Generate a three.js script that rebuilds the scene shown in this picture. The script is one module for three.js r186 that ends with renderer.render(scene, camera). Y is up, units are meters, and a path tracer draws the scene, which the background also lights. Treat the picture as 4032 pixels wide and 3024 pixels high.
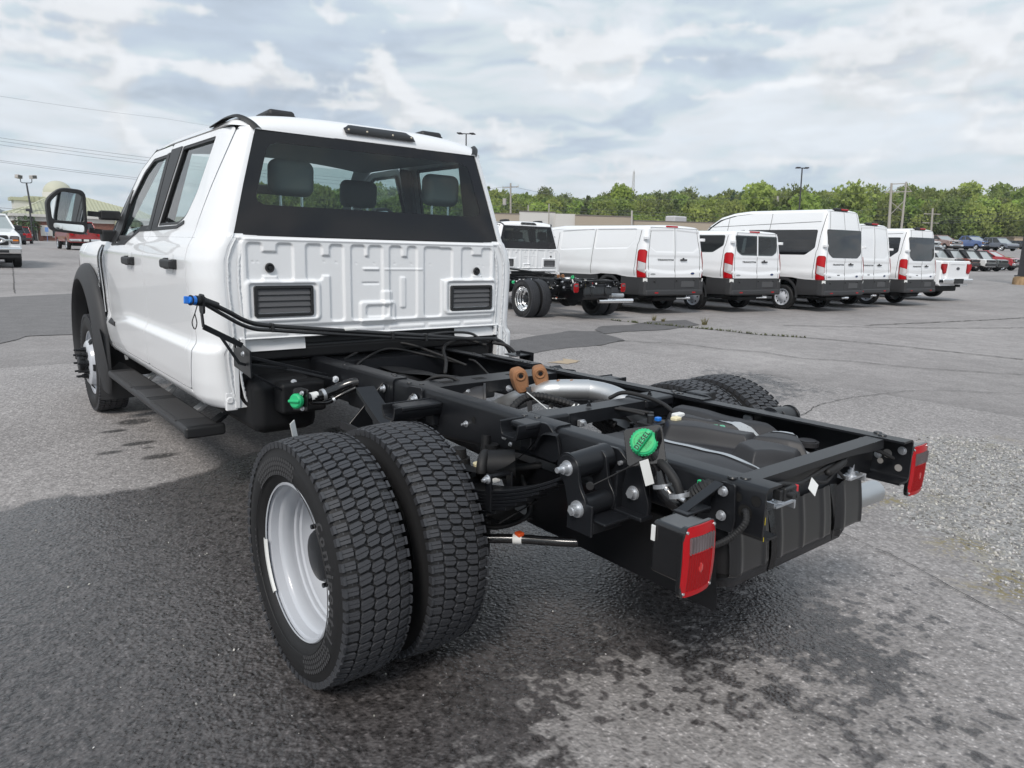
import * as THREE from 'three';
import { RoundedBoxGeometry } from 'three/addons/geometries/RoundedBoxGeometry.js';
import { TextGeometry } from 'three/addons/geometries/TextGeometry.js';
import { FontLoader } from 'three/addons/loaders/FontLoader.js';
import { TessellateModifier } from 'three/addons/modifiers/TessellateModifier.js';
import * as BGU from 'three/addons/utils/BufferGeometryUtils.js';

// ---------------------------------------------------------------- camera, exposure
const scene = new THREE.Scene();
const camera = new THREE.PerspectiveCamera(56.56, 4 / 3, 0.05, 6000);
camera.position.set(-2.014, 1.4188, 2.1009);
camera.rotation.order = 'YXZ';
camera.rotation.set(-0.18885, -0.68488, 0.02695);
const renderer = new THREE.WebGLRenderer({ antialias: true });
renderer.toneMapping = THREE.LinearToneMapping;
renderer.toneMappingExposure = 1.70;
renderer.shadowMap.enabled = true;
renderer.setSize(1024, 768);

// ---------------------------------------------------------------- noise
function rng(seed) { let s = seed >>> 0; return () => { s = (s + 0x6D2B79F5) | 0; let t = Math.imul(s ^ (s >>> 15), 1 | s); t = (t + Math.imul(t ^ (t >>> 7), 61 | t)) ^ t; return ((t ^ (t >>> 14)) >>> 0) / 4294967296; }; }
const PERM = (() => { const r = rng(77), p = new Uint8Array(512), a = [...Array(256).keys()]; for (let i = 255; i > 0; i--) { const j = Math.floor(r() * (i + 1)); [a[i], a[j]] = [a[j], a[i]]; } for (let i = 0; i < 512; i++) p[i] = a[i & 255]; return p; })();
const RV = (() => { const r = rng(5); return Float32Array.from({ length: 256 }, () => r() * 2 - 1); })();
const fade = t => t * t * t * (t * (t * 6 - 15) + 10);
function vn2(x, y) { const xi = Math.floor(x), yi = Math.floor(y), u = fade(x - xi), v = fade(y - yi), X = xi & 255, Y = yi & 255, a = PERM[X] + Y, b = PERM[(X + 1) & 255] + Y; const p = RV[PERM[a & 511]], q = RV[PERM[b & 511]], s = RV[PERM[(a + 1) & 511]], t = RV[PERM[(b + 1) & 511]]; return (p + (q - p) * u) * (1 - v) + (s + (t - s) * u) * v; }
function vn3(x, y, z) { const zi = Math.floor(z), w = fade(z - zi); const ox = RV[zi & 255] * 97.3, oy = RV[(zi + 91) & 255] * 61.7, px = RV[(zi + 1) & 255] * 97.3, py = RV[(zi + 92) & 255] * 61.7; return vn2(x + ox, y + oy) * (1 - w) + vn2(x + px, y + py) * w; }
function fbm2(x, y, o = 5, g = 0.5) { let a = 1, s = 0, n = 0; for (let i = 0; i < o; i++) { s += a * vn2(x, y); n += a; a *= g; x = x * 2.03 + 17.1; y = y * 2.03 - 9.7; } return s / n; }
const clamp = (v, a = 0, b = 1) => v < a ? a : v > b ? b : v;
const sstep = (a, b, x) => { const t = clamp((x - a) / (b - a)); return t * t * (3 - 2 * t); };
const mix = (a, b, t) => a + (b - a) * t;

// ---------------------------------------------------------------- sky: broken overcast, computed once for the whole dome
const SUN_DIR = new THREE.Vector3(-0.62, 0.72, 0.42).normalize();
{
  const W = 3200, H = 1600, data = new Float32Array(W * H * 4);
  for (let j = 0; j < H; j++) {
    const el = ((j + 0.5) / H - 0.5) * Math.PI, y = Math.sin(el), c = Math.cos(el);
    for (let i = 0; i < W; i++) {
      const k = (j * W + i) * 4;
      if (y < 0) { data[k] = 0.36; data[k + 1] = 0.37; data[k + 2] = 0.38; data[k + 3] = 1; continue; }
      const az = ((i + 0.5) / W - 0.5) * 2 * Math.PI, x = Math.cos(az) * c, z = Math.sin(az) * c;
      const f = 1 / (y + 0.13), px = x * f, pz = z * f;                    // a cloud deck seen in perspective
      const wx = fbm2(px * 0.9 + 3, pz * 0.9 + 8, 4), wz = fbm2(px * 0.9 + 40, pz * 0.9 - 5, 4);
      const n = fbm2(px * 1.25 + wx * 0.8 + 11, pz * 1.25 + wz * 0.8, 8, 0.54);          // stratus sheets
      const fine = fbm2(px * 4.6 + wx * 1.8 + 7, pz * 4.6 + wz * 1.8 + 21, 6, .55);
      const streak = fbm2(az * 3.1 + 5, el * 26 + wx * 1.2 + 3, 4, .55);
      // cumulus heaps lower down, lit on their crowns
      const billow = (A, E) => { let b = 0, a = 1, k = 1, q = 0; for (let o = 0; o < 6; o++) { b += a * (1 - Math.abs(vn2(A * k + 31 * o, E * k + 5 * o))); q += a; a *= 0.54; k *= 2.07; } return b / q; };
      const band = sstep(0.015, 0.06, el) * (1 - sstep(0.22, 0.50, el)), A = az * 6.2, E = el * 13;
      let puff = 0, lit = 0;
      if (band > 0) { const b = billow(A, E), b2 = billow(A, E + .30), big = fbm2(az * 3.4 + 9, el * 7 + 2, 3); puff = sstep(0.60, 0.80, b + big * 0.30) * band; lit = sstep(-0.12, 0.14, b - b2); }
      const gap = sstep(0.10, 0.36, n + fine * 0.22), dark = sstep(-0.04, 0.34, -n + fine * 0.16 - streak * .12);
      let r = 0.52, g = 0.585, bl = 0.66;
      r = mix(r, 0.40, gap * 0.38); g = mix(g, 0.50, gap * 0.38); bl = mix(bl, 0.60, gap * 0.38);
      r = mix(r, 0.33, dark * 0.82); g = mix(g, 0.385, dark * 0.82); bl = mix(bl, 0.46, dark * 0.82);
      const lift = 1 + 0.20 * fine + 0.22 * streak + 0.06 * sstep(0.35, 0.0, el);
      r *= lift; g *= lift; bl *= lift;
      const sh = mix(.46, .80, lit) * (1 + .12 * fine);
      r = mix(r, sh, puff * 0.62); g = mix(g, sh * 1.02, puff * 0.62); bl = mix(bl, sh * 1.06, puff * 0.62);
      const knee = v => v > .5 ? .5 + (v - .5) * .5 : v; data[k] = .92 * knee(r); data[k + 1] = .92 * knee(g); data[k + 2] = .92 * knee(bl); data[k + 3] = 1;
    }
  }
  const tex = new THREE.DataTexture(data, W, H, THREE.RGBAFormat, THREE.FloatType);
  tex.mapping = THREE.EquirectangularReflectionMapping; tex.magFilter = THREE.LinearFilter; tex.minFilter = THREE.LinearFilter; tex.wrapS = THREE.RepeatWrapping; tex.needsUpdate = true;
  scene.background = tex; scene.environment = tex;
}
const sun = new THREE.DirectionalLight(0xfff8f0, 1.5);
sun.position.copy(SUN_DIR).multiplyScalar(60); sun.castShadow = true; sun.shadow.radius = 30; sun.shadow.mapSize.set(2048, 2048);
Object.assign(sun.shadow.camera, { left: -40, right: 40, top: 40, bottom: -40, near: 1, far: 160 });
scene.add(sun); scene.add(sun.target);
scene.fog = new THREE.FogExp2(0xc9d6de, 0.00022);

// ---------------------------------------------------------------- naming and building helpers
const taken = {};
function numbered(n) { const k = taken[n] = (taken[n] ?? -1) + 1; return k ? `${n}_${String(k).padStart(3, '0')}` : n; }
function tag(o, label, category, group, kind) { if (label) o.userData.label = label; if (category) o.userData.category = category; if (group) o.userData.group = group; if (kind) o.userData.kind = kind; return o; }
function thing(name, label, category, pos = [0, 0, 0], turn = 0, group) { const o = new THREE.Group(); o.name = numbered(name); scene.add(o); o.position.set(...pos); o.rotation.y = turn; return tag(o, label, category, group); }
function part(name, geo, mat, parent, label) { const m = new THREE.Mesh(Array.isArray(geo) ? merge(geo) : geo, mat); m.name = name; m.castShadow = m.receiveShadow = true; parent.add(m); if (label) m.userData.label = label; return m; }
function solo(name, geo, mat, label, category, group, kind) { const m = part(numbered(name), geo, mat, scene); return tag(m, label, category, group, kind); }
function ground(name, geo, mat) { const m = part(numbered(name), geo, mat, scene); m.userData.kind = 'structure'; return m; }
function copyOf(o, pos, turn, label, group) { const c = o.clone(); c.name = numbered(o.name.replace(/_\d{3}$/, '')); c.userData = { ...o.userData }; scene.add(c); if (pos) c.position.set(...pos); if (turn !== undefined) c.rotation.y = turn; if (label) c.userData.label = label; if (group) c.userData.group = group; return c; }
function clean(g) { let q = g.index ? g.toNonIndexed() : g; if (!q.attributes.normal) q.computeVertexNormals(); if (!q.attributes.uv) q.setAttribute('uv', new THREE.BufferAttribute(new Float32Array(q.attributes.position.count * 2), 2)); for (const k of Object.keys(q.attributes)) if (!['position', 'normal', 'uv'].includes(k)) q.deleteAttribute(k); q.morphAttributes = {}; q.clearGroups(); return q; }
function merge(list) { const a = list.flat(9).filter(Boolean).map(clean); return a.length === 1 ? a[0] : BGU.mergeGeometries(a, false); }
const V = (x, y, z) => new THREE.Vector3(x, y, z);
function box(x0, x1, y0, y1, z0, z1, r = 0.004) { const w = Math.abs(x1 - x0), h = Math.abs(y1 - y0), d = Math.abs(z1 - z0); const rr = Math.min(r, w * .45, h * .45, d * .45); const g = rr > 0 ? new RoundedBoxGeometry(w, h, d, 1, rr) : new THREE.BoxGeometry(w, h, d); g.translate((x0 + x1) / 2, (y0 + y1) / 2, (z0 + z1) / 2); return g; }
function rod(a, b, r0, r1 = r0, seg = 14, open = false) { const A = V(...a), B = V(...b), d = B.clone().sub(A), L = d.length(); const g = new THREE.CylinderGeometry(r1, r0, L, seg, 1, open); g.translate(0, L / 2, 0); g.applyQuaternion(new THREE.Quaternion().setFromUnitVectors(V(0, 1, 0), d.normalize())); g.translate(...a); return g; }
function bar(a, b, w, h, up = [0, 1, 0], r = 0.002) { const A = V(...a), B = V(...b), z = B.clone().sub(A), L = z.length(); z.normalize(); const x = V(...up).cross(z).normalize(), y = z.clone().cross(x); const g = new RoundedBoxGeometry(w, h, L, 1, Math.min(r, w * .4, h * .4)); const m = new THREE.Matrix4().makeBasis(x, y, z); m.setPosition(A.add(B).multiplyScalar(.5)); g.applyMatrix4(m); return g; }
function tube(pts, r, seg = 10, n, closed = false) { const c = new THREE.CatmullRomCurve3(pts.map(p => V(...p)), closed, 'centripetal'); const g = new THREE.TubeGeometry(c, n ?? pts.length * 7, r, seg, closed); return closed ? g : merge([g, cap(c, 0, r, seg), cap(c, 1, r, seg)]); }
function cap(c, t, r, seg) { const g = new THREE.SphereGeometry(r, seg, 4); g.scale(1, 1, 1); const p = c.getPointAt(t); g.translate(p.x, p.y, p.z); return g; }
function corrugated(pts, r, seg = 10, n = 160) { const c = new THREE.CatmullRomCurve3(pts.map(p => V(...p)), false, 'centripetal'); const g = new THREE.TubeGeometry(c, n, r, seg); const P = g.attributes.position, N = g.attributes.normal; for (let i = 0; i < P.count; i++) { const k = Math.floor(i / (seg + 1)) % 4 < 2 ? 1 : -1; const d = k * r * 0.07; P.setXYZ(i, P.getX(i) + N.getX(i) * d, P.getY(i) + N.getY(i) * d, P.getZ(i) + N.getZ(i) * d); } g.computeVertexNormals(); return g; }
// lathe round the x axis: profile [[x, r], ...]
function latheX(profile, seg = 48, a0 = 0, a1 = Math.PI * 2) { const nu = profile.length, P = [], I = [], U = []; for (let i = 0; i <= seg; i++) { const a = a0 + (a1 - a0) * i / seg; for (let j = 0; j < nu; j++) { P.push(profile[j][0], profile[j][1] * Math.cos(a), profile[j][1] * Math.sin(a)); U.push(i / seg, j / nu); } } for (let i = 0; i < seg; i++) for (let j = 0; j < nu - 1; j++) { const q = i * nu + j; I.push(q, q + 1, q + nu, q + 1, q + nu + 1, q + nu); } const g = new THREE.BufferGeometry(); g.setAttribute('position', new THREE.Float32BufferAttribute(P, 3)); g.setAttribute('uv', new THREE.Float32BufferAttribute(U, 2)); g.setIndex(I); return BGU.toCreasedNormals(g, 0.55); }
function shapeOf(pts, holes = []) { const s = new THREE.Shape(pts.map(p => new THREE.Vector2(p[0], p[1]))); for (const h of holes) s.holes.push(new THREE.Path(h.map(p => new THREE.Vector2(p[0], p[1])))); return s; }
function plate(pts, depth, M, holes = [], bevel = 0.0015) { const g = new THREE.ExtrudeGeometry(shapeOf(pts, holes), { depth, bevelEnabled: bevel > 0, bevelThickness: bevel, bevelSize: bevel, bevelOffset: -bevel, bevelSegments: 1, curveSegments: 6 }); if (M) g.applyMatrix4(M); return g; }
// plate drawn in (z, y), thickened along x from x0 by t
function plateX(pts, x0, t, holes, bevel) { const g = plate(pts, Math.abs(t), null, holes, bevel); const m = new THREE.Matrix4().makeBasis(V(0, 0, 1), V(0, 1, 0), V(-1, 0, 0)); g.applyMatrix4(m); g.translate(x0, 0, 0); if (t > 0) g.translate(t, 0, 0); return g; }
// plate drawn in (x, y), thickened along +z from z0
function plateZ(pts, z0, t, holes, bevel) { const g = plate(pts, t, null, holes, bevel); g.translate(0, 0, z0); return g; }
function plateY(pts, y0, t, holes, bevel) { const g = plate(pts, t, null, holes, bevel); g.applyMatrix4(new THREE.Matrix4().makeBasis(V(1, 0, 0), V(0, 0, -1), V(0, 1, 0))); const s = g; s.translate(0, y0, 0); return s; }
function rrect(x0, y0, x1, y1, r, n = 5) { const o = []; const q = (cx, cy, a) => { for (let i = 0; i <= n; i++) { const t = a + i / n * Math.PI / 2; o.push([cx + r * Math.cos(t), cy + r * Math.sin(t)]); } }; q(x1 - r, y1 - r, 0); q(x0 + r, y1 - r, Math.PI / 2); q(x0 + r, y0 + r, Math.PI); q(x1 - r, y0 + r, Math.PI * 1.5); return o; }
function roundPoly(pts, r, n = 4) { const o = [], N = pts.length; for (let i = 0; i < N; i++) { const p = pts[i], a = pts[(i + N - 1) % N], b = pts[(i + 1) % N], rr = p[2] ?? r; const la = Math.hypot(a[0] - p[0], a[1] - p[1]), lb = Math.hypot(b[0] - p[0], b[1] - p[1]), k = Math.min(rr, la * .45, lb * .45); const A = [p[0] + (a[0] - p[0]) / la * k, p[1] + (a[1] - p[1]) / la * k], B = [p[0] + (b[0] - p[0]) / lb * k, p[1] + (b[1] - p[1]) / lb * k]; for (let j = 0; j <= n; j++) { const t = j / n, u = 1 - t; o.push([u * u * A[0] + 2 * u * t * p[0] + t * t * B[0], u * u * A[1] + 2 * u * t * p[1] + t * t * B[1]]); } } return o; }
function grid(nu, nv, fn, flip = false) { const P = [], I = [], U = []; for (let j = 0; j <= nv; j++) for (let i = 0; i <= nu; i++) { const p = fn(i / nu, j / nv); P.push(p[0], p[1], p[2]); U.push(i / nu, j / nv); } for (let j = 0; j < nv; j++) for (let i = 0; i < nu; i++) { const a = j * (nu + 1) + i, b = a + 1, c = a + nu + 1, d = c + 1; if (flip) I.push(a, c, b, b, c, d); else I.push(a, b, c, b, d, c); } const g = new THREE.BufferGeometry(); g.setAttribute('position', new THREE.Float32BufferAttribute(P, 3)); g.setAttribute('uv', new THREE.Float32BufferAttribute(U, 2)); g.setIndex(I); g.computeVertexNormals(); return g; }
// a panel cut from a curved surface: outline in surface coordinates (a, b), fn(a, b, lift) -> point; edges turned in by `skirt`
function densify(pts, d) { const o = []; for (let i = 0; i < pts.length; i++) { const a = pts[i], b = pts[(i + 1) % pts.length], n = Math.max(1, Math.ceil(Math.hypot(b[0] - a[0], b[1] - a[1]) / d)); for (let k = 0; k < n; k++) o.push([a[0] + (b[0] - a[0]) * k / n, a[1] + (b[1] - a[1]) * k / n]); } return o; }
function panel(outline, holes, fn, maxEdge = 0.06, skirt = 0.012, lift = 0) {
  const O = densify(outline, maxEdge), H = holes.map(h => densify(h, maxEdge));
  let g = new THREE.ShapeGeometry(shapeOf(O, H)); g = new TessellateModifier(maxEdge, 12).modify(g.toNonIndexed());
  const P = g.attributes.position, out = new Float32Array(P.count * 3), nor = new Float32Array(P.count * 3), e = 0.004; const q = V(), du = V(), dv = V();
  const nrm = (a, b) => { const p = fn(a, b, lift), x = fn(a + e, b, lift), x2 = fn(a - e, b, lift), y = fn(a, b + e, lift), y2 = fn(a, b - e, lift); du.set(x[0] - x2[0], x[1] - x2[1], x[2] - x2[2]); dv.set(y[0] - y2[0], y[1] - y2[1], y[2] - y2[2]); return [p, du.clone().cross(dv).normalize()]; };
  for (let i = 0; i < P.count; i++) { const [p, n] = nrm(P.getX(i), P.getY(i)); out.set(p, i * 3); nor.set([n.x, n.y, n.z], i * 3); }
  const f = new THREE.BufferGeometry(); f.setAttribute('position', new THREE.BufferAttribute(out, 3)); f.setAttribute('normal', new THREE.BufferAttribute(nor, 3)); f.setAttribute('uv', new THREE.BufferAttribute(new Float32Array(P.count * 2), 2));
  if (!skirt) return f;
  const S = [];
  for (const L of [O, ...H]) for (let i = 0; i < L.length; i++) { const [p, n] = nrm(...L[i]), [r, m] = nrm(...L[(i + 1) % L.length]); const a = V(...p), b = V(...r), c = a.clone().addScaledVector(n, -skirt), d = b.clone().addScaledVector(m, -skirt); for (const v of [a, c, b, b, c, d]) S.push(v.x, v.y, v.z); }
  const s = new THREE.BufferGeometry(); s.setAttribute('position', new THREE.Float32BufferAttribute(S, 3)); s.computeVertexNormals();
  return merge([f, s]);
}
function mirrorX(g) { const m = clean(g.clone()); const P = m.attributes.position, N = m.attributes.normal, U = m.attributes.uv; for (let i = 0; i < P.count; i++) { P.setX(i, -P.getX(i)); N.setX(i, -N.getX(i)); } for (let i = 0; i < P.count; i += 3) for (const A of [P, N, U]) for (let k = 0; k < A.itemSize; k++) { const t = A.array[(i + 1) * A.itemSize + k]; A.array[(i + 1) * A.itemSize + k] = A.array[(i + 2) * A.itemSize + k]; A.array[(i + 2) * A.itemSize + k] = t; } return m; }
function lerpTable(T, v) { if (v <= T[0][0]) return T[0][1]; for (let i = 1; i < T.length; i++) if (v <= T[i][0]) { const t = (v - T[i - 1][0]) / (T[i][0] - T[i - 1][0]); return mix(T[i - 1][1], T[i][1], t); } return T[T.length - 1][1]; }
function smoothTable(T, w) { return v => (lerpTable(T, v - w) + 2 * lerpTable(T, v - w / 2) + 2 * lerpTable(T, v) + 2 * lerpTable(T, v + w / 2) + lerpTable(T, v + w)) / 8; }
function orient(g, pos, dir, spin = 0) { // geometry built along +z turned to dir
  const q = new THREE.Quaternion().setFromUnitVectors(V(0, 0, 1), V(...dir).normalize()); if (spin) g.rotateZ(spin); g.applyQuaternion(q); g.translate(...pos); return g; }
function hexBolt(pos, dir, r = 0.011, h = 0.009, stud = 0) { const w = new THREE.CylinderGeometry(r * 1.35, r * 1.45, h * .35, 18); w.rotateX(Math.PI / 2); w.translate(0, 0, h * .17); const b = new THREE.CylinderGeometry(r * .93, r, h, 6); b.rotateX(Math.PI / 2); b.translate(0, 0, h * .85); const L = [w, b]; if (stud) { const s = new THREE.CylinderGeometry(r * .5, r * .55, stud, 12); s.rotateX(Math.PI / 2); s.translate(0, 0, h * 1.3 + stud / 2); L.push(s); } return orient(merge(L), pos, dir, pos[0] * 37 + pos[2] * 11); }
function rivet(pos, dir, r = 0.012, h = 0.004) { const b = new THREE.CylinderGeometry(r * .85, r, h, 16); b.rotateX(Math.PI / 2); b.translate(0, 0, h / 2); return orient(b, pos, dir); }
// a place in the lot from its bearing in the photograph (2212 x 1659) and its distance along the line of sight
function at(u, v, D) { const f = 1541.9, d = V((u - 1106) / f, -(v - 829.5) / f, -1).multiplyScalar(D); return d.applyEuler(camera.rotation).add(camera.position); }
const font = await new FontLoader().loadAsync('fonts/droid/droid_sans_bold.typeface.json');
function textGeo(s, size, depth = 0.002, sx = 1) { const g = new TextGeometry(s, { font, size, depth, curveSegments: 3, bevelEnabled: false }); g.computeBoundingBox(); const b = g.boundingBox; g.translate(-(b.min.x + b.max.x) / 2, -(b.min.y + b.max.y) / 2, 0); g.scale(sx, 1, 1); return g; }

// ---------------------------------------------------------------- materials
const C = (r, g, b) => new THREE.Color().setRGB(r, g, b);
const std = (c, roughness = .6, metalness = 0, o = {}) => new THREE.MeshStandardMaterial({ color: Array.isArray(c) ? C(...c) : c, roughness, metalness, side: THREE.DoubleSide, ...o });
const phy = (c, roughness, o = {}) => new THREE.MeshPhysicalMaterial({ color: C(...c), roughness, side: THREE.DoubleSide, ...o });
function noiseTex(n, fn, srgb = false, rep = [1, 1]) { const d = new Uint8Array(n * n * 4); for (let j = 0; j < n; j++) for (let i = 0; i < n; i++) { const v = fn(i / n, j / n), k = (j * n + i) * 4; if (Array.isArray(v)) { d[k] = clamp(v[0]) * 255; d[k + 1] = clamp(v[1]) * 255; d[k + 2] = clamp(v[2]) * 255; } else d[k] = d[k + 1] = d[k + 2] = clamp(v) * 255; d[k + 3] = 255; } const t = new THREE.DataTexture(d, n, n); t.wrapS = t.wrapT = THREE.RepeatWrapping; t.magFilter = THREE.LinearFilter; t.minFilter = THREE.LinearMipmapLinearFilter; t.generateMipmaps = true; if (srgb) t.colorSpace = THREE.SRGBColorSpace; t.repeat.set(...rep); t.needsUpdate = true; return t; }
const M = {
  paint: phy([.84, .855, .875], .38, { clearcoat: 1, clearcoatRoughness: .03 }),
  panelPaint: phy([.83, .845, .865], .42, { clearcoat: .55, clearcoatRoughness: .12 }),
  sealer: std([.70, .72, .74], .7),
  plastic: std([.017, .018, .020], .5),
  cladding: std([.036, .037, .040], .62),
  frame: phy([.0085, .0095, .012], .42, { clearcoat: .12, clearcoatRoughness: .25, specularIntensity: .75 }),
  frameDull: phy([.009, .0095, .011], .6, { specularIntensity: .6 }),
  gloss: phy([.007, .007, .008], .22, { clearcoat: .5, clearcoatRoughness: .05 }),
  rubber: std([.010, .010, .011], .66),
  tread: std([.040, .042, .048], .58),
  tyreMark: std([.055, .055, .058], .6),
  rim: phy([.50, .525, .57], .34, { clearcoat: .6, clearcoatRoughness: .12 }),
  polished: std([.88, .89, .90], .16, 1),
  chrome: std([.86, .87, .88], .07, 1),
  steel: std([.58, .59, .60], .42, .85),
  zinc: std([.56, .58, .61], .4, .75),
  whiteTag: std([.72, .73, .72], .6),
  green: phy([.018, .46, .18], .42, { clearcoat: .2 }),
  blue: phy([.02, .20, .72], .4, { clearcoat: .3 }),
  rust: std([.30, .145, .07], .85),
  cream: std([.75, .68, .45], .5),
  orange: std([.75, .10, .02], .5),
  redPlug: std([.55, .02, .03], .5),
  frit: phy([.006, .006, .008], .06, { clearcoat: 0, ior: 1.5 }),
  glass: phy([.70, .79, .78], .01, { transmission: 1, thickness: 0, ior: 1.5 }),
  darkGlass: phy([.010, .011, .013], .02, { ior: 1.7 }),
  privacy: phy([.22, .25, .25], .01, { transmission: 1, thickness: 0, ior: 1.5 }),
  mirror: std([.80, .84, .84], .02, 1),
  lensRed: phy([.42, .003, .008], .35, { clearcoat: .25, clearcoatRoughness: .05, specularIntensity: .5 }),
  lensDeep: phy([.26, .002, .004], .35, { clearcoat: .25, clearcoatRoughness: .06, specularIntensity: .5 }),
  lensClear: phy([.19, .165, .175], .25, { clearcoat: .4, clearcoatRoughness: .04, metalness: .3 }),
  amber: phy([.75, .22, .02], .2, { clearcoat: 1 }),
  seat: std([.20, .21, .212], .85),
  trim: std([.05, .052, .055], .8),
  headliner: std([.32, .33, .33], .9),
  tank: std([.025, .025, .028], .52),
  skid: phy([.006, .0065, .008], .34, { clearcoat: .5, clearcoatRoughness: .15 }),
};
// ================================================================ ground
const groundH = (x, z) => { const left = z < -4 ? sstep(.5, .15, x / -z) : 0; return -.006 * clamp(x - 3, 0, 19) * (1 - sstep(26, 40, x)) + .47 * left * sstep(-5, -60, z) + (.45 * sstep(28, 60, x) + 2.1 * sstep(85, 103, x) + .018 * clamp(x - 103, 0, 150)) * (1 - left); };
function sdPoly(p, x, y) { let d = 1e9, s = 1; const n = p.length; for (let i = 0, j = n - 1; i < n; j = i, i++) { const ex = p[j][0] - p[i][0], ey = p[j][1] - p[i][1], wx = x - p[i][0], wy = y - p[i][1], t = clamp((wx * ex + wy * ey) / (ex * ex + ey * ey)), bx = wx - ex * t, by = wy - ey * t; d = Math.min(d, bx * bx + by * by); const c1 = y >= p[i][1], c2 = y < p[j][1], c3 = ex * wy > ey * wx; if ((c1 && c2 && c3) || (!c1 && !c2 && !c3)) s = -s; } return s * Math.sqrt(d); }
const WET = [[-9, -1.7], [-1.85, -2.33], [-1.07, -2.36], [-.35, -2.69], [.5, -2.95], [2, -2.9], [3.2, -2.5], [4.3, -2.45], [5.2, -2.75], [5.9, -2.6], [5.7, -2.0], [4.7, -1.75], [3.0, -1.7], [1.9, -1.2], [1.5, -.5], [1.1, .15], [.85, .7], [.60, 1.2], [.25, 1.5], [.08, 1.15], [-.08, .80], [-.40, .68], [-.80, .80], [-1.2, 1.25], [-2.2, 2.0], [-9, 4.8]];
const GRAVEL = [[2.15, .42], [1.62, 1.25], [1.3, 2.2], [4.5, 3.2], [6.2, 2.2], [4.9, .75], [4.2, -.15], [3.5, -.05], [2.75, .2]];
const SPOTS = [[-.85, -3.97, .15, .10], [-1.06, -3.74, .10, .05], [-.98, -3.29, .12, .05], [-.95, -3.14, .06, .03], [-1.19, -3.15, .10, .045], [-.94, -2.89, .12, .06]];
const CRACKS = [[[1.9, -.3], [1.67, .21], [1.52, .57], [1.47, .84], [1.34, 1.12], [1.24, 1.38], [1.1, 1.9]], [[3.9, -.64], [3.45, .1], [3.2, .5], [3.25, .83], [3.0, 1.5]], [[4.0, -1.1], [4.72, -1.28], [5.72, -1.2], [6.48, -1.03], [7.4, -.2]], [[-1.25, .25], [-1.2, .55], [-1.0, .8]]];
function sdLine(p, x, y) { let d = 1e9; for (let i = 1; i < p.length; i++) { const ex = p[i][0] - p[i - 1][0], ey = p[i][1] - p[i - 1][1], wx = x - p[i - 1][0], wy = y - p[i - 1][1], t = clamp((wx * ex + wy * ey) / (ex * ex + ey * ey)); const bx = wx - ex * t, by = wy - ey * t; d = Math.min(d, bx * bx + by * by); } return Math.sqrt(d); }
// slow parts of the surface: tone, wetness, gravel, moss
function macro(x, z) {
  const n = fbm2(x * .55 + 3, z * .55, 4), n2 = fbm2(x * 2.3, z * 2.3 + 8, 3);
  let tone = 1 + .16 * n + .09 * n2;
  const w = sdPoly(WET, x, z), soft = sstep(-1.2, 0.6, x + z * .8);      // crisp tide line at the back left, ragged drying edge at the right
  const wet = -w + .16 * fbm2(x * 1.9 + 5, z * 1.9, 4) * (1 + soft * 1.2);
  const g = -sdPoly(GRAVEL, x, z) + .22 * fbm2(x * 2.2, z * 2.2 + 30, 4);
  const moss = sstep(.34, .02, Math.abs(g - .02)) * sstep(-.15, .35, fbm2(x * 3.1 + 9, z * 3.1, 4) + .1);
  let spot = 0; for (const [sx, sz, rx, rz] of SPOTS) { const d = Math.hypot((x - sx) / rx, (z - sz) / rz) + .55 * n2; spot = Math.max(spot, sstep(1.1, .75, d)); }
  return [tone, wet, soft, g, moss, spot];
}
const DRY = [.288, .272, .268], WETC = [.076, .070, .070];
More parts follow.
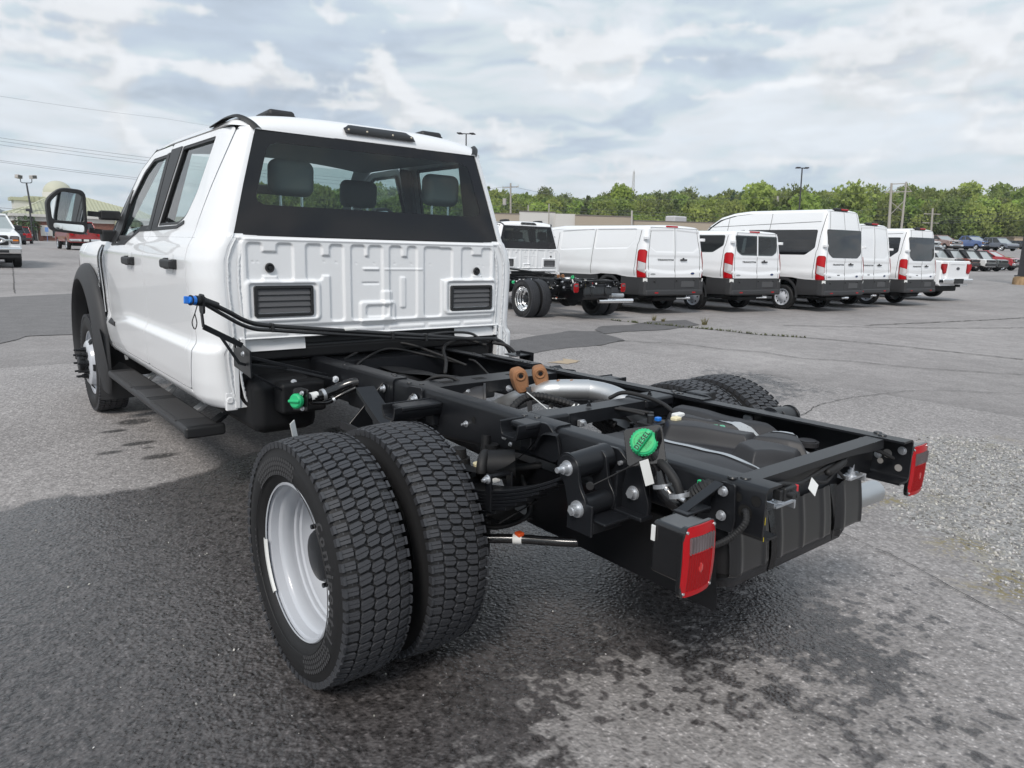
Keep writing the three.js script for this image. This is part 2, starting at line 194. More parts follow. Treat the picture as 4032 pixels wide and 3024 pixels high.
{
  const X0 = -4.6, Z0 = -7.2, S = 10.4, N = 2048, K = 512, mac = new Float32Array((K + 1) * (K + 1) * 6);
  for (let j = 0; j <= K; j++) for (let i = 0; i <= K; i++) mac.set(macro(X0 + S * i / K, Z0 + S * j / K), (j * (K + 1) + i) * 6);
  const col = new Uint8Array(N * N * 4), rgh = new Uint8Array(N * N * 4), r = rng(12), m = new Float32Array(6);
  const grain = new Float32Array(1024 * 1024); for (let i = 0; i < grain.length; i++) grain[i] = r();
  const toS = v => { v = clamp(v); return 255 * (v <= .0031308 ? v * 12.92 : 1.055 * Math.pow(v, 1 / 2.4) - .055); };
  const LUT = new Uint8Array(2049); for (let i = 0; i <= 2048; i++) LUT[i] = toS(i / 2048);
  for (let j = 0; j < N; j++) for (let i = 0; i < N; i++) {
    const u = i / N * K, v = j / N * K, ui = u | 0, vi = v | 0, fu = u - ui, fv = v - vi, a = (vi * (K + 1) + ui) * 6, b = a + 6, c = a + (K + 1) * 6, d = c + 6;
    for (let k = 0; k < 6; k++) m[k] = (mac[a + k] * (1 - fu) + mac[b + k] * fu) * (1 - fv) + (mac[c + k] * (1 - fu) + mac[d + k] * fu) * fv;
    const x = X0 + S * i / N, z = Z0 + S * j / N;
    const s1 = vn2(x * 62, z * 62), s2 = vn2(x * 118 + 9, z * 118), s3 = grain[(j & 1023) * 1024 + (i & 1023)] - .5;   // aggregate of about 8 to 16 mm, then fines
    const ag = .55 * s1 + .35 * s2 + .35 * s3;
    const hf = .6 * vn2(x * 22 + 40, z * 22) + .5 * s1;
    const wet = sstep(-.05 - .09 * m[2], .05 + .09 * m[2], m[1] + mix(.030 * s1 + .045 * vn2(x * 7, z * 7) + .03 * vn2(x * 17, z * 17), .50 * (1.15 * hf + .38 * vn2(x * 6 + 3, z * 6) + .35 * vn2(x * 40, z * 40)), m[2]));
    let R, G, B, ro;
    const t = m[0] * (1 + mix(.50, .85, wet) * ag), stone = s2 > .62 && s3 > .1 ? 1.7 : 1;
    R = mix(DRY[0], WETC[0], wet) * t * stone; G = mix(DRY[1], WETC[1], wet) * t * stone; B = mix(DRY[2], WETC[2], wet) * t * stone;
    ro = mix(.86, .29 + .12 * s3 + .08 * s1, wet);
    const gv = sstep(-.06, .10, m[3] + .14 * s1);
    if (gv > 0) { const q = .27 * (1 + .75 * ag); R = mix(R, q * 1.02, gv); G = mix(G, q, gv); B = mix(B, q * .98, gv); ro = mix(ro, .85, gv); }
    const ms = m[4] * sstep(-.3, .5, s1 + s3 * .5); R = mix(R, .19, ms * .85); G = mix(G, .15, ms * .85); B = mix(B, .045, ms * .85);
    const sp = m[5] * sstep(-.6, .2, s1 + .4); R = mix(R, .022, sp * .85); G = mix(G, .021, sp * .85); B = mix(B, .021, sp * .85); ro = mix(ro, .5, sp * .6);
    const k = (j * N + i) * 4; col[k] = LUT[clamp(R) * 2048 | 0]; col[k + 1] = LUT[clamp(G) * 2048 | 0]; col[k + 2] = LUT[clamp(B) * 2048 | 0]; col[k + 3] = 255;
    rgh[k] = rgh[k + 1] = rgh[k + 2] = clamp(ro) * 255; rgh[k + 3] = 255;
  }
  const mk = (d, srgb) => { const t = new THREE.DataTexture(d, N, N); t.magFilter = THREE.LinearFilter; t.minFilter = THREE.LinearMipmapLinearFilter; t.generateMipmaps = true; if (srgb) t.colorSpace = THREE.SRGBColorSpace; t.channel = 1; t.needsUpdate = true; return t; };
  const bumpTile = noiseTex(512, (u, v) => { const p = 150, w = (x, y, q) => vn2(((x * q) % q + q) % q, ((y * q) % q + q) % q); return .5 + .3 * w(u, v, p) + .2 * w(u + .37, v + .11, 250); });
  const mat = std([1, 1, 1], 1, 0, { map: mk(col, true), roughnessMap: mk(rgh, false), bumpMap: bumpTile, bumpScale: .0055 });
  const g = grid(80, 80, (a, b) => { const x = X0 + S * a, z = Z0 + S * b; return [x, groundH(x, z), z]; }, true);
  const P = g.attributes.position, uv0 = [], uv1 = []; for (let i = 0; i < P.count; i++) { uv0.push(P.getX(i) / 1.5, P.getZ(i) / 1.5); uv1.push((P.getX(i) - X0) / S, (P.getZ(i) - Z0) / S); }
  g.setAttribute('uv', new THREE.Float32BufferAttribute(uv0, 2)); g.setAttribute('uv1', new THREE.Float32BufferAttribute(uv1, 2));
  ground('asphalt', g, mat);

  // the rest of the lot and the land beyond it
  const axis = (lo, hi, c, fine) => { const o = []; let p = c, d = fine; while (p < hi) { o.push(p); p += d; d *= p - c > 22 ? 1.13 : 1.006; } o.push(hi); p = c - fine; d = fine; while (p > lo) { o.unshift(p); p -= d; d *= c - p > 22 ? 1.13 : 1.006; } o.unshift(lo); return o; };
  const ax = axis(-2500, 2500, 5, .3), az = axis(-2500, 2500, -6, .3), pos = [], colr = [], uv = [], I = [];
  for (const z of az) for (const x of ax) {
    pos.push(x, groundH(x, z) - .004, z); uv.push(x / 2.2, z / 2.2);
    const q = macro(x, z), wet = sstep(-.12, .12, q[1]);
    const fl = mix(1, 1.22, sstep(0, 3, Math.max(x - 5.8, -z - 7.2, -4.6 - x, z - 3.2) + 1.5)); let R = mix(DRY[0], WETC[0], wet) * q[0] * fl, G = mix(DRY[1], WETC[1], wet) * q[0] * fl, B = mix(DRY[2], WETC[2], wet) * q[0] * fl;
    const lane = fbm2(x * .05 + 2, z * .35 + 7, 4); const k = 1 + .16 * lane + .1 * fbm2(x * .3, z * .3, 3); R *= k; G *= k; B *= k;   // worn lanes and seams
    const off = Math.max(x - 190, -z - 150, -x - 120, z - 60); if (off > 0) { const t = sstep(0, 6, off); R = mix(R, .075, t); G = mix(G, .095, t); B = mix(B, .04, t); }
    colr.push(R, G, B);
  }
  const nx = ax.length; for (let j = 0; j < az.length - 1; j++) for (let i = 0; i < nx - 1; i++) { const a = j * nx + i; I.push(a, a + nx, a + 1, a + 1, a + nx, a + nx + 1); }
  const f = new THREE.BufferGeometry(); f.setAttribute('position', new THREE.Float32BufferAttribute(pos, 3)); f.setAttribute('uv', new THREE.Float32BufferAttribute(uv, 2)); f.setAttribute('color', new THREE.Float32BufferAttribute(colr, 3)); f.setIndex(I); f.computeVertexNormals();
  const grainTile = noiseTex(1024, (u, v) => { const w = (x, y, q) => vn2(((x * q) % q + q) % q, ((y * q) % q + q) % q); return .80 + .13 * w(u, v, 128) + .12 * w(u + .31, v + .7, 250) + .07 * w(u, v, 12); });
  ground('parking_lot', f, std([1, 1, 1], .88, 0, { vertexColors: true, map: grainTile, bumpMap: bumpTile, bumpScale: .005 }));

  // newer, darker strips of asphalt, a sand stain and open cracks, each a sheet a few millimetres up
  const sheet = (pts, lift, amp = .05, sc = 2.5) => { const d = densify(pts, .12).map(([x, z]) => [x + amp * fbm2(x * sc, z * sc, 3), z + amp * fbm2(x * sc + 50, z * sc, 3)]); const s = new THREE.ShapeGeometry(shapeOf(d)); const ix = s.index.array; for (let i = 0; i < ix.length; i += 3) { const t = ix[i]; ix[i] = ix[i + 1]; ix[i + 1] = t; } const p = s.attributes.position, u = []; for (let i = 0; i < p.count; i++) { const x = p.getX(i), z = p.getY(i); p.setXYZ(i, x, groundH(x, z) + lift, z); u.push(x / 2.2, z / 2.2); } s.setAttribute('uv', new THREE.Float32BufferAttribute(u, 2)); s.computeVertexNormals(); const nn = s.attributes.normal; for (let i = 0; i < nn.count; i++) nn.setXYZ(i, 0, 1, 0); return s; };
  const newer = std([.135, .130, .132], .8, 0, { map: grainTile, bumpMap: bumpTile, bumpScale: .004 });
  for (const p of [[[3.2, -5.0], [3.89, -5.15], [4.92, -5.42], [5.85, -5.49], [6.68, -5.67], [7.0, -6.3], [7.27, -6.88], [6.8, -7.11], [5.01, -6.54], [3.0, -5.9]], [[7.13, -6.52], [7.4, -7.09], [8.07, -7.53], [8.73, -7.41], [9.68, -7.74], [10.81, -7.66], [10.28, -6.87], [8.76, -6.51], [7.77, -6.66]], [[-6, -15], [-.84, -17.06], [.65, -17.76], [.2, -13], [-.4, -9.88], [-1.0, -9.95], [-1.37, -9.27], [-6, -8.6]]]) ground('asphalt_patch', sheet(p, .005), p[0][0] < -5 ? std([.20, .192, .192], .8, 0, { map: grainTile, bumpMap: bumpTile, bumpScale: .004 }) : newer);
  ground('sand_stain', sheet([[4.02, -4.58], [4.25, -4.60], [4.46, -4.66], [4.46, -4.40], [4.3, -4.36], [4.14, -4.34]], .006, .13, 11), std([.40, .32, .23], .9));
  const crack = (pts, w0, seed) => { const L = []; const r2 = rng(seed); const c = new THREE.CatmullRomCurve3(pts.map(p => V(p[0], 0, p[1]))); const n = Math.round(c.getLength() / .06); for (let i = 0; i <= n; i++) { const p = c.getPointAt(i / n); p.x += .02 * vn2(i * .4, seed) + .012 * (r2() - .5); p.z += .02 * vn2(i * .4, seed + 9) + .012 * (r2() - .5); L.push([p, w0 * (.5 + r2() * .8)]); } const q = []; for (let i = 0; i < n; i++) { const [a, wa] = L[i], [b, wb] = L[i + 1], t = b.clone().sub(a).normalize(), s = V(-t.z, 0, t.x); const A = a.clone().addScaledVector(s, wa), A2 = a.clone().addScaledVector(s, -wa), B = b.clone().addScaledVector(s, wb), B2 = b.clone().addScaledVector(s, -wb); for (const v of [A, A2, B, B, A2, B2]) q.push(v.x, groundH(v.x, v.z) + .008, v.z); } const g2 = new THREE.BufferGeometry(); g2.setAttribute('position', new THREE.Float32BufferAttribute(q, 3)); g2.computeVertexNormals(); return g2; };
  const crackMat = std([.030, .028, .026], .95);
  [[CRACKS[0], .0026], [CRACKS[1], .0022], [CRACKS[2], .004], [CRACKS[3], .002], [[[6.6, -5.75], [6.73, -5.6], [6.89, -5.37], [7.26, -4.92], [7.34, -4.29], [7.6, -3.81], [7.61, -3.08], [7.97, -2.59], [8.17, -1.92], [8.95, -.8]], .011], [[[8.6, -10.5], [9.12, -8.41], [9.26, -7.64], [9.52, -6.67], [9.72, -6.05], [9.79, -5.19], [10.22, -4.52], [10.56, -3.36], [10.77, -1.31]], .022], [[[.79, -34.6], [-.03, -24], [-.49, -18.1]], .009], [[[12, -6], [15, -4.2], [20, -2.5], [28, -1.5]], .02], [[[14, -5.2], [20, -4.4], [30, -3.8]], .025]].forEach(([p, w], i) => ground('crack', crack(p, w, 60 + i), crackMat));

  // loose stones: the gravel spill and strays on the asphalt
  const stone = new THREE.IcosahedronGeometry(1, 1); { const p = stone.attributes.position, q = V(); for (let i = 0; i < p.count; i++) { q.fromBufferAttribute(p, i); const s = 1 + .35 * vn3(q.x * 1.7, q.y * 1.7, q.z * 1.7); p.setXYZ(i, q.x * s, q.y * s * .7, q.z * s * .85); } stone.computeVertexNormals(); }
  const rr = rng(31), T = []; const mt = new THREE.Matrix4(), qt = new THREE.Quaternion(), cc = new THREE.Color();
  let tries = 0; while (T.length < 15000 && tries++ < 200000) { const x = 1.2 + rr() * 4.6, z = -.8 + rr() * 3.2, g2 = -sdPoly(GRAVEL, x, z) + .22 * fbm2(x * 2.2, z * 2.2 + 30, 4); if (rr() < sstep(-.12, .18, g2)) T.push([x, z, .0035 + .0085 * rr() * rr(), .12 + .46 * rr()]); }
  const gravelN = T.length; for (let i = 0; i < 1100; i++) { const x = -3.2 + rr() * 6.5, z = -3.5 + rr() * 5.5; T.push([x, z, .0018 + .004 * Math.pow(rr(), 4), .2 + .4 * rr()]); }
  const mkI = (name, list, label) => { const im = new THREE.InstancedMesh(stone, std([1, 1, 1], .85), list.length); list.forEach(([x, z, s, c], i) => { qt.setFromEuler(new THREE.Euler(rr() * 6, rr() * 6, rr() * 6)); mt.compose(V(x, groundH(x, z) + s * .15, z), qt, V(s, s, s)); im.setMatrixAt(i, mt); im.setColorAt(i, cc.setRGB(c, c * (.95 + .04 * rr()), c * (.88 + .1 * rr()))); }); im.name = name; im.userData = { kind: 'stuff', label, category: 'gravel' }; im.castShadow = im.receiveShadow = true; scene.add(im); };
  mkI('gravel', T.slice(0, gravelN), 'pale loose gravel spilled over the asphalt beyond the tail of the truck');
  mkI('loose_stones', T.slice(gravelN), 'small stray stones scattered over the dark asphalt');
}
// ================================================================ the cab chassis truck in front: world axes are its axes, -z is forward
const truck = thing('chassis_truck', 'large white crew cab truck with a bare black frame and no bed, nearest the camera', 'truck');
const ZT = -1.535;                                                         // back wall
const PROF = [[.54, .90], [.58, .965], [.62, .992], [.70, 1.006], [.80, 1.014], [.866, 1.017], [.896, .990], [.93, .984], [1.06, .992], [1.22, 1.0], [1.32, .996], [1.385, .976], [1.43, .950], [1.46, .936], [1.70, .866], [1.95, .79], [1.985, .775]];
const profS = smoothTable(PROF, .013);
const creaseUp = z => -.07 * sstep(-3.1, -4.05, z);
const halfW = (y, z = -2) => profS(y < 1.02 ? y - creaseUp(z) * sstep(1.02, .93, y) * sstep(.55, .75, y) : y) - .012 * sstep(-3.3, -4.2, z);
const backZ = y => y < 1.44 ? ZT - (y - .6) * .008 : mix(-1.552, -1.6126, (y - 1.44) / .52);
const RX = .115, RZ = .235;
// a: position along the side (z), then round the corner; b: height
function cabSide(sx) { return (a, b, l = 0) => { const w = halfW(b, a), zr = backZ(b), t0 = zr - RZ; if (a <= t0) return [sx * (w + l), b, a]; const th = Math.min(1, (a - t0) / .26) * Math.PI / 2; return [sx * (w - RX + (RX + l) * Math.sin(Math.PI / 2 - th)), b, t0 + (RZ + l) * Math.sin(th)]; }; }
const sideL = cabSide(-1);
const bothSides = (name, geoL, mat, parent) => [part(name, geoL, mat, parent), part(name, mirrorX(geoL), mat, parent)];

// -- doors
const winF = roundPoly([[-2.775, 1.925], [-2.795, 1.478], [-3.02, 1.474], [-3.14, 1.44], [-3.26, 1.388], [-3.52, 1.376], [-3.60, 1.40, .01], [-3.52, 1.66], [-3.30, 1.85], [-3.12, 1.922]], .03);
const winR = roundPoly([[-2.46, 1.942], [-2.575, 1.488, .012], [-2.16, 1.494], [-2.03, 1.53, .09], [-1.93, 1.66], [-1.845, 1.942, .02]], .03);
const doorF = roundPoly([[-2.706, 1.972], [-2.706, .648], [-3.90, .648], [-3.985, .76], [-3.985, 1.34], [-3.93, 1.40], [-3.74, 1.56], [-3.42, 1.86], [-3.14, 1.965]], .03);
const doorR = roundPoly([[-1.712, 1.976], [-1.73, 1.85, .05], [-1.80, 1.46], [-1.785, 1.22], [-1.735, .93], [-1.725, .86], [-1.765, .70], [-1.80, .648], [-2.700, .648], [-2.700, 1.976]], .03);
const inset = (p, d) => { const n = p.length, o = []; let A = 0; for (let i = 0; i < n; i++) { const a = p[i], b = p[(i + 1) % n]; A += a[0] * b[1] - b[0] * a[1]; } const s = A > 0 ? 1 : -1; for (let i = 0; i < n; i++) { const a = p[(i + n - 1) % n], b = p[i], c = p[(i + 1) % n]; let n1 = [-(b[1] - a[1]), b[0] - a[0]], n2 = [-(c[1] - b[1]), c[0] - b[0]]; const l1 = Math.hypot(...n1) || 1, l2 = Math.hypot(...n2) || 1; let m = [n1[0] / l1 + n2[0] / l2, n1[1] / l1 + n2[1] / l2]; const k = Math.hypot(...m) || 1; o.push([b[0] + s * d * m[0] / k, b[1] + s * d * m[1] / k]); } return o; };
for (const sx of [-1, 1]) {
  const F = sx < 0 ? g => g : mirrorX, S = sideL;
  const mk = (outline, win, hz, hy, front) => {
    const d = part('door', F(panel(outline, [win], S, .024, .010)), M.paint, truck);
    part('window', F(panel(inset(win, -.008), [], S, .09, 0, -.016)), M.glass, d);
    part('window_seal', F(panel(inset(win, -.004), [inset(win, .016)], S, .07, .012, -.004)), M.plastic, d);
    // pull handle with its recess
    const w = halfW(hy), hx = -(w + .022);
    part('handle', F(merge([box(hx - .018, hx + .012, hy - .024, hy + .024, hz - .105, hz + .105, .012), box(hx, hx + .03, hy - .03, hy + .03, hz - .105, hz - .06, .008), box(hx, hx + .03, hy - .026, hy + .026, hz + .05, hz + .1, .008)])), M.plastic, d);
    const rp = roundPoly([[hz - .07, hy - .05], [hz + .03, hy - .05], [hz + .03, hy + .055], [hz - .07, hy + .055]], .03);
    part('handle_recess', F(panel(rp, [], S, .03, 0, .0015)), M.panelPaint, d);
    if (front) {
      part('pillar_trim', F(panel([[-2.712, 1.93], [-2.712, 1.478], [-2.79, 1.478], [-2.772, 1.925]], [], S, .05, .008, .005)), M.plastic, d);
      part('corner_trim', F(panel([[-3.56, 1.372], [-3.83, 1.384], [-3.80, 1.45], [-3.50, 1.74], [-3.52, 1.66]], [], S, .05, .01, .006)), M.plastic, d);
      part('belt_trim', F(panel([[-2.712, 1.478], [-3.02, 1.474], [-3.14, 1.44], [-3.26, 1.388], [-3.70, 1.374], [-3.70, 1.360], [-3.255, 1.371], [-3.13, 1.422], [-3.01, 1.458], [-2.712, 1.462]], [], S, .05, .006, .005)), M.plastic, d);
      // badge low on the front door
      part('badge', F(panel(roundPoly([[-3.86, .80], [-3.60, .795], [-3.60, .828], [-3.86, .833]], .006), [], S, .05, .003, .006)), M.plastic, d);
    } else {
      part('pillar_trim', F(panel([[-2.694, 1.945], [-2.694, 1.478], [-2.582, 1.480], [-2.465, 1.945]], [], S, .05, .008, .005)), M.plastic, d);
      part('belt_trim', F(panel([[-2.694, 1.478], [-2.58, 1.484], [-2.16, 1.490], [-2.04, 1.516], [-2.03, 1.498], [-2.15, 1.474], [-2.694, 1.462]], [], S, .05, .006, .005)), M.plastic, d);
    }
  };
  mk(doorF, winF, -3.02, 1.272, true);
  mk(doorR, winR, -2.04, 1.285, false);
}
// -- fixed body: rear corner, sill, fender
const corner = roundPoly([[-1.702, 1.983], [-1.722, 1.85, .05], [-1.792, 1.46], [-1.777, 1.22], [-1.727, .93], [-1.717, .86], [-1.757, .70], [-1.79, .642], [-1.72, .575, .03], [-1.50, .575], [-1.5, 1.0, .001], [-1.5, 1.46, .001], [-1.52, 1.983, .001]], .02);
// the corner's free edge follows the back wall, so that it is cut in arc terms: a runs to the end of the turn
const cornerFn = (a, b, l = 0) => { const end = backZ(b) - RZ + .26, k = a > -1.67 ? -1.67 + (a + 1.67) / (-1.5 + 1.67) * (end + 1.67) : a; return sideL(k, b, l); };
bothSides('cab_corner', panel(corner, [], cornerFn, .022, .010), M.paint, truck);
bothSides('sill', panel(roundPoly([[-1.798, .640], [-1.73, .573], [-3.95, .573], [-3.90, .640]], .01), [], sideL, .08, .05), M.paint, truck);
// closing lip behind the corner, the white flange and its welded seam, seen edge-on at the lower left
for (const sx of [-1, 1]) {
  const F = sx < 0 ? g => g : mirrorX;
  part('corner_flange', F(merge([grid(4, 60, (u, v) => { const y = mix(.575, 1.44, v), w = halfW(y) - RX; return [-(w - u * .045), y, backZ(y) - .001 - u * .004]; }, true), box(-.905, -.845, .565, .66, -1.56, -1.535, .006), box(-.86, -.835, .575, .92, -1.60, -1.53, .004)])), M.paint, truck);
  part('seam_sealer', F(merge([0, 1].map(k => grid(3, 150, (u, v) => { const y = mix(.60, 1.43, v), w = halfW(y) - RX - .012 - k * .052; return [-(w - u * (.014 + .004 * vn2(v * 90, k * 9))), y, backZ(y) + .0012 + .0045 * Math.sin(u * Math.PI) * (1 + .5 * vn2(v * 120, u * 3 + k * 7))]; }, true)))), M.sealer, truck);
  part('plug', F(orient(latheX([[0, .0], [.004, .009], [.004, .014], [0, .019]], 20).rotateY(-Math.PI / 2), [-.885, .62, -1.533], [0, 0, 1])), M.paint, truck);
}
// -- stamped back wall
{
  const sd = (x, y, x0, y0, x1, y1, r) => { const cx = (x0 + x1) / 2, cy = (y0 + y1) / 2, hx = (x1 - x0) / 2 - r, hy = (y1 - y0) / 2 - r, dx = Math.abs(x - cx) - hx, dy = Math.abs(y - cy) - hy; return Math.hypot(Math.max(dx, 0), Math.max(dy, 0)) + Math.min(Math.max(dx, dy), 0) - r; };
  const st = (d, w = .010) => sstep(w, -w, d);
  const U = (a, b) => Math.min(a, b);
  const H = (x, y) => {
    let h = 0;
    h += .016 * st(sd(x, y, -.80, .985, .785, 1.432, .035), .009);                                // main raised field
    const six = [[-.772, -.692, -.620, -.533], [-.463, -.372, -.330, -.250], [-.205, -.118, -.098, -.012], [.033, .115, .150, .214], [.264, .345, .372, .462], [.532, .612, .684, .760]];
    six.forEach(([a, b, c, d], i) => {
      const bot = i === 0 || i === 5 ? 1.218 : 1.0, oneSided = i === 1 || i === 4;
      let m;
      if (i === 0 || i === 5) m = U(U(sd(x, y, a, 1.218, b, 1.408, .02), sd(x, y, c, 1.218, d, 1.408, .02)), sd(x, y, a + .02, 1.245, d - .02, 1.365, .015));
      else if (i === 1) m = U(U(sd(x, y, a, 1.220, b, 1.408, .02), sd(x, y, c, bot, d, 1.408, .02)), sd(x, y, a + .02, 1.245, d - .02, 1.350, .015));
      else if (i === 4) m = U(U(sd(x, y, a, bot, b + .04, 1.408, .02), sd(x, y, c, 1.216, d, 1.404, .02)), sd(x, y, a + .02, 1.245, d - .02, 1.350, .015));
      else m = U(U(sd(x, y, a, bot, b, 1.408, .02), sd(x, y, c, bot, d, 1.408, .02)), sd(x, y, a + .02, bot, d - .02, 1.350, .015));
      h -= .012 * st(m, .0048);
    });
    for (const vx of [[-.755, -.423], [.44, .77]]) { h += .010 * st(sd(x, y, vx[0] - .035, 1.010, vx[1] + .033, 1.222, .03), .006); h -= .012 * st(sd(x, y, vx[0] - .012, 1.028, vx[1] + .012, 1.204, .015), .004); }
    h += .014 * st(sd(x, y, -.155, .97, .068, 1.10, .02) + .25 * Math.max(0, y - 1.07) * 0, .007); h += .008 * st(sd(x, y, -.02, 1.08, .05, 1.158, .012), .006);
    h -= .012 * st(sd(x, y, -.118, 1.014, .02, 1.078, .018), .005);
    h += .008 * st(sd(x, y, -.130, 1.274, -.032, 1.286, .005), .004); h -= .006 * st(sd(x, y, -.135, 1.196, -.032, 1.206, .004), .004);
    h += .008 * st(sd(x, y, .104, 1.058, .140, 1.235, .01), .005); h += .006 * st(sd(x, y, .0, 1.275, .25, 1.282, .004), .006);
    for (const r of [[-.79, -.57], [-.53, -.28], [-.25, .0], [.03, .27], [.30, .53], [.56, .78]]) h += .007 * st(sd(x, y, r[0], .938, r[1], .958, .009), .005);  // beads along the foot
    h += .008 * st(sd(x, y, -.81, 1.424, .81, 1.440, .007), .005);
    for (const [dx, dy] of [[-.74, 1.315], [-.715, 1.315], [-.36, 1.318], [-.29, 1.315], [-.17, 1.31], [-.06, 1.31], [.07, 1.31], [.18, 1.31], [.31, 1.308], [.66, 1.305], [.70, 1.30]]) h -= .0025 * sstep(.008, .003, Math.hypot(x - dx, y - dy));
    return h * .82;
  };
  const wall = grid(300, 116, (u, v) => { const y = mix(.930, 1.452, v), w = halfW(y) - RX - .002, x = mix(-w, w, u); return [x, y, backZ(y) + H(x, y) - .004]; });
  const bp = part('back_wall', wall, M.panelPaint, truck);
  // folded lip under the wall
  const lip = grid(80, 8, (u, v) => { const x = mix(-.825, .825, u); return [x, .932 - v * .012, ZT - .006 + .012 * Math.sin(v * Math.PI)]; }, true);
  part('wall_lip', lip, M.panelPaint, bp);
  // body mounts showing below the lip
  const foot = (x0, x1) => grid(30, 12, (u, v) => { const x = mix(x0, x1, u), y = mix(.93, .858, v); return [x, y, ZT - .03 + .006 * Math.sin(u * 9) * (1 - v) + .012 * v]; }, true);
  part('wall_foot', [foot(-.80, -.47), foot(.50, .80), box(-.82, -.795, .86, .934, -1.56, -1.53, .004), box(.80, .815, .86, .934, -1.56, -1.53, .004)], M.panelPaint, bp);
  part('floor_underside', [box(-.80, .80, .80, .872, -1.9, -1.56, .02), box(-.80, .80, .58, .80, -3.9, -1.585, .02)], M.frameDull, bp);
  for (const [px, py] of [[-.657, 1.285], [.645, 1.268]]) part('plug', orient(latheX([[.008, .0], [.008, .010], [.003, .012], [.009, .016], [.009, .021], [0, .025]], 28).rotateY(-Math.PI / 2), [px, py, backZ(py) + .006], [0, 0, 1]), M.plastic, bp);
  // cabin air outlets with slats
  for (const [x0, x1, y0, y1] of [[-.742, -.436, 1.040, 1.191], [.452, .756, 1.034, 1.178]]) {
    const z = backZ(1.1) + .004, vt = part('air_vent', plateZ(rrect(x0 - .004, y0 - .004, x1 + .004, y1 + .004, .012), z, .016, [rrect(x0 + .012, y0 + .012, x1 - .012, y1 - .012, .005)], .002), M.plastic, truck);
    part('vent_back', box(x0 + .01, x1 - .01, y0 + .01, y1 - .01, z - .006, z - .002, 0), M.frameDull, vt);
    for (let k = 0; k < 4; k++) { const yc = y0 + .030 + k * (y1 - y0 - .030) / 4; const s = grid(24, 4, (u, v) => [mix(x0 + .013, x1 - .013, u), yc - .012 + v * .031, z + .013 - .010 * v ]); part('slat', s, M.slat ??= std([.085, .086, .092], .6), vt); }
  }
}
// -- rear window
{
  const back = (x, y) => { const w = halfW(y) - RX; return [x, y, backZ(y) + .006 - .03 * Math.pow(Math.abs(x) / w, 3) * .4]; };
  const rw = (y) => halfW(y) - RX + .012;
  const edge = (y0, y1, ins, r) => { const o = []; const n = 20; for (let i = 0; i <= n; i++) { const y = mix(y0, y1, i / n), k = Math.min(i / n * (y1 - y0), (1 - i / n) * (y1 - y0)); const cut = k < r ? r - Math.sqrt(Math.max(0, r * r - (r - k) * (r - k))) : 0; o.push([rw(y) - ins - cut, y]); } return [...o, ...o.slice().reverse().map(p => [-p[0], p[1]])]; };
  const fn = (a, b, l = 0) => { const p = back(a, b); p[2] += l; return p; };
  const clear = edge(1.598, 1.912, .085, .05);
  const w = part('rear_window', panel(clear, [], fn, .08, 0, -.001), phy([.52, .61, .60], .01, { transmission: 1, thickness: 0, ior: 1.5 }), truck);
  part('black_border', panel(edge(1.446, 1.962, 0, .012), [clear], fn, .05, .008, 0), M.frit, w);
  part('window_seal', panel(edge(1.441, 1.968, -.006, .012), [edge(1.447, 1.961, .003, .012)], fn, .06, .01, -.002), M.rubber, w);
}
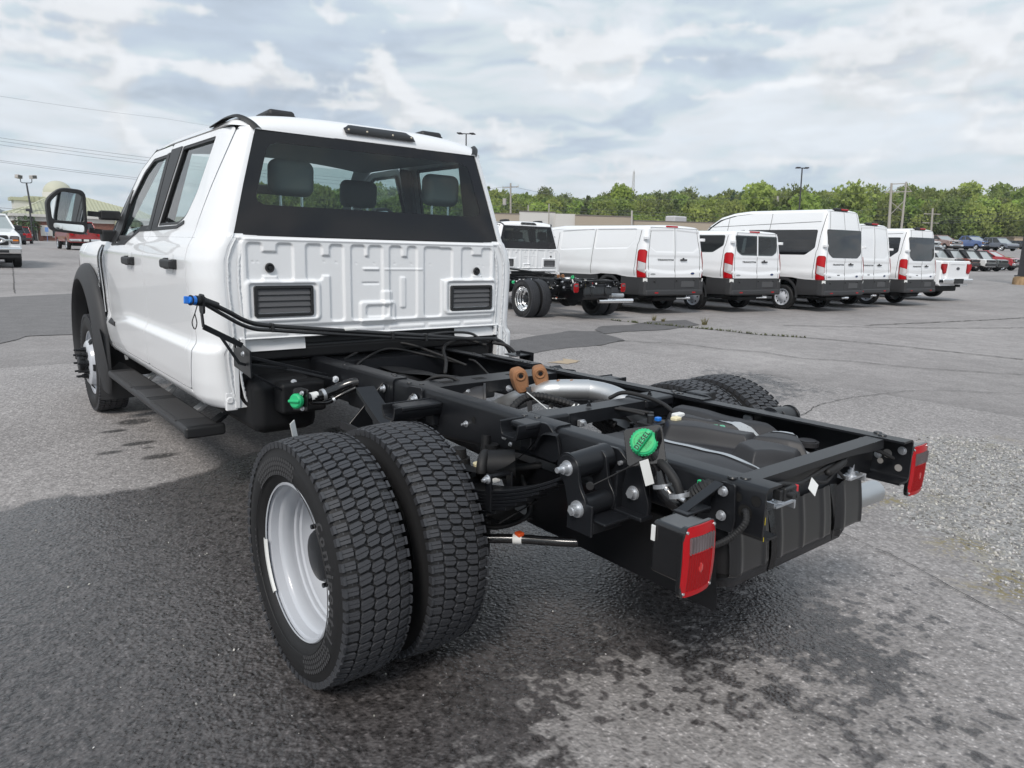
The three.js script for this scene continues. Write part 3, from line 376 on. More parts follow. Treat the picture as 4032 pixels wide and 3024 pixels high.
// -- roof, drip caps, marker lamps, high brake lamp
{
  const roofY = x => 1.985 + .088 * Math.pow(1 - Math.pow(Math.min(1, Math.abs(x) / .777), 3.0), .5);
  const zFront = x => -3.22 - .10 * (1 - (x / .78) ** 2);
  const fn = (u, v) => {
    const s = u * 2 - 1, x = .777 * Math.sin(s * Math.PI / 2) * (0.55 + .45 * Math.abs(s)), X = .777 * Math.sign(s) * Math.pow(Math.abs(s), .8);
    const ry = roofY(X), zr = -1.735;
    if (v < .82) { const t = v / .82, z = mix(zFront(X), zr, t); return [X * (1 + .0), ry - .018 * sstep(.35, 0, t), z]; }
    const ph = (v - .82) / .18 * Math.PI / 2, low = 1.966; return [X * mix(1, .872, Math.sin(ph) ** 2), ry - (ry - low) * (1 - Math.cos(ph)), zr + .125 * Math.sin(ph)];
  };
  part('roof', grid(60, 60, fn, true), M.paint, truck);
  for (const sx of [-1, 1]) {
    const F = sx < 0 ? g => g : mirrorX;
    part('drip_cap', F((() => { const c = new THREE.CatmullRomCurve3([[-.772, 2.000, -2.02], [-.768, 2.012, -1.88], [-.757, 2.026, -1.77], [-.728, 2.030, -1.695], [-.692, 2.004, -1.640], [-.664, 1.968, -1.610]].map(p => V(...p))); return grid(6, 30, (u, v) => { const p = c.getPointAt(v), w = .021 * sstep(0, .25, v) + .004, q = (u - .5) * 2; return [p.x + q * w * .85, p.y + .008 * (1 - q * q) - q * w * .1 * 0 + (q < 0 ? q * w * .35 : -q * w * .05), p.z + (v > .5 ? .004 : 0)]; }, true); })()), M.plastic, truck);
    // door frame and pillars inside the skin keep the openings closed
    part('roof_rail', F(grid(4, 20, (u, v) => [-.778 + u * .05, 1.978 + .010 * u, mix(-3.2, -1.7, v)], true)), M.paint, truck);
  }
  const lampShape = (x, z, y) => { const g = new RoundedBoxGeometry(.17, .052, .22, 3, .024); const p = g.attributes.position; for (let i = 0; i < p.count; i++) { const f = sstep(.11, -.11, p.getZ(i)); p.setY(i, p.getY(i) * (1 - .35 * f * (p.getY(i) > 0 ? 1 : 0))); p.setX(i, p.getX(i) * (1 - .12 * (p.getY(i) > 0 ? 1 : 0))); } g.computeVertexNormals(); g.translate(x, y, z); return g; };
  for (const x of [-.45, .50]) part('roof_marker_lamp', lampShape(x, -1.93, 2.086), M.plastic, truck);
  // two taller pods that clear the roof line
  const bl = part('high_brake_lamp', grid(24, 8, (u, v) => { const x = mix(-.205, .232, u), e = Math.min(u, 1 - u); const y = mix(2.000, 2.052, v * (.55 + .45 * sstep(0, .10, e))); return [x + .012, y, -1.610 - (y - 2.0) * .85 + .016 * Math.sin(v * Math.PI) * sstep(0, .05, e) + .008]; }), M.plastic, truck);
  for (const x of [-.185, -.075, .085, .205]) part('screw', orient(new THREE.SphereGeometry(.0065, 10, 6), [x + .014, 2.02, -1.606], [0, 0, 1]), std([.55, .5, .4], .5, .3), bl);
}
// -- front end: fender, hood, windshield, grille side
{
  const S = sideL, arch = []; for (let i = 0; i <= 22; i++) { const a = mix(-.10, Math.PI + .10, i / 22); arch.push([-4.553 + .565 * Math.cos(a), .55 + .60 * Math.sin(a)]); }
  const fenderFn = (a, b, l = 0) => { const nose = sstep(-4.9, -5.55, a); const w = halfW(Math.min(b, 1.36), -4.05) + .012 * Math.exp(-(((a + 4.55) / .5) ** 2)) - .14 * nose * nose - (b > 1.26 ? 1.0 * (b - 1.26) ** 1.6 : 0); return [-(w + l), b, a]; };
  const outline = [[-3.992, .60], [-3.992, 1.345], [-4.05, 1.40], [-5.45, 1.335], [-5.56, 1.25], [-5.60, .62], [-5.14, .62], ...arch.slice().reverse().map(p => p), [-4.0, .60]].filter((p, i, a) => !i || Math.hypot(p[0] - a[i - 1][0], p[1] - a[i - 1][1]) > .004);
  bothSides('fender', panel(outline, [], fenderFn, .07, .02), M.paint, truck);
  for (const sx of [-1, 1]) {
    const F = sx < 0 ? g => g : mirrorX;
    const fl = part('fender_flare', F(merge([grid(10, 48, (u, v) => { // swept arch: outer edge on the skin, lip standing out
      let p, n; const A0 = -.5, A1 = Math.PI + .35, a = mix(A0, A1, v); const c = Math.cos(a), s = Math.sin(a);
      const r = mix(.635, .51, sstep(.1, .85, u)) + (a < 0 ? .05 * -a : 0), x = -1.005 - .085 * Math.sin(Math.min(1, u / .8) * Math.PI / 2) * (a < 0 ? mix(1, .7, -a / .5) : 1) + (u > .85 ? (u - .85) / .15 * .12 : 0);
      return [x, .55 + r * s * (s > 0 ? 1.035 : 1), -4.553 + r * c]; }),
      // mud guard hanging behind the wheel
      grid(6, 10, (u, v) => { const y = mix(.60, .18, v); return [mix(-1.07, -.80, u), y, -4.02 + .02 * v - .06 * v * v + .02 * Math.sin(u * 3)]; }), grid(6, 10, (u, v) => { const y = mix(.74, .36, v); return [-1.045 + .05 * v - .02 * u, y, mix(-4.02, -3.90, u) - .02 * v]; }, true)])), M.cladding, truck);
    part('wheel_well', F(grid(6, 24, (u, v) => { const a = mix(-.35, Math.PI + .1, v); return [mix(-1.0, -.62, u), .55 + .56 * Math.sin(a), -4.553 + .56 * Math.cos(a)]; })), M.frameDull, fl);
    // vent with raised lettering at the back of the fender
    const fv = part('fender_vent', F(panel([[-4.045, .86], [-4.045, 1.33], [-4.10, 1.36], [-4.135, 1.36], [-4.105, .86]], [], fenderFn, .03, .006, .014)), M.plastic, truck);
    part('chrome_strip', F(panel([[-4.036, .86], [-4.036, 1.36], [-4.044, 1.36], [-4.044, .86]], [], fenderFn, .04, .006, .018)), M.chrome, fv);
    const t = textGeo('F-550', .045, .003); t.rotateZ(Math.PI / 2); t.rotateY(-Math.PI / 2); t.translate(-(halfW(1.1) + .022), 1.12, -4.072); part('lettering', sx < 0 ? t : (t.translate(2 * (halfW(1.1) + .022), 0, 0), t), M.chrome, fv);
  }
  const hood = grid(30, 24, (u, v) => { const x = mix(-.93, .93, u), z = mix(-5.50, -3.98, v), k = Math.abs(x) / .93; return [x * mix(.90, 1, v), 1.39 + .10 * sstep(0, .5, v) * (1 - k ** 4) + .05 * sstep(.28, .42, k) * (1 - sstep(.8, 1, k)) * (1 - .4 * (1 - v)) - .05 * k ** 6 - .10 * (1 - v) ** 4, z]; }, true);
  part('hood', hood, M.paint, truck);
  part('grille', [box(-.80, .80, .80, 1.30, -5.60, -5.53, .04), box(-.86, .86, 1.02, 1.10, -5.63, -5.58, .02)], M.chrome, truck);
  part('front_bumper', box(-.98, .98, .45, .74, -5.80, -5.55, .05), M.chrome, truck);
  for (const s of [-1, 1]) part('headlight', box(s * .62, s * .92, .95, 1.25, -5.62, -5.50, .04), M.lensClear, truck);
  const ws = (u, v) => { const t = v, y = mix(1.40, 1.985, t), w = mix(.86, .70, t), x = mix(-w, w, u); return [x, y, mix(-4.02, -3.24, t) - .16 * (1 - (x / w) ** 2) * (1 - .4 * t)]; };
  part('windshield', grid(20, 12, ws), M.glass, truck);
  for (const sx of [-1, 1]) { const F = sx < 0 ? g => g : mirrorX; part('windshield_pillar', F(grid(5, 16, (u, v) => { const p = ws(0, v); const y = p[1], zw = p[2]; const dz = lerpTable([[1.38, -3.95], [1.56, -3.76], [1.86, -3.43], [1.98, -3.12]], y); return [mix(p[0] + .02, -halfW(y) - .001, u), y, mix(zw, dz, u)]; }, true)), M.paint, truck); }
}
// -- cab interior
{
  const inn = (name, g, m, p = truck) => part(name, g, m, p);
  inn('headliner', grid(10, 10, (u, v) => [mix(-.75, .75, u), 1.965 + .05 * (1 - (u * 2 - 1) ** 2), mix(-3.25, -1.66, v)]), M.headliner);
  inn('cab_floor', box(-.92, .92, .84, .88, -3.9, -1.57, .01), M.trim);
  inn('inner_wall', [box(-.80, .80, .88, 1.50, -1.60, -1.575, .01), ...[-1, 1].map(s => merge([box(s * .90, s * .955, .88, 1.43, -3.95, -1.75, .01), bar([s * .87, 1.42, -1.86], [s * .72, 1.96, -1.76], .05, .16, [0, 0, 1], .02), bar([s * .875, 1.45, -2.64], [s * .745, 1.95, -2.56], .05, .12, [0, 0, 1], .02)]))], M.trim);
  inn('dashboard', [box(-.86, .86, 1.02, 1.40, -3.98, -3.55, .08), box(-.16, .16, 1.15, 1.47, -3.62, -3.56, .03)], M.trim);
  inn('steering_wheel', (() => { const g = new THREE.TorusGeometry(.19, .016, 8, 32); g.rotateX(-.45); g.translate(-.42, 1.33, -3.32); return g; })(), M.trim);
  inn('rear_view_mirror', box(-.13, .13, 1.77, 1.84, -3.50, -3.47, .03), M.trim);
  const headrest = (x, y, z, w = .245, h = .19, d = .11) => { const g = new RoundedBoxGeometry(w, h, d, 5, .05); g.rotateX(.08); g.translate(x, y, z); return g; };
  const rs = inn('rear_seat', [box(-.80, .80, .90, 1.52, -1.86, -1.66, .07), box(-.80, .80, 1.02, 1.20, -2.40, -1.75, .07)], M.seat);
  for (const x of [-.44, .52]) { inn('headrest', headrest(x, 1.755, -1.76), M.seat, rs); for (const d of [-.06, .06]) inn('headrest_post', rod([x + d, 1.5, -1.76], [x + d, 1.69, -1.76], .008), M.chrome, rs); }
  for (const x of [-.45, .45]) { const fs = inn('front_seat', [box(x - .26, x + .26, 1.05, 1.62, -2.78, -2.58, .08), box(x - .27, x + .27, 1.05, 1.22, -3.25, -2.65, .07)], M.seat); inn('headrest', headrest(x, 1.765, -2.72, .27, .19, .12), M.seat, fs); for (const d of [-.06, .06]) inn('headrest_post', rod([x + d, 1.6, -2.70], [x + d, 1.69, -2.70], .008), M.chrome, fs); }
}
// -- towing mirrors
for (const sx of [-1, 1]) {
  const F = sx < 0 ? g => g : mirrorX, z = -3.72;
  const face = roundPoly([[-1.345, 1.452], [-1.118, 1.428], [-1.112, 1.726], [-1.262, 1.738], [-1.350, 1.655]], .045);
  const shell = (() => { const n = 7, L = []; const c = [-1.23, 1.585]; const rings = [[0, 1], [.02, 1.03], [.06, 1.02], [.10, .93], [.135, .72], [.15, .35], [.152, 0.02]]; const O = densify(face, .03); const P = [], I = []; rings.forEach(([d, s]) => O.forEach(p => P.push(c[0] + (p[0] - c[0]) * s, c[1] + (p[1] - c[1]) * s, z - d))); const m = O.length; for (let j = 0; j < rings.length - 1; j++) for (let i = 0; i < m; i++) { const a = j * m + i, b = j * m + (i + 1) % m; I.push(a, b, a + m, b, b + m, a + m); } const g = new THREE.BufferGeometry(); g.setAttribute('position', new THREE.Float32BufferAttribute(P, 3)); g.setIndex(I); return BGU.toCreasedNormals(g, .7); })();
  const up = roundPoly([[-1.322, 1.522], [-1.132, 1.512], [-1.134, 1.702], [-1.255, 1.714], [-1.326, 1.640]], .025), lo = roundPoly([[-1.316, 1.462], [-1.136, 1.442], [-1.134, 1.492], [-1.320, 1.502]], .018);
  const mm = part('side_mirror', F(merge([shell, plateZ(face, z - .002, .010, [up, lo], .003), bar([-1.10, 1.575, z - .05], [-.93, 1.565, z - .05], .05, .035), bar([-1.10, 1.46, z - .05], [-.95, 1.44, z - .05], .05, .035), box(-1.03, -.90, 1.535, 1.60, z - .10, z - .005, .012), box(-1.03, -.93, 1.385, 1.465, z - .10, z - .005, .012)])), M.plastic, truck);
  const glassUp = plateZ(inset(up, -.004), z - .006, .004, [], 0), glassLo = plateZ(inset(lo, -.003), z - .004, .004, [], 0);
  const turnG = (g, a, b, cx, cy) => { g.translate(-cx, -cy, -z); g.rotateY(a); g.rotateX(b); g.translate(cx, cy, z); return g; };
  part('mirror_glass', F(turnG(glassUp, .06, -.02, -1.23, 1.61)), M.mirror, mm); part('mirror_glass', F(turnG(glassLo, .02, .05, -1.23, 1.475)), M.mirror, mm);
}
// ================================================================ wheels of the truck (lathed round x; outer face towards -x)
const TYRE_R = .404;
function tyreCarcass() { return latheX([[-.088, .262], [-.100, .272], [-.112, .300], [-.1135, .330], [-.110, .352], [-.104, .366], [-.1045, .376], [-.100, .386], [-.090, .3915], [0, .3925], [.090, .3915], [.100, .386], [.1045, .376], [.104, .366], [.110, .352], [.1135, .330], [.112, .300], [.100, .272], [.088, .262], [.075, .25], [-.075, .25], [-.088, .262]], 96); }
function treadGeo(N = 68, seed = 4) {
  const L = [], pitch = 2 * Math.PI / N, r = rng(seed), arc = TYRE_R;
  const hh = pitch * arc / 2 - .0026;
  const wrap = (poly, phase, top = 0) => { // poly in (x, arc), raised block with chamfered edges
    const c = poly.reduce((s, p) => [s[0] + p[0] / poly.length, s[1] + p[1] / poly.length], [0, 0]); const ring = (k, rr) => poly.map(p => { const x = c[0] + (p[0] - c[0]) * k, s = c[1] + (p[1] - c[1]) * k; const ax = Math.abs(x); const R = rr - (ax > .060 ? (ax - .060) ** 2 * 3.2 : 0) - .002 * (ax / .06) ** 2; const a = phase + s / arc; return [x, R * Math.cos(a), R * Math.sin(a)]; });
    const A = ring(1, .388), B = ring(1, TYRE_R - .0012 - top), D = ring(.94, TYRE_R - top), n = poly.length, P = []; const tri = (a, b, d) => P.push(...a, ...b, ...d);
    for (let i = 0; i < n; i++) { const j = (i + 1) % n; tri(A[i], B[i], A[j]); tri(A[j], B[i], B[j]); tri(B[i], D[i], B[j]); tri(B[j], D[i], D[j]); if (i > 0 && i < n - 1) tri(D[0], D[j], D[i]); }
    L.push(P);
  };
  const clip = (p, sgn, off) => { const o = [], d = q => sgn * q[1] - off; for (let i = 0; i < p.length; i++) { const a = p[i], b = p[(i + 1) % p.length], da = d(a), db = d(b); if (da >= 0) o.push(a); if (da * db < 0) { const t = da / (da - db); o.push([a[0] + (b[0] - a[0]) * t, a[1] + (b[1] - a[1]) * t]); } } return o; };
  const block = (poly, a, skew) => { for (const sg of [-1, 1]) { const h = clip(poly, sg, .0007); if (h.length > 2) wrap(h.map(([x, s]) => [x, s - skew * x]), a, .0006 * r()); } };
  const h = hh - .0016, core = [[-.0125, -h], [.0125, -h], [.0198, -h * .52], [.0198, h * .52], [.0125, h], [-.0125, h], [-.0198, h * .52], [-.0198, -h * .52]];
  const lf = [[-.0590, -h], [-.0315, -h], [-.0222, -h * .48], [-.0222, h * .48], [-.0315, h], [-.0590, h], [-.0620, h * .6], [-.0620, -h * .6]], rt = lf.map(p => [-p[0], p[1]]).reverse();
  for (let i = 0; i < N; i++) {
    const a = i * pitch; block(core, a, .20); block(lf, a + pitch / 2, .20); block(rt, a + pitch / 2, .20);
    const q = hh - .0042, sh = [[-.0680, -q], [-.1075, -q], [-.1075, q], [-.0680, q], [-.0665, q * .5], [-.0665, -q * .5]], off = { '-1': .35, '1': .80 };
    for (const s of [-1, 1]) block(s < 0 ? sh : sh.map(p => [-p[0], p[1]]).reverse(), a + pitch * off[s], .05);
    for (const s of [-1, 1]) { const k = -.05 * s * .1075, a0 = a + pitch * off[s] - (q - k) / arc, a1 = a + pitch * off[s] + (q + k) / arc, P = []; const pt = (x, R, t) => [s * x, R * Math.cos(t), R * Math.sin(t)]; const o0 = pt(.1085, .3955, a0), o1 = pt(.1085, .3955, a1), u0 = pt(.1075, .378, a0), u1 = pt(.1075, .378, a1), i0 = pt(.103, .376, a0), i1 = pt(.103, .376, a1), t0 = pt(.100, .3965, a0), t1 = pt(.100, .3965, a1); for (const f of [[o0, u0, o1], [o1, u0, u1], [o0, i0, u0], [o1, u1, i1], [o0, t0, i0], [o1, i1, t1], [t0, o0, t1], [t1, o0, o1], [u0, i0, u1], [u1, i0, i1]]) P.push(...f[0], ...f[1], ...f[2]); L.push(P); }
    // small ties between shoulder blocks
    if (i % 1 === 0) for (const s of [-1, 1]) { const t = a + pitch * (off[s] + .5), P = [[s * .079, -.006], [s * .093, -.006], [s * .093, .006], [s * .079, .006]]; wrap(s < 0 ? P : P, t, .007); }
  }
  const g = new THREE.BufferGeometry(); g.setAttribute('position', new THREE.Float32BufferAttribute(L.flat(), 3)); g.computeVertexNormals(); return g;
}
const CARCASS = tyreCarcass(), TREAD = treadGeo(), TREAD_INNER = treadGeo(68, 9);
function arcText(s, size, R, x, a0, step) { // raised letters on the outer sidewall, tops outward, reading clockwise seen from -x
  const L = []; let a = a0; for (const ch of s) { if (ch === ' ') { a += size * .4 / R; continue; } const g = new TextGeometry(ch, { font, size, depth: .0016, curveSegments: 2, bevelEnabled: false }); g.computeBoundingBox(); const w = g.boundingBox.max.x; g.translate(-w / 2, 0, 0); a += (w / 2 + .003) / R; const m = new THREE.Matrix4().makeBasis(V(0, -Math.sin(a), Math.cos(a)), V(0, Math.cos(a), Math.sin(a)), V(-1, 0, 0)); g.applyMatrix4(m); g.translate(x, R * Math.cos(a), R * Math.sin(a)); a += (w / 2 + .003) / R; L.push(g); } return merge(L); }
function hexPatch(a0, a1) { const L = []; for (let k = 0; k < 4; k++) { const R = .296 + k * .0152, n = Math.round((a1 - a0) * R / .0175); for (let i = 0; i < n; i++) { const a = a0 + (a1 - a0) * (i + (k % 2) * .5) / n; const g = new THREE.CircleGeometry(.0074, 6); g.rotateY(-Math.PI / 2); g.translate(-.1140 + Math.abs(R - .322) * .035, R * Math.cos(a), R * Math.sin(a)); L.push(g); } } return merge(L); }
const RIM_OUT = latheX([[-.092, .252], [-.0935, .2575], [-.090, .2610], [-.085, .2600], [-.0815, .2520], [-.078, .2475], [-.052, .2440], [-.046, .2370], [-.040, .2330], [-.012, .2310], [-.006, .2335], [.000, .2335], [.005, .2285], [.012, .2270], [.018, .2290], [.024, .2230], [.060, .2200], [.072, .2130], [.080, .2000], [.083, .1800], [.084, .085]], 72);
const HUB = latheX([[.084, .152], [.072, .151], [.066, .144], [.064, .098], [.040, .092], [-.004, .088], [-.016, .080], [-.020, .060], [-.020, 0]], 40);
const lugs = (x, r, n, dir, len, mat) => { const L = []; for (let i = 0; i < n; i++) { const a = i / n * Math.PI * 2 + .2; L.push(hexBolt([x, r * Math.cos(a), r * Math.sin(a)], [dir, 0, 0], .0165, .026, len)); } return L; };
function dualWheel(x, sx, outer) {
  // outer wheel dishes inward; the inner wheel faces the other way
  const w = new THREE.Group(); w.name = 'wheel'; truck.add(w);
  const f = outer ? 1 : -1, F = g => { const c = g.clone(); if ((sx > 0) !== (f < 0)) { return mirrorX(c); } return clean(c); };
  part('tyre', F(CARCASS), M.rubber, w); part('tread', F(outer ? TREAD : TREAD_INNER), M.tread, w);
  part('rim', F(RIM_OUT), outer ? M.rim : M.frameDull, w);
  if (outer) {
    part('hub', F(HUB), M.frame, w);
    for (const l of lugs(.066, .1235, 10, -1, .022)) part('lug_nut', F(l), M.frame, w);
    part('sidewall_lettering', F(merge([arcText('Continental', .041, .294, -.1120, .80, 0), arcText('225/70 R19.5', .014, .292, -.1115, 4.2, 0)])), M.tyreMark, w);
    part('sidewall_pattern', F(hexPatch(-.85, .20)), M.tyreMark, w).userData.kind = 'stuff'; part('sidewall_pattern', F(hexPatch(2.10, 2.85)), M.tyreMark, w).userData.kind = 'stuff';
    const wt = latheX([[-.0935, .240], [-.1005, .246], [-.0995, .2605], [-.0945, .2635]], 20, 3.62, 4.38); part('wheel_weight', F(wt.rotateX(.32)), M.whiteTag, w);
    part('bead_ring', F(latheX([[-.1128, .2885], [-.1150, .2895], [-.1128, .2905]], 72)), M.rubber, w);
  }
  w.position.set(x, .4015, 0); return w;
}
for (const sx of [-1, 1]) { dualWheel(sx * 1.090, sx, true); dualWheel(sx * .805, sx, false); }
// front wheel: convex disc with long studs
{
  const disc = latheX([[-.092, .252], [-.0935, .2575], [-.090, .2610], [-.0815, .2520], [-.078, .2455], [-.055, .2400], [-.040, .2280], [-.034, .2200], [-.045, .2120], [-.085, .1960], [-.118, .1800], [-.130, .1600], [-.132, .090], [-.128, .088], [-.128, 0]], 64);
  for (const sx of [-1, 1]) {
    const w = new THREE.Group(); w.name = 'wheel'; truck.add(w); const F = sx < 0 ? g => clean(g.clone()) : mirrorX;
    part('tyre', F(CARCASS), M.rubber, w); part('tread', F(TREAD), M.tread, w); part('rim', F(disc), M.rim, w);
    const holes = []; for (let i = 0; i < 5; i++) { const a = i / 5 * 6.283 + .4; holes.push(orient(new THREE.CylinderGeometry(.028, .028, .004, 18).rotateX(Math.PI / 2), [-.105, .192 * Math.cos(a), .192 * Math.sin(a)], [-1, .62 * Math.cos(a), .62 * Math.sin(a)])); }
    part('vent_hole', F(merge(holes)), M.frameDull, w);
    part('hub', F(latheX([[-.128, .095], [-.140, .094], [-.146, .088], [-.150, .070], [-.185, .066], [-.190, .055], [-.190, 0]], 36)), M.frame, w);
    for (const l of lugs(-.131, .1125, 10, -1, .042)) part('lug_nut', F(l), M.frame, w);
    w.position.set(sx * .945, .4015, -4.553);
  }
}
// running boards
for (const sx of [-1, 1]) {
  const F = sx < 0 ? g => g : mirrorX, x0 = -1.030, x1 = -.855, z0 = -3.90, z1 = -1.86, y = .432;
  const sec = [[x0, y - .045], [x0 - .004, y - .020], [x0 + .004, y - .002], [x0 + .012, y], [x1 - .02, y], [x1, y - .004], [x1 + .004, y - .03], [x1 - .01, y - .055], [x0 + .02, y - .058]];
  const board = plate(roundPoly(sec, .006, 2), z1 - z0, null, [], .004); board.translate(0, 0, z0);
  const rb = part('running_board', F(board), M.cladding, truck);
  part('end_cap', F(merge([box(x0 - .006, x1 + .03, y - .062, y + .003, z1 - .004, z1 + .045, .016)])), M.plastic, rb);
  const tr = []; for (const [a, b] of [[z0 + .12, -3.12], [-2.62, z1 - .16]]) { const n = Math.round((b - a) / .020); for (let i = 0; i < n; i++) tr.push(bar([x0 + .018, y + .002, a + i * .020], [x1 - .018, y + .002, a + i * .020 + .006], .0075, .006)); for (let i = 0; i < n; i++) tr.push(box(x0 - .004, x0 + .014, y - .004, y + .004, a + i * .02 - .004, a + i * .02 + .006, .002)); }
  tr.push(box(x0 + .008, x1 - .01, y - .001, y + .004, -3.0, -2.74, .004));
  part('step_tread', F(merge(tr)), M.stepTread ??= std([.07, .071, .075], .55), rb);
  for (const z of [-3.5, -2.95, -2.3, -1.95]) part('bracket', F(merge([bar([x1 + .01, y - .03, z], [-.62, .60, z], .06, .012), bar([x1 - .05, y - .05, z], [x1 + .06, y + .02, z], .08, .02)])), z === -1.95 ? M.frameDull : M.steel, rb);
}
// ================================================================ frame, running gear and small hardware of the truck
const railTop = z => .8404 + .0127 * (z - 1.185);
const railBot = smoothTable([[-5.2, .60], [-2.2, .60], [-1.2, .625], [-.75, .64], [-.3, .645], [.0, .672], [.2, .70], [.42, .706], [.75, .690], [1.2, .696]], .1);
function railGeo(xo, z0, z1, n, dy, t = .007, flange = .074, botLift = 0) { // C channel, web outside at -xo, open towards the middle
  const r = .020, S = z => { const T = railTop(z) + dy, B = railBot(z) - dy * .6 + botLift, o = []; const arc = (cx, cy, R, a0, a1, k = 5) => { for (let i = 0; i <= k; i++) { const a = mix(a0, a1, i / k); o.push([cx + R * Math.cos(a), cy + R * Math.sin(a)]); } }; const X = -xo, I = X + flange; o.push([I, T]); arc(X + r, T - r, r, Math.PI / 2, Math.PI); arc(X + r, B + r, r, Math.PI, Math.PI * 1.5); o.push([I, B], [I, B + t]); arc(X + r, B + r, r - t, Math.PI * 1.5, Math.PI); arc(X + r, T - r, r - t, Math.PI, Math.PI / 2); o.push([I, T - t]); return o; };
  const P = [], ix = []; let m; for (let k = 0; k <= n; k++) { const z = mix(z0, z1, k / n), s = S(z); m = s.length; for (const p of s) P.push(p[0], p[1], z); }
  for (let k = 0; k < n; k++) for (let i = 0; i < m; i++) { const a = k * m + i, b = k * m + (i + 1) % m; ix.push(a, b, a + m, b, b + m, a + m); }
  const caps = [0, n]; for (const k of caps) { const s = S(mix(z0, z1, k / n)), tri = THREE.ShapeUtils.triangulateShape(s.map(p => new THREE.Vector2(...p)), []); for (const t3 of tri) ix.push(...(k ? t3.map(q => k * m + q) : t3.slice().reverse().map(q => q))); }
  const g = new THREE.BufferGeometry(); g.setAttribute('position', new THREE.Float32BufferAttribute(P, 3)); g.setIndex(ix); return BGU.toCreasedNormals(g, .6);
}
const each = fn => { for (const sx of [-1, 1]) fn(sx, sx < 0 ? g => clean(g) : mirrorX); };
each((sx, F) => {
  const r = part('frame_rail', F(railGeo(.434, -5.4, 1.185, 110, 0)), M.frame, truck);
  part('rail_sleeve', F(railGeo(.4405, -.80, .405, 30, .0065)), M.frame, r);
  part('rail_sleeve', F(railGeo(.447, -1.10, -.66, 12, .013)), M.frame, r);
  part('splice_plate', F(plateX(roundPoly([[.28, .72], [.28, .835], [.38, .842], [.43, .80], [.445, .742], [.42, .715]], .02), -.4475, .010)), M.frame, r);
  for (const z of [1.10, 1.075]) part('rivet', F(rivet([-.395 - (z < 1.09 ? .022 : 0), railTop(z), z], [0, 1, 0], .0145, .004)), M.frame, r);
  for (const [x, z] of [[-.415, .22], [-.385, .255], [-.42, -.56], [-.40, -.72], [-.385, -.76], [-.40, -.90], [-.415, -1.02], [-.40, .27], [-.395, -.50], [-.405, -1.22]]) part('rivet', F(rivet([x, railTop(z) + (z < .4 && z > -.8 ? .0065 : 0) + (z < -.66 && z > -1.1 ? .0065 : 0), z], [0, 1, 0], .013, .0035)), M.frame, r);
  // holes punched in the web: rolled lip and dark inside
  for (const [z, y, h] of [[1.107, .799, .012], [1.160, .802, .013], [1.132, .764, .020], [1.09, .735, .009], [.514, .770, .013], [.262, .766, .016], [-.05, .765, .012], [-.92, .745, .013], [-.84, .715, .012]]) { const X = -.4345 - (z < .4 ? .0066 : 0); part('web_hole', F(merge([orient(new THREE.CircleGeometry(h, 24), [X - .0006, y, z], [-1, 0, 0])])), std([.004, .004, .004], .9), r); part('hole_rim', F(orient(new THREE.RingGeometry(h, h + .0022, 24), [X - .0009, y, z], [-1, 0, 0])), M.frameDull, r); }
  for (const [z, y, rr, hh, st] of [[.140, .741, .0075, .006, 0], [.175, .722, .006, .005, 0], [-.10, .74, .009, .008, .012], [-.295, .775, .010, .008, .014], [-.49, .77, .017, .012, .006], [.713, .792, .008, .012, 0]]) part('bolt', F(hexBolt([-.441, y, z], [-1, 0, 0], rr, hh, st)), M.zinc, r);
});
// -- cross members
const cross = (name, z0, z1, y, drop, x = .362, arch = 0) => part(name, merge([grid(40, 6, (u, v) => { const xx = mix(-x, x, u), e = Math.abs(u * 2 - 1); return [xx, y - arch * Math.cos(u * Math.PI * 2 - Math.PI) * .5 - .0, mix(z0, z1, v)]; }, true), grid(40, 6, (u, v) => { const xx = mix(-x, x, u); const e = Math.abs(u * 2 - 1); return [xx, y - .0005 - v * drop * (1 - .35 * sstep(.9, .3, e)), z1]; }, true), grid(40, 6, (u, v) => [mix(-x, x, u), y - .0005 - v * drop * (1 - .35 * sstep(.9, .3, Math.abs(u * 2 - 1))), z0])]), M.frame, truck);
cross('rear_cross_member', 1.066, 1.122, .8365, .03);
part('rear_member_web', grid(44, 10, (u, v) => { const x = mix(-.40, .40, u), e = Math.abs(u * 2 - 1); return [x, mix(.834, .70 + .055 * sstep(.95, .55, e), v), 1.070 + .004 * Math.sin(v * 3)]; }), M.frame, truck);
{ const mid = cross('cross_member', .175, .262, .8265, .075); part('reinforcement', [box(.18, .362, .790, .832, .150, .270, .012), box(-.362, -.24, .785, .832, .165, .275, .012)], M.frame, mid); for (const [x, z] of [[-.10, .225], [.27, .21]]) part('bolt', hexBolt([x, .832, z], [0, 1, 0], .008, .008, .01), M.frame, mid); part('cable_clip', [box(-.20, -.175, .775, .80, .265, .285, .004), hexBolt([-.185, .79, .284], [0, 0, 1], .009, .008)], M.zinc, mid); }
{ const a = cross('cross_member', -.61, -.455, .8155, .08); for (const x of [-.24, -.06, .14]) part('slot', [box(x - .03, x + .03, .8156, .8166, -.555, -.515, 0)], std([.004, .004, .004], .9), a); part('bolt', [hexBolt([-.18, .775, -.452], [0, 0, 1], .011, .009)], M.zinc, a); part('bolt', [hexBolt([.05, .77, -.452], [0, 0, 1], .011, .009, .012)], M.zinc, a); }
cross('cross_member', -1.55, -1.42, .79, .12); cross('cross_member', -2.6, -2.45, .72, .12); cross('cross_member', -5.0, -4.8, .75, .12);
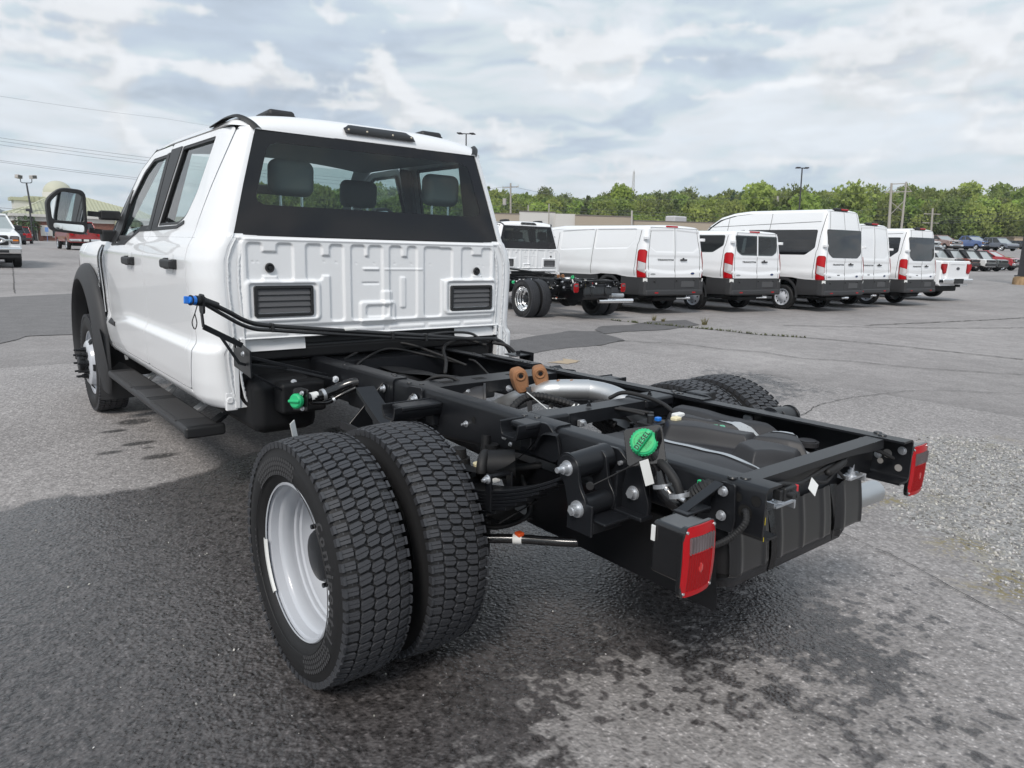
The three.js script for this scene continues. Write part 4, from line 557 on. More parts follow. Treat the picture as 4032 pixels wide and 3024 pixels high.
// -- axle, springs, shackles
{
  const ax = part('rear_axle', merge([rod([-.93, .4015, 0], [.93, .4015, 0], .062, .062, 24), (() => { const g = new THREE.SphereGeometry(.205, 24, 16); g.scale(1, .95, .8); g.translate(.02, .41, 0); return g; })(), latheX([[-.17, .0], [-.17, .17], [.17, .17], [.17, 0]], 28).rotateY(Math.PI / 2).translate(.02, .41, .06)]), M.frameDull, truck);
  part('drive_shaft', rod([.02, .45, -.15], [0, .55, -2.2], .055, .055, 20), M.frameDull, truck);
  const ly = z => .5655 + .42 * z * z + .040 * Math.abs(z);
  each((sx, F) => {
    const ls = new THREE.Group(); ls.name = 'leaf_spring'; truck.add(ls);
    for (let k = 0; k < 9; k++) { const L0 = k < 2 ? -.70 : mix(-.62, -.22, (k - 2) / 6), L1 = k === 0 ? .655 : k === 1 ? .60 : mix(.52, .20, (k - 2) / 6), n = 30; const top = v => { const z = mix(L0, L1, v); return [z, ly(z) - k * .0118 - (k > 5 ? .001 : 0)]; }; const O = []; for (let i = 0; i <= n; i++) O.push(top(i / n)); const lo = O.slice().reverse().map(([z, y]) => [z, y - .0102]); part('leaf', F(plateX([...O, ...lo], -.605, .085, [], .0012)), M.frame, ls); }
    part('spring_clip', F(merge([box(-.612, -.603, .535, .665, .255, .285, .002), box(-.522, -.514, .535, .66, .255, .285, .002), box(-.612, -.514, .652, .660, .258, .282, .002)])), M.frame, ls);
    part('bolt', F(hexBolt([-.612, .648, .268], [-1, 0, 0], .011, .012, .008)), M.zinc, ls);
    part('spring_plate', F(merge([box(-.62, -.50, .555, .60, -.11, .11, .012), box(-.62, -.50, .42, .475, -.10, .10, .012), ...[-.08, .08].flatMap(z => [-.615, -.505].map(x => rod([x, .36, z], [x, .62, z], .010)))])), M.frame, ls);
    // shackle: big eye on the rail, two cheeks, lower eye and foot channel
    const sh = new THREE.Group(); sh.name = 'shackle'; truck.add(sh);
    part('upper_eye', F(merge([rod([-.600, .787, .648], [-.452, .800, .655], .041, .041, 28), rod([-.606, .7865, .648], [-.598, .787, .648], .046, .046, 28)])), M.frame, sh);
    part('cheek', F(plateX(roundPoly([[.612, .812], [.648, .832], [.692, .815], [.700, .745], [.735, .700], [.722, .645], [.680, .640], [.655, .675], [.640, .735], [.612, .760]], .02), -.608, .009)), M.frame, sh);
    part('cheek', F(plateX(roundPoly([[.622, .812], [.655, .835], [.697, .825], [.712, .745], [.745, .705], [.735, .655], [.690, .650], [.665, .685], [.650, .735], [.622, .77]], .02), -.500, .009)), M.frame, sh);
    part('lower_eye', F(rod([-.604, .678, .700], [-.492, .684, .704], .033, .033, 24)), M.frame, sh);
    part('bolt', F(hexBolt([-.606, .787, .648], [-1, 0, 0], .0170, .018, .022)), M.zinc, sh);
    part('bolt', F(hexBolt([-.610, .676, .698], [-1, 0, 0], .0180, .018, .004)), M.zinc, sh);
    part('foot_channel', F(merge([box(-.60, -.475, .612, .655, .735, .755, .004), box(-.61, -.60, .605, .700, .655, .757, .004), box(-.60, -.475, .650, .658, .70, .80, .003)])), M.frame, sh);
    // hanger bracket bolted to the web
    const hb = part('hanger_bracket', F(merge([plateX(roundPoly([[.60, .69], [.60, .828], [.70, .832], [.74, .80], [.82, .825], [.83, .70], [.79, .655], [.72, .66]], .015), -.446, .010), plateX(roundPoly([[.755, .80], [.80, .81], [.845, .70], [.84, .655], [.735, .655], [.735, .70]], .012), -.468, .012), box(-.50, -.445, .655, .668, .735, .845, .004), box(-.495, -.447, .66, .78, .732, .742, .003)])), M.frame, truck);
    part('bolt', F(hexBolt([-.4695, .722, .785], [-1, 0, 0], .015, .013)), M.zinc, hb); part('bolt', F(hexBolt([-.4485, .798, .788], [-1, 0, 0], .0125, .010)), M.zinc, hb);
    // jounce brackets: short troughs standing out from the rail
    for (const [z, y, x] of [[-.32, .762, -.66], [.29, .806, -.545]]) part('jounce_bracket', F(merge([plate(roundPoly([[-.052, .034], [-.052, .008], [-.040, -.022], [.040, -.022], [.052, .008], [.052, .034], [.044, .034], [.042, .010], [.032, -.012], [-.032, -.012], [-.042, .010], [-.044, .034]], .008, 2), Math.abs(x + .44), null, [], .001).applyMatrix4(new THREE.Matrix4().makeBasis(V(0, 0, 1), V(0, 1, 0), V(-1, 0, 0))).translate(-.44, y, z), box(x + .03, -.44, y + .012, y + .034, z - .03, z + .055, .008), box(-.47, -.44, y - .07, y + .02, z - .03, z + .03, .006)])), M.frame, truck);
    // gussets in front of the wheel
    part('gusset', F(merge([...[-.735, -.47].map(z => plateZ([[-.445, .80], [-.46, .80], [-.635, .625], [-.625, .605], [-.445, .605]], z, .006)), box(-.64, -.56, .60, .612, -.79, -.46, .003), box(-.645, -.635, .60, .64, -.79, -.46, .003), plateX(roundPoly([[-.77, .80], [-.69, .80], [-.69, .62], [-.77, .62]], .015), -.448, .007), plateX(roundPoly([[-.53, .82], [-.41, .83], [-.40, .70], [-.53, .66]], .02), -.449, .008)])), M.frame, truck);
    part('bolt', F(hexBolt([-.456, .775, -.728], [-1, 0, 0], .013, .012, .004)), M.zinc, truck); part('bolt', F(hexBolt([-.457, .775, -.455], [-1, 0, 0], .016, .013, .004)), M.zinc, truck);
    part('shock_absorber', F(merge([rod([-.52, .30, .12], [-.50, .62, .10], .030), rod([-.50, .60, .10], [-.48, .74, .08], .018)])), M.frameDull, truck);
    part('jounce_bumper', F(merge([rod([-.56, .60, .02], [-.56, .655, .02], .05, .042, 24), rod([-.56, .655, .02], [-.56, .69, .02], .032, .028, 20)])), M.rubber, truck);
  });
  part('bump_cushion', (() => { const g = new THREE.TorusGeometry(.050, .018, 10, 28, Math.PI); g.rotateY(.7); g.translate(-.56, .655, .18); return g; })(), M.rubber, truck);
  part('brake_can', merge([rod([-.56, .665, .17], [-.47, .67, .24], .052, .052, 26), rod([-.59, .655, .19], [-.40, .668, .30], .012)]), M.frameDull, truck);
  part('sensor_can', rod([-.47, .62, .10], [-.47, .71, .10], .028, .028, 20), M.frameDull, truck);
  part('fluid_cup', rod([-.52, .618, .10], [-.52, .646, .10], .020, .026, 18), M.cream, truck);
  part('barcode_tag', bar([-.55, .66, .205], [-.545, .615, .235], .035, .004), M.whiteTag, truck);
  part('curved_strap', (() => { const c = new THREE.CatmullRomCurve3([[-.585, .640, .06], [-.56, .640, .16], [-.52, .672, .26], [-.485, .735, .33], [-.455, .808, .385], [-.452, .822, .46]].map(p => V(...p))); const P = c.getSpacedPoints(30); return grid(3, 30, (u, v) => { const p = P[Math.round(v * 30)]; return [p.x - .028 + u * .056 * (1 - .5 * v), p.y, p.z - .02 * u]; }); })(), M.frameDull, truck);
  part('sway_bar', tube([[-.66, .405, .12], [-.60, .410, .20], [-.50, .415, .29], [-.38, .425, .44], [-.25, .435, .55], [-.05, .44, .60], [.4, .44, .60], [.60, .42, .25]], .0165, 14), M.gloss, truck);
  part('sway_link', [box(-.68, -.60, .36, .44, .10, .19, .02), rod([-.64, .40, .14], [-.60, .56, .10], .012)], M.frameDull, truck);
  part('red_clip', [box(-.645, -.625, .395, .43, .185, .20, .004)], M.redPlug, truck); part('zip_label', rod([-.505, .4145, .284], [-.485, .4160, .308], .0185, .0185, 16), M.whiteTag, truck); part('orange_tag', box(-.505, -.480, .428, .442, .288, .315, .003), M.orange, truck);
  part('brake_hose', [tube([[-.66, .52, .05], [-.60, .50, .12], [-.55, .44, .20], [-.45, .50, .30], [-.40, .60, .20]], .009), tube([[-.58, .50, .12], [-.52, .46, .22], [-.44, .48, .30]], .006)], M.frameDull, truck);
  part('spring_hook', bar([-.60, .505, .32], [-.52, .60, .42], .012, .004), M.frameDull, truck);
}
// -- fuel tank between the rails, skid plates under and behind it
{
  const poly = (x, z, P) => sdPoly(P, x, z), st = (d, w) => sstep(w, -w, d);
  const A = [[.03, .50], [.11, .42], [.24, .74], [.12, .77]], B = [[.13, .42], [.20, .41], [.27, .70], [.255, .745]], D = [[.02, .79], [.11, .785], [.17, .95], [.10, .97], [-.04, .90]], E = [[.13, .775], [.26, .76], [.29, .86], [.20, .95], [.17, .90]], R = [[.24, .32], [.345, .30], [.36, .72], [.30, .80], [.26, .66]], G = [[-.30, .40], [-.10, .36], [-.005, .60], [-.01, .74], [-.12, .98], [-.31, 1.0]];
  const y = (x, z) => { let h = .752; h += .050 * st(poly(x, z, A), .014); h += .054 * st(poly(x, z, B), .014); h += .048 * st(poly(x, z, D), .018); h += .050 * st(poly(x, z, E), .018); h += .052 * st(poly(x, z, R), .030); h += .024 * st(poly(x, z, G), .030); h += .010 * vn2(x * 9, z * 7); const e = Math.min(x + .345, .372 - x, z - .30, 1.045 - z); h -= .10 * sstep(.05, 0, e) ** 2; return h; };
  const tk = part('fuel_tank', merge([grid(150, 150, (u, v) => { const x = mix(-.345, .372, u), z = mix(.30, 1.045, v); return [x, y(x, z), z]; }, true), box(-.345, .372, .46, .66, .30, 1.045, .05)]), M.tank, truck);
  part('tank_cap', merge([rod([.29, .775, .90], [.29, .790, .90], .038, .038, 32), rod([.29, .79, .90], [.29, .794, .90], .030, .030, 32)]), M.tank, tk);
  part('strap', grid(4, 30, (u, v) => { const z = mix(.45, .98, v), x = mix(-.083, -.060, u) - .035 * sstep(.6, 1, v); return [x, Math.max(y(x, z), y(x - .02, z)) + .004, z]; }, true), M.strapGrey ??= std([.36, .39, .42], .5), tk); part('strap', grid(3, 30, (u, v) => { const z = mix(.33, .99, v), x = mix(.205, .222, u) + .05 * v; return [x, y(x, z) + .003, z]; }, true), M.strapGrey, tk);
  const mk = textGeo('1.58', .03, .001); mk.rotateX(-Math.PI / 2); mk.rotateY(-.9); mk.translate(.175, .797, .60); part('chalk_mark', mk, std([.15, .5, .33], .7), tk);
  part('sender_unit', [rod([.055, .775, .40], [.055, .812, .40], .013), rod([.085, .775, .375], [.085, .815, .375], .012), box(.03, .12, .772, .782, .35, .43, .004)], M.plastic, tk);
  part('blue_clip', [box(.082, .104, .785, .800, .395, .415, .003)], M.blue, tk); part('cream_plug', [box(.10, .135, .785, .812, .455, .485, .006)], M.cream, tk); part('white_plug', [box(.13, .18, .790, .818, .435, .465, .006)], M.whiteTag, tk);
  // rear skid: a ribbed apron hung under the last cross member
  const apron = (x0, x1) => grid(60, 26, (u, v) => { const x = mix(x0, x1, u), e = Math.min(u, 1 - u) * (x1 - x0); const rib = .0045 * Math.pow(Math.max(0, Math.sin((x - x0) / .062 * Math.PI)), 6); const top = .700 - .02 * sstep(.03, 0, e); const t = v; const yy = mix(top, .540, Math.min(1, t / .72)) - (t > .72 ? .030 * Math.sin((t - .72) / .28 * Math.PI / 2) : 0), zz = 1.055 + .018 * Math.sin(Math.min(1, t / .72) * 1.5) + rib - (t > .72 ? .30 * Math.pow((t - .72) / .28, 2) : 0) - .012 * sstep(.018, 0, e); return [x, yy, zz]; });
  const sk = part('skid_plate', [apron(-.37, -.175)], M.skid, truck); part('skid_panel', [apron(-.165, .185)], M.skid, sk); part('skid_panel', [apron(.215, .385)], M.skid, sk);
  part('skid_bottom', [box(-.375, .385, .43, .53, .28, .97, .05), grid(20, 12, (u, v) => [mix(-.415, -.372, Math.sin(v * 1.5)), mix(.66, .42, v), mix(.20, 1.03, u)])], M.skid, sk);
  part('notch', [grid(8, 14, (u, v) => [mix(-.185, -.155, u), mix(.70, .505, v), 1.045 + .03 * Math.sin(v * 2.2) - .012 * Math.sin(u * Math.PI)]), grid(8, 14, (u, v) => [mix(.175, .225, u) + .02 * v, mix(.69, .51, v), 1.048 + .022 * Math.sin(v * 2.2) - .012 * Math.sin(u * Math.PI)])], M.gloss, sk);
  for (const x of [-.155, .285]) { const b = part('tank_bracket', [box(x - .045, x + .05, .706, .714, 1.045, 1.085, .002), box(x + .045, x + .052, .690, .716, 1.050, 1.090, .002), box(x - .048, x - .042, .706, .722, 1.04, 1.08, .002)], M.zinc, truck); part('bolt', hexBolt([x - .005, .714, 1.066], [0, 1, 0], .013, .012, .026), M.zinc, b); }
  part('side_shield', [grid(30, 16, (u, v) => { const z = mix(.05, .90, u); return [-.40 + .06 * v * v, mix(.66, .47 - .03 * Math.sin(u * 2.8), v), z]; }), grid(24, 10, (u, v) => { const z = mix(-.05, .9, u); return [mix(-.36, -.1, v), .455 - .035 * Math.sin(u * 2.8) - .02 * v, z]; })], M.skid, truck);
}
// -- exhaust
{
  const pts = [[.02, .58, -.95], [.03, .62, -.62], [.035, .735, -.36], [.085, .797, -.215], [.16, .803, -.155], [.23, .803, -.11], [.268, .795, -.01], [.272, .775, .08], [.30, .71, .19], [.42, .60, .40], [.50, .52, .66], [.55, .505, .84], [.66, .505, .90], [.83, .505, .915]];
  const c = new THREE.CatmullRomCurve3(pts.map(p => V(...p)), false, 'centripetal');
  const ex = part('exhaust_pipe', new THREE.TubeGeometry(c, 140, .0445, 26), M.steel, truck);
  part('pipe_sleeve', new THREE.TubeGeometry(new THREE.CatmullRomCurve3([c.getPointAt(.355), c.getPointAt(.385), c.getPointAt(.415)]), 12, .0465, 26), M.steel, ex);
  for (const t of [.36, .385]) { const p = c.getPointAt(t); part('weld', (() => { const g = new THREE.SphereGeometry(.008, 8, 6); g.scale(1.6, .5, 1); g.translate(p.x - .012, p.y + .043, p.z); return g; })(), M.rust, ex); }
  part('pipe_mouth', orient(new THREE.CircleGeometry(.040, 24), [.826, .505, .9149], [1, 0, .09]), std([.01, .01, .01], .9), ex);
  // two rubber hangers, coated brown, on flat steel straps
  for (const [x, y, z, r] of [[-.018, .838, -.290, .35], [.082, .844, -.262, .55]]) {
    const body = plate(roundPoly([[-.026, .020], [-.018, .048], [.018, .048], [.026, .020], [.021, -.022], [.016, -.040], [-.016, -.040], [-.021, -.022]], .018, 5), .05, null, [], .006); body.translate(0, 0, -.025); body.rotateZ(.22); body.rotateY(-r); body.scale(1.45, 1.25, 1.2); body.translate(x, y, z);
    const h = part('exhaust_hanger', [body], M.rust, truck); const f = (dy, m, rr) => { const g = new THREE.CylinderGeometry(rr, rr, .06, 8); g.rotateX(Math.PI / 2); g.translate(0, dy, 0); g.rotateZ(.22); g.rotateY(-r); g.scale(1.45, 1.25, 1.3); g.translate(x, y, z); return g; };
    part('hanger_pin', [f(.024, 0, .008)], M.frame, h); part('hanger_pin', [f(-.020, 0, .007)], M.rust, h); part('hanger_ring', (() => { const g = new THREE.TorusGeometry(.014, .0035, 8, 20); g.translate(0, .024, .032); g.rotateZ(.22); g.rotateY(-r); g.scale(1.45, 1.25, 1.2); g.translate(x, y, z); return g; })(), M.rust, h);
    part('hanger_strap', bar([x + .012, y - .020, z + .048], [x + .022, y - .13, z + .052], .026, .006, [0, 0, 1]), M.strap2 ??= std([.10, .10, .105], .5, .4), h);
  }
}
// -- filler caps, hoses and lines
{
  const capGeo = (R, h) => { const L = [latheX([[0, 0], [0, R * .94], [h * .3, R], [h * .8, R], [h, R * .93], [h + .003, R * .80], [h + .004, 0]], 40).rotateY(-Math.PI / 2)]; for (let i = 0; i < 26; i++) { const a = i / 26 * 6.283; L.push(box(-.0025, .0025, R * .98, R * 1.03, .002, h * .85, .001).rotateZ(a)); } return merge(L); };
  const n = V(-.80, .42, .44).normalize(), ctr = [-.488, .886, .832];
  const cap1 = part('fuel_cap', orient(capGeo(.0385, .026), ctr, n.toArray(), .0), M.green, truck);
  const ridge = new RoundedBoxGeometry(.019, .072, .017, 3, .006); ridge.translate(0, 0, .040); ridge.rotateZ(-.75);
  part('cap_grip', orient(ridge, ctr, n.toArray()), M.green, cap1);
  // print on the cap
  const cv = document.createElement('canvas'); cv.width = cv.height = 512; const q = cv.getContext('2d'); q.clearRect(0, 0, 512, 512); q.fillStyle = '#23b56c'; q.fillRect(0, 0, 512, 512); q.fillStyle = '#0a2413'; q.textAlign = 'center'; q.font = 'bold 34px sans-serif';
  const ringText = 'TIGHTEN UNTIL CLICKS'; q.save(); q.translate(256, 256); [...ringText].forEach((ch, i) => { q.save(); q.rotate(-1.0 + i * .115); q.fillText(ch, 0, -196); q.restore(); }); q.restore();
  q.font = 'bold 22px sans-serif'; ['ULTRA LOW SULFUR', 'DIESEL FUEL ONLY', 'USE OF OTHER FUELS', 'MAY DAMAGE ENGINE'].forEach((s, i) => q.fillText(s, 256, 356 + i * 26)); q.font = 'bold 30px sans-serif'; q.fillText('B20 MAX', 256, 150);
  const ctx = new THREE.CanvasTexture(cv); ctx.colorSpace = THREE.SRGBColorSpace; const disc = new THREE.CircleGeometry(.0305, 40); disc.rotateZ(.82); disc.translate(0, 0, .0312); part('cap_print', orient(disc, ctr, n.toArray()), phy([1, 1, 1], .45, { map: ctx }), cap1);
  const word = textGeo('DIESEL', .0140, .0012, .95); word.rotateZ(.82); word.translate(0, 0, .0487); part('cap_lettering', orient(word, ctr, n.toArray()), std([.006, .02, .01], .6), cap1);
  const neck = part('filler_neck', [rod([-.488, .886, .832], [-.455, .815, .865], .036, .030, 20), orient(plate(rrect(-.055, -.06, .055, .05, .012), .006), [-.487, .883, .831], n.toArray()), plateZ([[-.49, .93], [-.475, .94], [-.445, .83], [-.445, .76], [-.49, .80]], .868, .004), tube([[-.455, .815, .865], [-.458, .770, .885], [-.452, .735, .93], [-.41, .715, .98]], .030, 16)], M.gloss, truck);
  part('vent_hose', [tube([[-.475, .845, .872], [-.482, .835, .905], [-.485, .805, .945], [-.483, .770, .965], [-.47, .745, .985]], .0125, 12)], M.rubber, neck); part('vent_hose', corrugated([[-.455, .76, .985], [-.462, .785, 1.005], [-.45, .80, 1.02], [-.42, .79, 1.03]], .024, 12, 60), M.rubber, neck);
  for (const [p, d] of [[[-.485, .772, .963], [0, -1, .35]], [[-.458, .772, .885], [0, -1, .3]]]) { part('hose_clamp', orient(latheX([[-.006, .0155], [-.006, .0315 * .55], [.006, .0315 * .55], [.006, .0155]], 24).rotateY(-Math.PI / 2).scale(p[1] > .7721 ? 1 : 1.8, p[1] > .7721 ? 1 : 1.8, 1), p, d), M.zinc, neck); part('clamp_screw', rod([p[0] - .020, p[1], p[2] + .006], [p[0] - .018, p[1] - .004, p[2] + .030], .006), M.zinc, neck); }
  part('hang_tag', (() => { const g = new THREE.BoxGeometry(.026, .075, .0012); g.rotateZ(.30); g.rotateY(-.55); g.translate(-.515, .815, .868); return g; })(), M.whiteTag, neck);
  part('cap_tether', [tube([[-.515, .860, .868], [-.54, .835, .84], [-.56, .79, .78], [-.60, .758, .742]], .0022, 6), orient(rivet([0, 0, 0], [0, 0, 1], .013, .003), [-.605, .757, .740], [-1, .1, .4])], M.rubber, neck);
  part('clip_label', box(-.452, -.440, .800, .816, .99, 1.03, .002), M.green, neck);
  // second green cap on its side neck
  const c2 = [-.728, .690, -1.045], d2 = [-.90, .12, .42]; const cap2 = part('filler_cap', orient(capGeo(.0345, .024), c2, d2), M.green, truck); part('cap_grip', orient((() => { const g = new RoundedBoxGeometry(.064, .014, .014, 2, .005); g.translate(0, 0, .030); return g; })(), c2, d2), M.green, cap2);
  const nk2 = part('filler_neck', [rod(c2, [-.60, .70, -1.06], .024, .024, 20), orient(plate(roundPoly([[-.045, -.05], [.045, -.05], [.045, .05], [0, .06], [-.045, .05]], .012), .006), [-.712, .692, -1.05], d2), tube([[-.60, .70, -1.06], [-.53, .72, -1.06], [-.47, .745, -1.04], [-.42, .76, -1.0]], .027, 16), tube([[-.66, .672, -1.05], [-.58, .665, -1.05], [-.53, .69, -1.04], [-.46, .73, -1.0]], .011, 12)], M.gloss, truck);
  part('hose_clamp', [rod([-.605, .70, -1.06], [-.590, .703, -1.06], .030, .030, 22)], M.zinc, nk2); part('hose_clamp', [rod([-.555, .672, -1.047], [-.545, .677, -1.045], .0165, .0165, 18)], M.zinc, nk2); part('white_label', rod([-.67, .696, -1.052], [-.63, .6985, -1.058], .0247, .0247, 20), M.whiteTag, nk2); part('bolt', [hexBolt([-.716, .728, -1.028], d2, .008, .007), hexBolt([-.716, .655, -1.028], d2, .008, .007)], M.zinc, nk2);
  // blue cap and its long tube behind the cab
  const c3 = [-1.092, 1.147, -1.30], d3 = [-.92, .10, .30]; const cap3 = part('filler_cap', orient(merge([latheX([[0, 0], [0, .021], [.018, .0225], [.020, .017], [.030, .016], [.034, .0]], 26).rotateY(-Math.PI / 2), (() => { const g = new RoundedBoxGeometry(.009, .034, .026, 2, .004); g.translate(0, 0, .040); return g; })()]), c3, d3), M.blue, truck); part('cap_band', orient(latheX([[.018, .018], [.018, .0235], [.022, .0235], [.022, .018]], 26).rotateY(-Math.PI / 2), c3, d3), M.rubber, cap3);
  const tb = part('filler_tube', [rod([-1.088, 1.147, -1.301], [-1.050, 1.141, -1.313], .0235, .0235, 22), rod([-1.05, 1.141, -1.313], [-.985, 1.118, -1.33], .020, .016, 20), tube([[-1.0, 1.122, -1.325], [-.93, 1.085, -1.345], [-.86, 1.045, -1.37], [-.79, 1.018, -1.40], [-.70, 1.002, -1.42], [-.29, .955, -1.42], [.20, .902, -1.42], [.52, .865, -1.42], [.735, .845, -1.42], [.80, .80, -1.41], [.82, .765, -1.40]], .0112, 14, 120), tube([[-1.04, 1.125, -1.31], [-.96, 1.075, -1.335], [-.87, 1.022, -1.36], [-.79, .992, -1.395], [-.70, .980, -1.415], [-.29, .935, -1.415], [.20, .885, -1.415], [.45, .868, -1.42]], .0092, 14, 110), tube([[.24, .905, -1.44], [.42, .905, -1.47], [.56, .890, -1.46], [.60, .865, -1.44]], .008, 8)], M.plastic, truck);
  for (const [x, y] of [[-.70, .995], [.20, .895], [-.02, .918]]) part('tube_clip', box(x - .008, x + .008, y - .024, y + .020, -1.442, -1.398, .004), M.plastic, tb); part('white_label', box(-.31, -.24, .957, .972, -1.432, -1.408, .004), M.whiteTag, tb);
  part('cap_tether', tube([[-1.085, 1.125, -1.29], [-1.10, 1.09, -1.28], [-1.115, 1.05, -1.275], [-1.105, 1.02, -1.275], [-1.095, 1.045, -1.275], [-1.10, 1.09, -1.28]], .0025, 6), M.rubber, tb);
  const br = part('tube_bracket', [plateX(roundPoly([[-1.345, 1.085], [-1.280, 1.085], [-1.275, 1.175], [-1.345, 1.175]], .02), -1.062, .007, [], .001), bar([-1.062, 1.09, -1.31], [-1.055, 1.02, -1.32], .030, .007, [1, 0, 0]), bar([-1.055, 1.025, -1.32], [-.88, .925, -1.33], .026, .007, [0, 0, 1]), bar([-.985, .985, -1.325], [-.90, .84, -1.32], .014, .007, [0, 0, 1]), bar([-.90, .843, -1.32], [-.87, .832, -1.32], .014, .007, [0, 0, 1])], M.frame, truck);
  part('plate', plateX([[-1.50, .945], [-1.265, .905], [-1.265, .775], [-1.50, .80]], -.868, .006, [rrect(-1.475, .895, -1.445, .912, .008)], .001), M.frame, br); part('bolt', hexBolt([-.877, .885, -1.33], [-1, 0, 0], .009, .007), M.zinc, br);
  part('brace', [bar([-.866, .875, -1.28], [-.46, .745, -1.31], .016, .006, [0, 0, 1]), bar([-.866, .838, -1.28], [-.68, .80, -1.30], .012, .005, [0, 0, 1]), bar([-.68, .80, -1.30], [-.45, .735, -1.22], .012, .005, [0, 0, 1]), bar([-.866, .80, -1.28], [-.62, .64, -1.35], .012, .005, [0, 0, 1])], M.frame, br);
  for (const p of [[-.62, .715, -1.36], [-.62, .63, -1.36], [-.455, .738, -1.225]]) part('bolt', hexBolt(p, [-.6, .2, .75], .012, .012, .01), M.zinc, br);
  // reservoir under the cab and flat heat shields, seen as dark bulk below the wall
  part('fluid_reservoir', [box(-.80, -.46, .44, .73, -2.3, -1.42, .06), box(-.70, -.46, .56, .72, -1.44, -1.32, .02)], M.frameDull, truck);
  part('transmission', [(() => { const g = new THREE.SphereGeometry(.17, 24, 16); g.scale(1, .55, 1.1); g.translate(-.02, .66, -1.15); return g; })(), rod([0, .62, -1.5], [0, .60, -.85], .11, .09, 24)], M.frameDull, truck);
  const can = part('canister', [rod([-.33, .70, -.62], [-.10, .715, -.44], .085, .085, 30), rod([-.10, .715, -.44], [-.092, .7155, -.434], .096, .096, 30), rod([-.345, .70, -.63], [-.33, .70, -.62], .05, .085, 30)], M.tank, truck); part('fitting', hexBolt([-.06, .70, -.41], [1, 0, .6], .012, .02, .02), M.zinc, can);
  part('heat_shield', grid(20, 8, (u, v) => { const x = mix(-.10, .30, v); return [x, .76 - .10 * v * v - .02 * Math.sin(u * 5), mix(-1.55, -.75, u)]; }), M.frameDull, truck);
  const L = (pts, r, m = M.rubber) => part('line', tube(pts, r, 8), m, truck);
  L([[-.36, .765, -1.45], [-.20, .80, -1.55], [.0, .845, -1.62], [.14, .845, -1.55], [.24, .80, -1.35], [.30, .76, -1.15]], .0085); L([[-.34, .75, -1.30], [-.20, .79, -1.42], [.02, .825, -1.52], [.20, .79, -1.42], [.34, .75, -1.3]], .007); L([[.06, .76, -1.0], [.20, .775, -1.2], [.36, .83, -1.45], [.55, .85, -1.52], [.64, .82, -1.42]], .010); L([[.36, .78, -1.2], [.30, .79, -1.05], [.28, .74, -.9], [.29, .68, -.8]], .006); L([[.70, .83, -1.42], [.76, .815, -1.36], [.80, .775, -1.33]], .011); L([[-.30, .79, -.66], [-.26, .83, -.60], [-.20, .828, -.56], [-.16, .80, -.52]], .008);
  part('wire_loom', corrugated([[-.33, .70, .02], [-.27, .80, -.02], [-.18, .835, -.02], [-.08, .815, .06], [0, .77, .16], [.04, .74, .24]], .0155, 12, 150), M.rubber, truck); part('wire_loom', corrugated([[-.03, .775, .16], [.03, .80, .12], [.08, .81, .14], [.12, .80, .20]], .012, 10, 80), M.rubber, truck);
  part('cable_tie', [bar([-.205, .855, -.02], [-.150, .79, .05], .010, .002), rod([-.15, .79, .05], [-.145, .785, .055], .012)], M.whiteTag, truck); part('loom_tape', rod([-.055, .800, .085], [-.035, .79, .11], .018, .018, 14), M.whiteTag, truck);
  L([[-.10, .79, .12], [-.03, .815, .19], [.02, .815, .28], [.05, .81, .37]], .0065); L([[-.07, .79, .12], [.0, .815, .20], [.05, .815, .30], [.085, .81, .37]], .0065); L([[.13, .82, .12], [.155, .845, .16], [.18, .845, .24], [.18, .83, .36], [.16, .80, .45]], .0085);
  // air line and harness along the last cross member
  part('wire_loom', [tube([[-.37, .80, 1.12], [-.30, .815, 1.14], [-.20, .795, 1.135], [-.10, .79, 1.12], [.02, .80, 1.11], [.14, .80, 1.10], [.24, .815, 1.09], [.34, .80, 1.11], [.40, .77, 1.14]], .0065, 8, 80), tube([[-.10, .785, 1.12], [.0, .76, 1.12], [.08, .775, 1.11], [.16, .735, 1.10]], .005, 8), tube([[.02, .785, 1.115], [.06, .795, 1.12], [.12, .80, 1.11]], .012, 8)], M.rubber, truck);
  const cn = part('connector', [box(-.285, -.225, .765, .805, 1.12, 1.155, .006), box(-.30, -.285, .77, .80, 1.125, 1.15, .004), rod([-.27, .785, 1.15], [-.27, .785, 1.172], .009), rod([-.25, .785, 1.15], [-.25, .785, 1.172], .009)], M.plastic, truck); part('red_lock', box(-.222, -.208, .768, .80, 1.125, 1.15, .003), M.redPlug, cn);
  part('paper_tag', (() => { const g = new THREE.BoxGeometry(.045, .032, .001); g.rotateZ(.6); g.rotateX(-.5); g.translate(-.12, .775, 1.145); return g; })(), M.whiteTag, truck);
  part('yellow_mark', [box(-.428, -.426, .745, .765, 1.1855, 1.1862, 0), box(-.428, -.426, .70, .712, 1.1855, 1.1862, 0)], std([.55, .42, .02], .7), truck);
  for (const [x, z] of [[-.395, 1.10], [-.375, 1.13]]) part('rivet', rivet([x, .703, z], [0, 1, 0], .014, .004), M.frame, truck);
  for (const [y, z] of [[.80, 1.06], [.795, 1.155]]) part('bolt', hexBolt([.427, y, z], [-1, 0, 0], .010, .006), M.zinc, truck); part('bolt', hexBolt([.427, .765, 1.08], [-1, 0, 0], .009, .007, .008), M.zinc, truck);
  for (const [y, z, r] of [[.775, 1.11, .015], [.745, 1.09, .010], [.735, 1.15, .012], [.80, 1.02, .012]]) part('web_hole', orient(new THREE.CircleGeometry(r, 22), [.4265, y, z], [-1, 0, 0]), std([.30, .29, .28], .8), truck);
  const rb2 = part('hanger_bracket', [plateX(roundPoly([[.56, .80], [.60, .80], [.61, .68], [.56, .68]], .01), .420, .006)], M.zinc, truck); part('bolt', hexBolt([.418, .77, .585], [-1, 0, 0], .012, .010, .02), M.zinc, rb2);
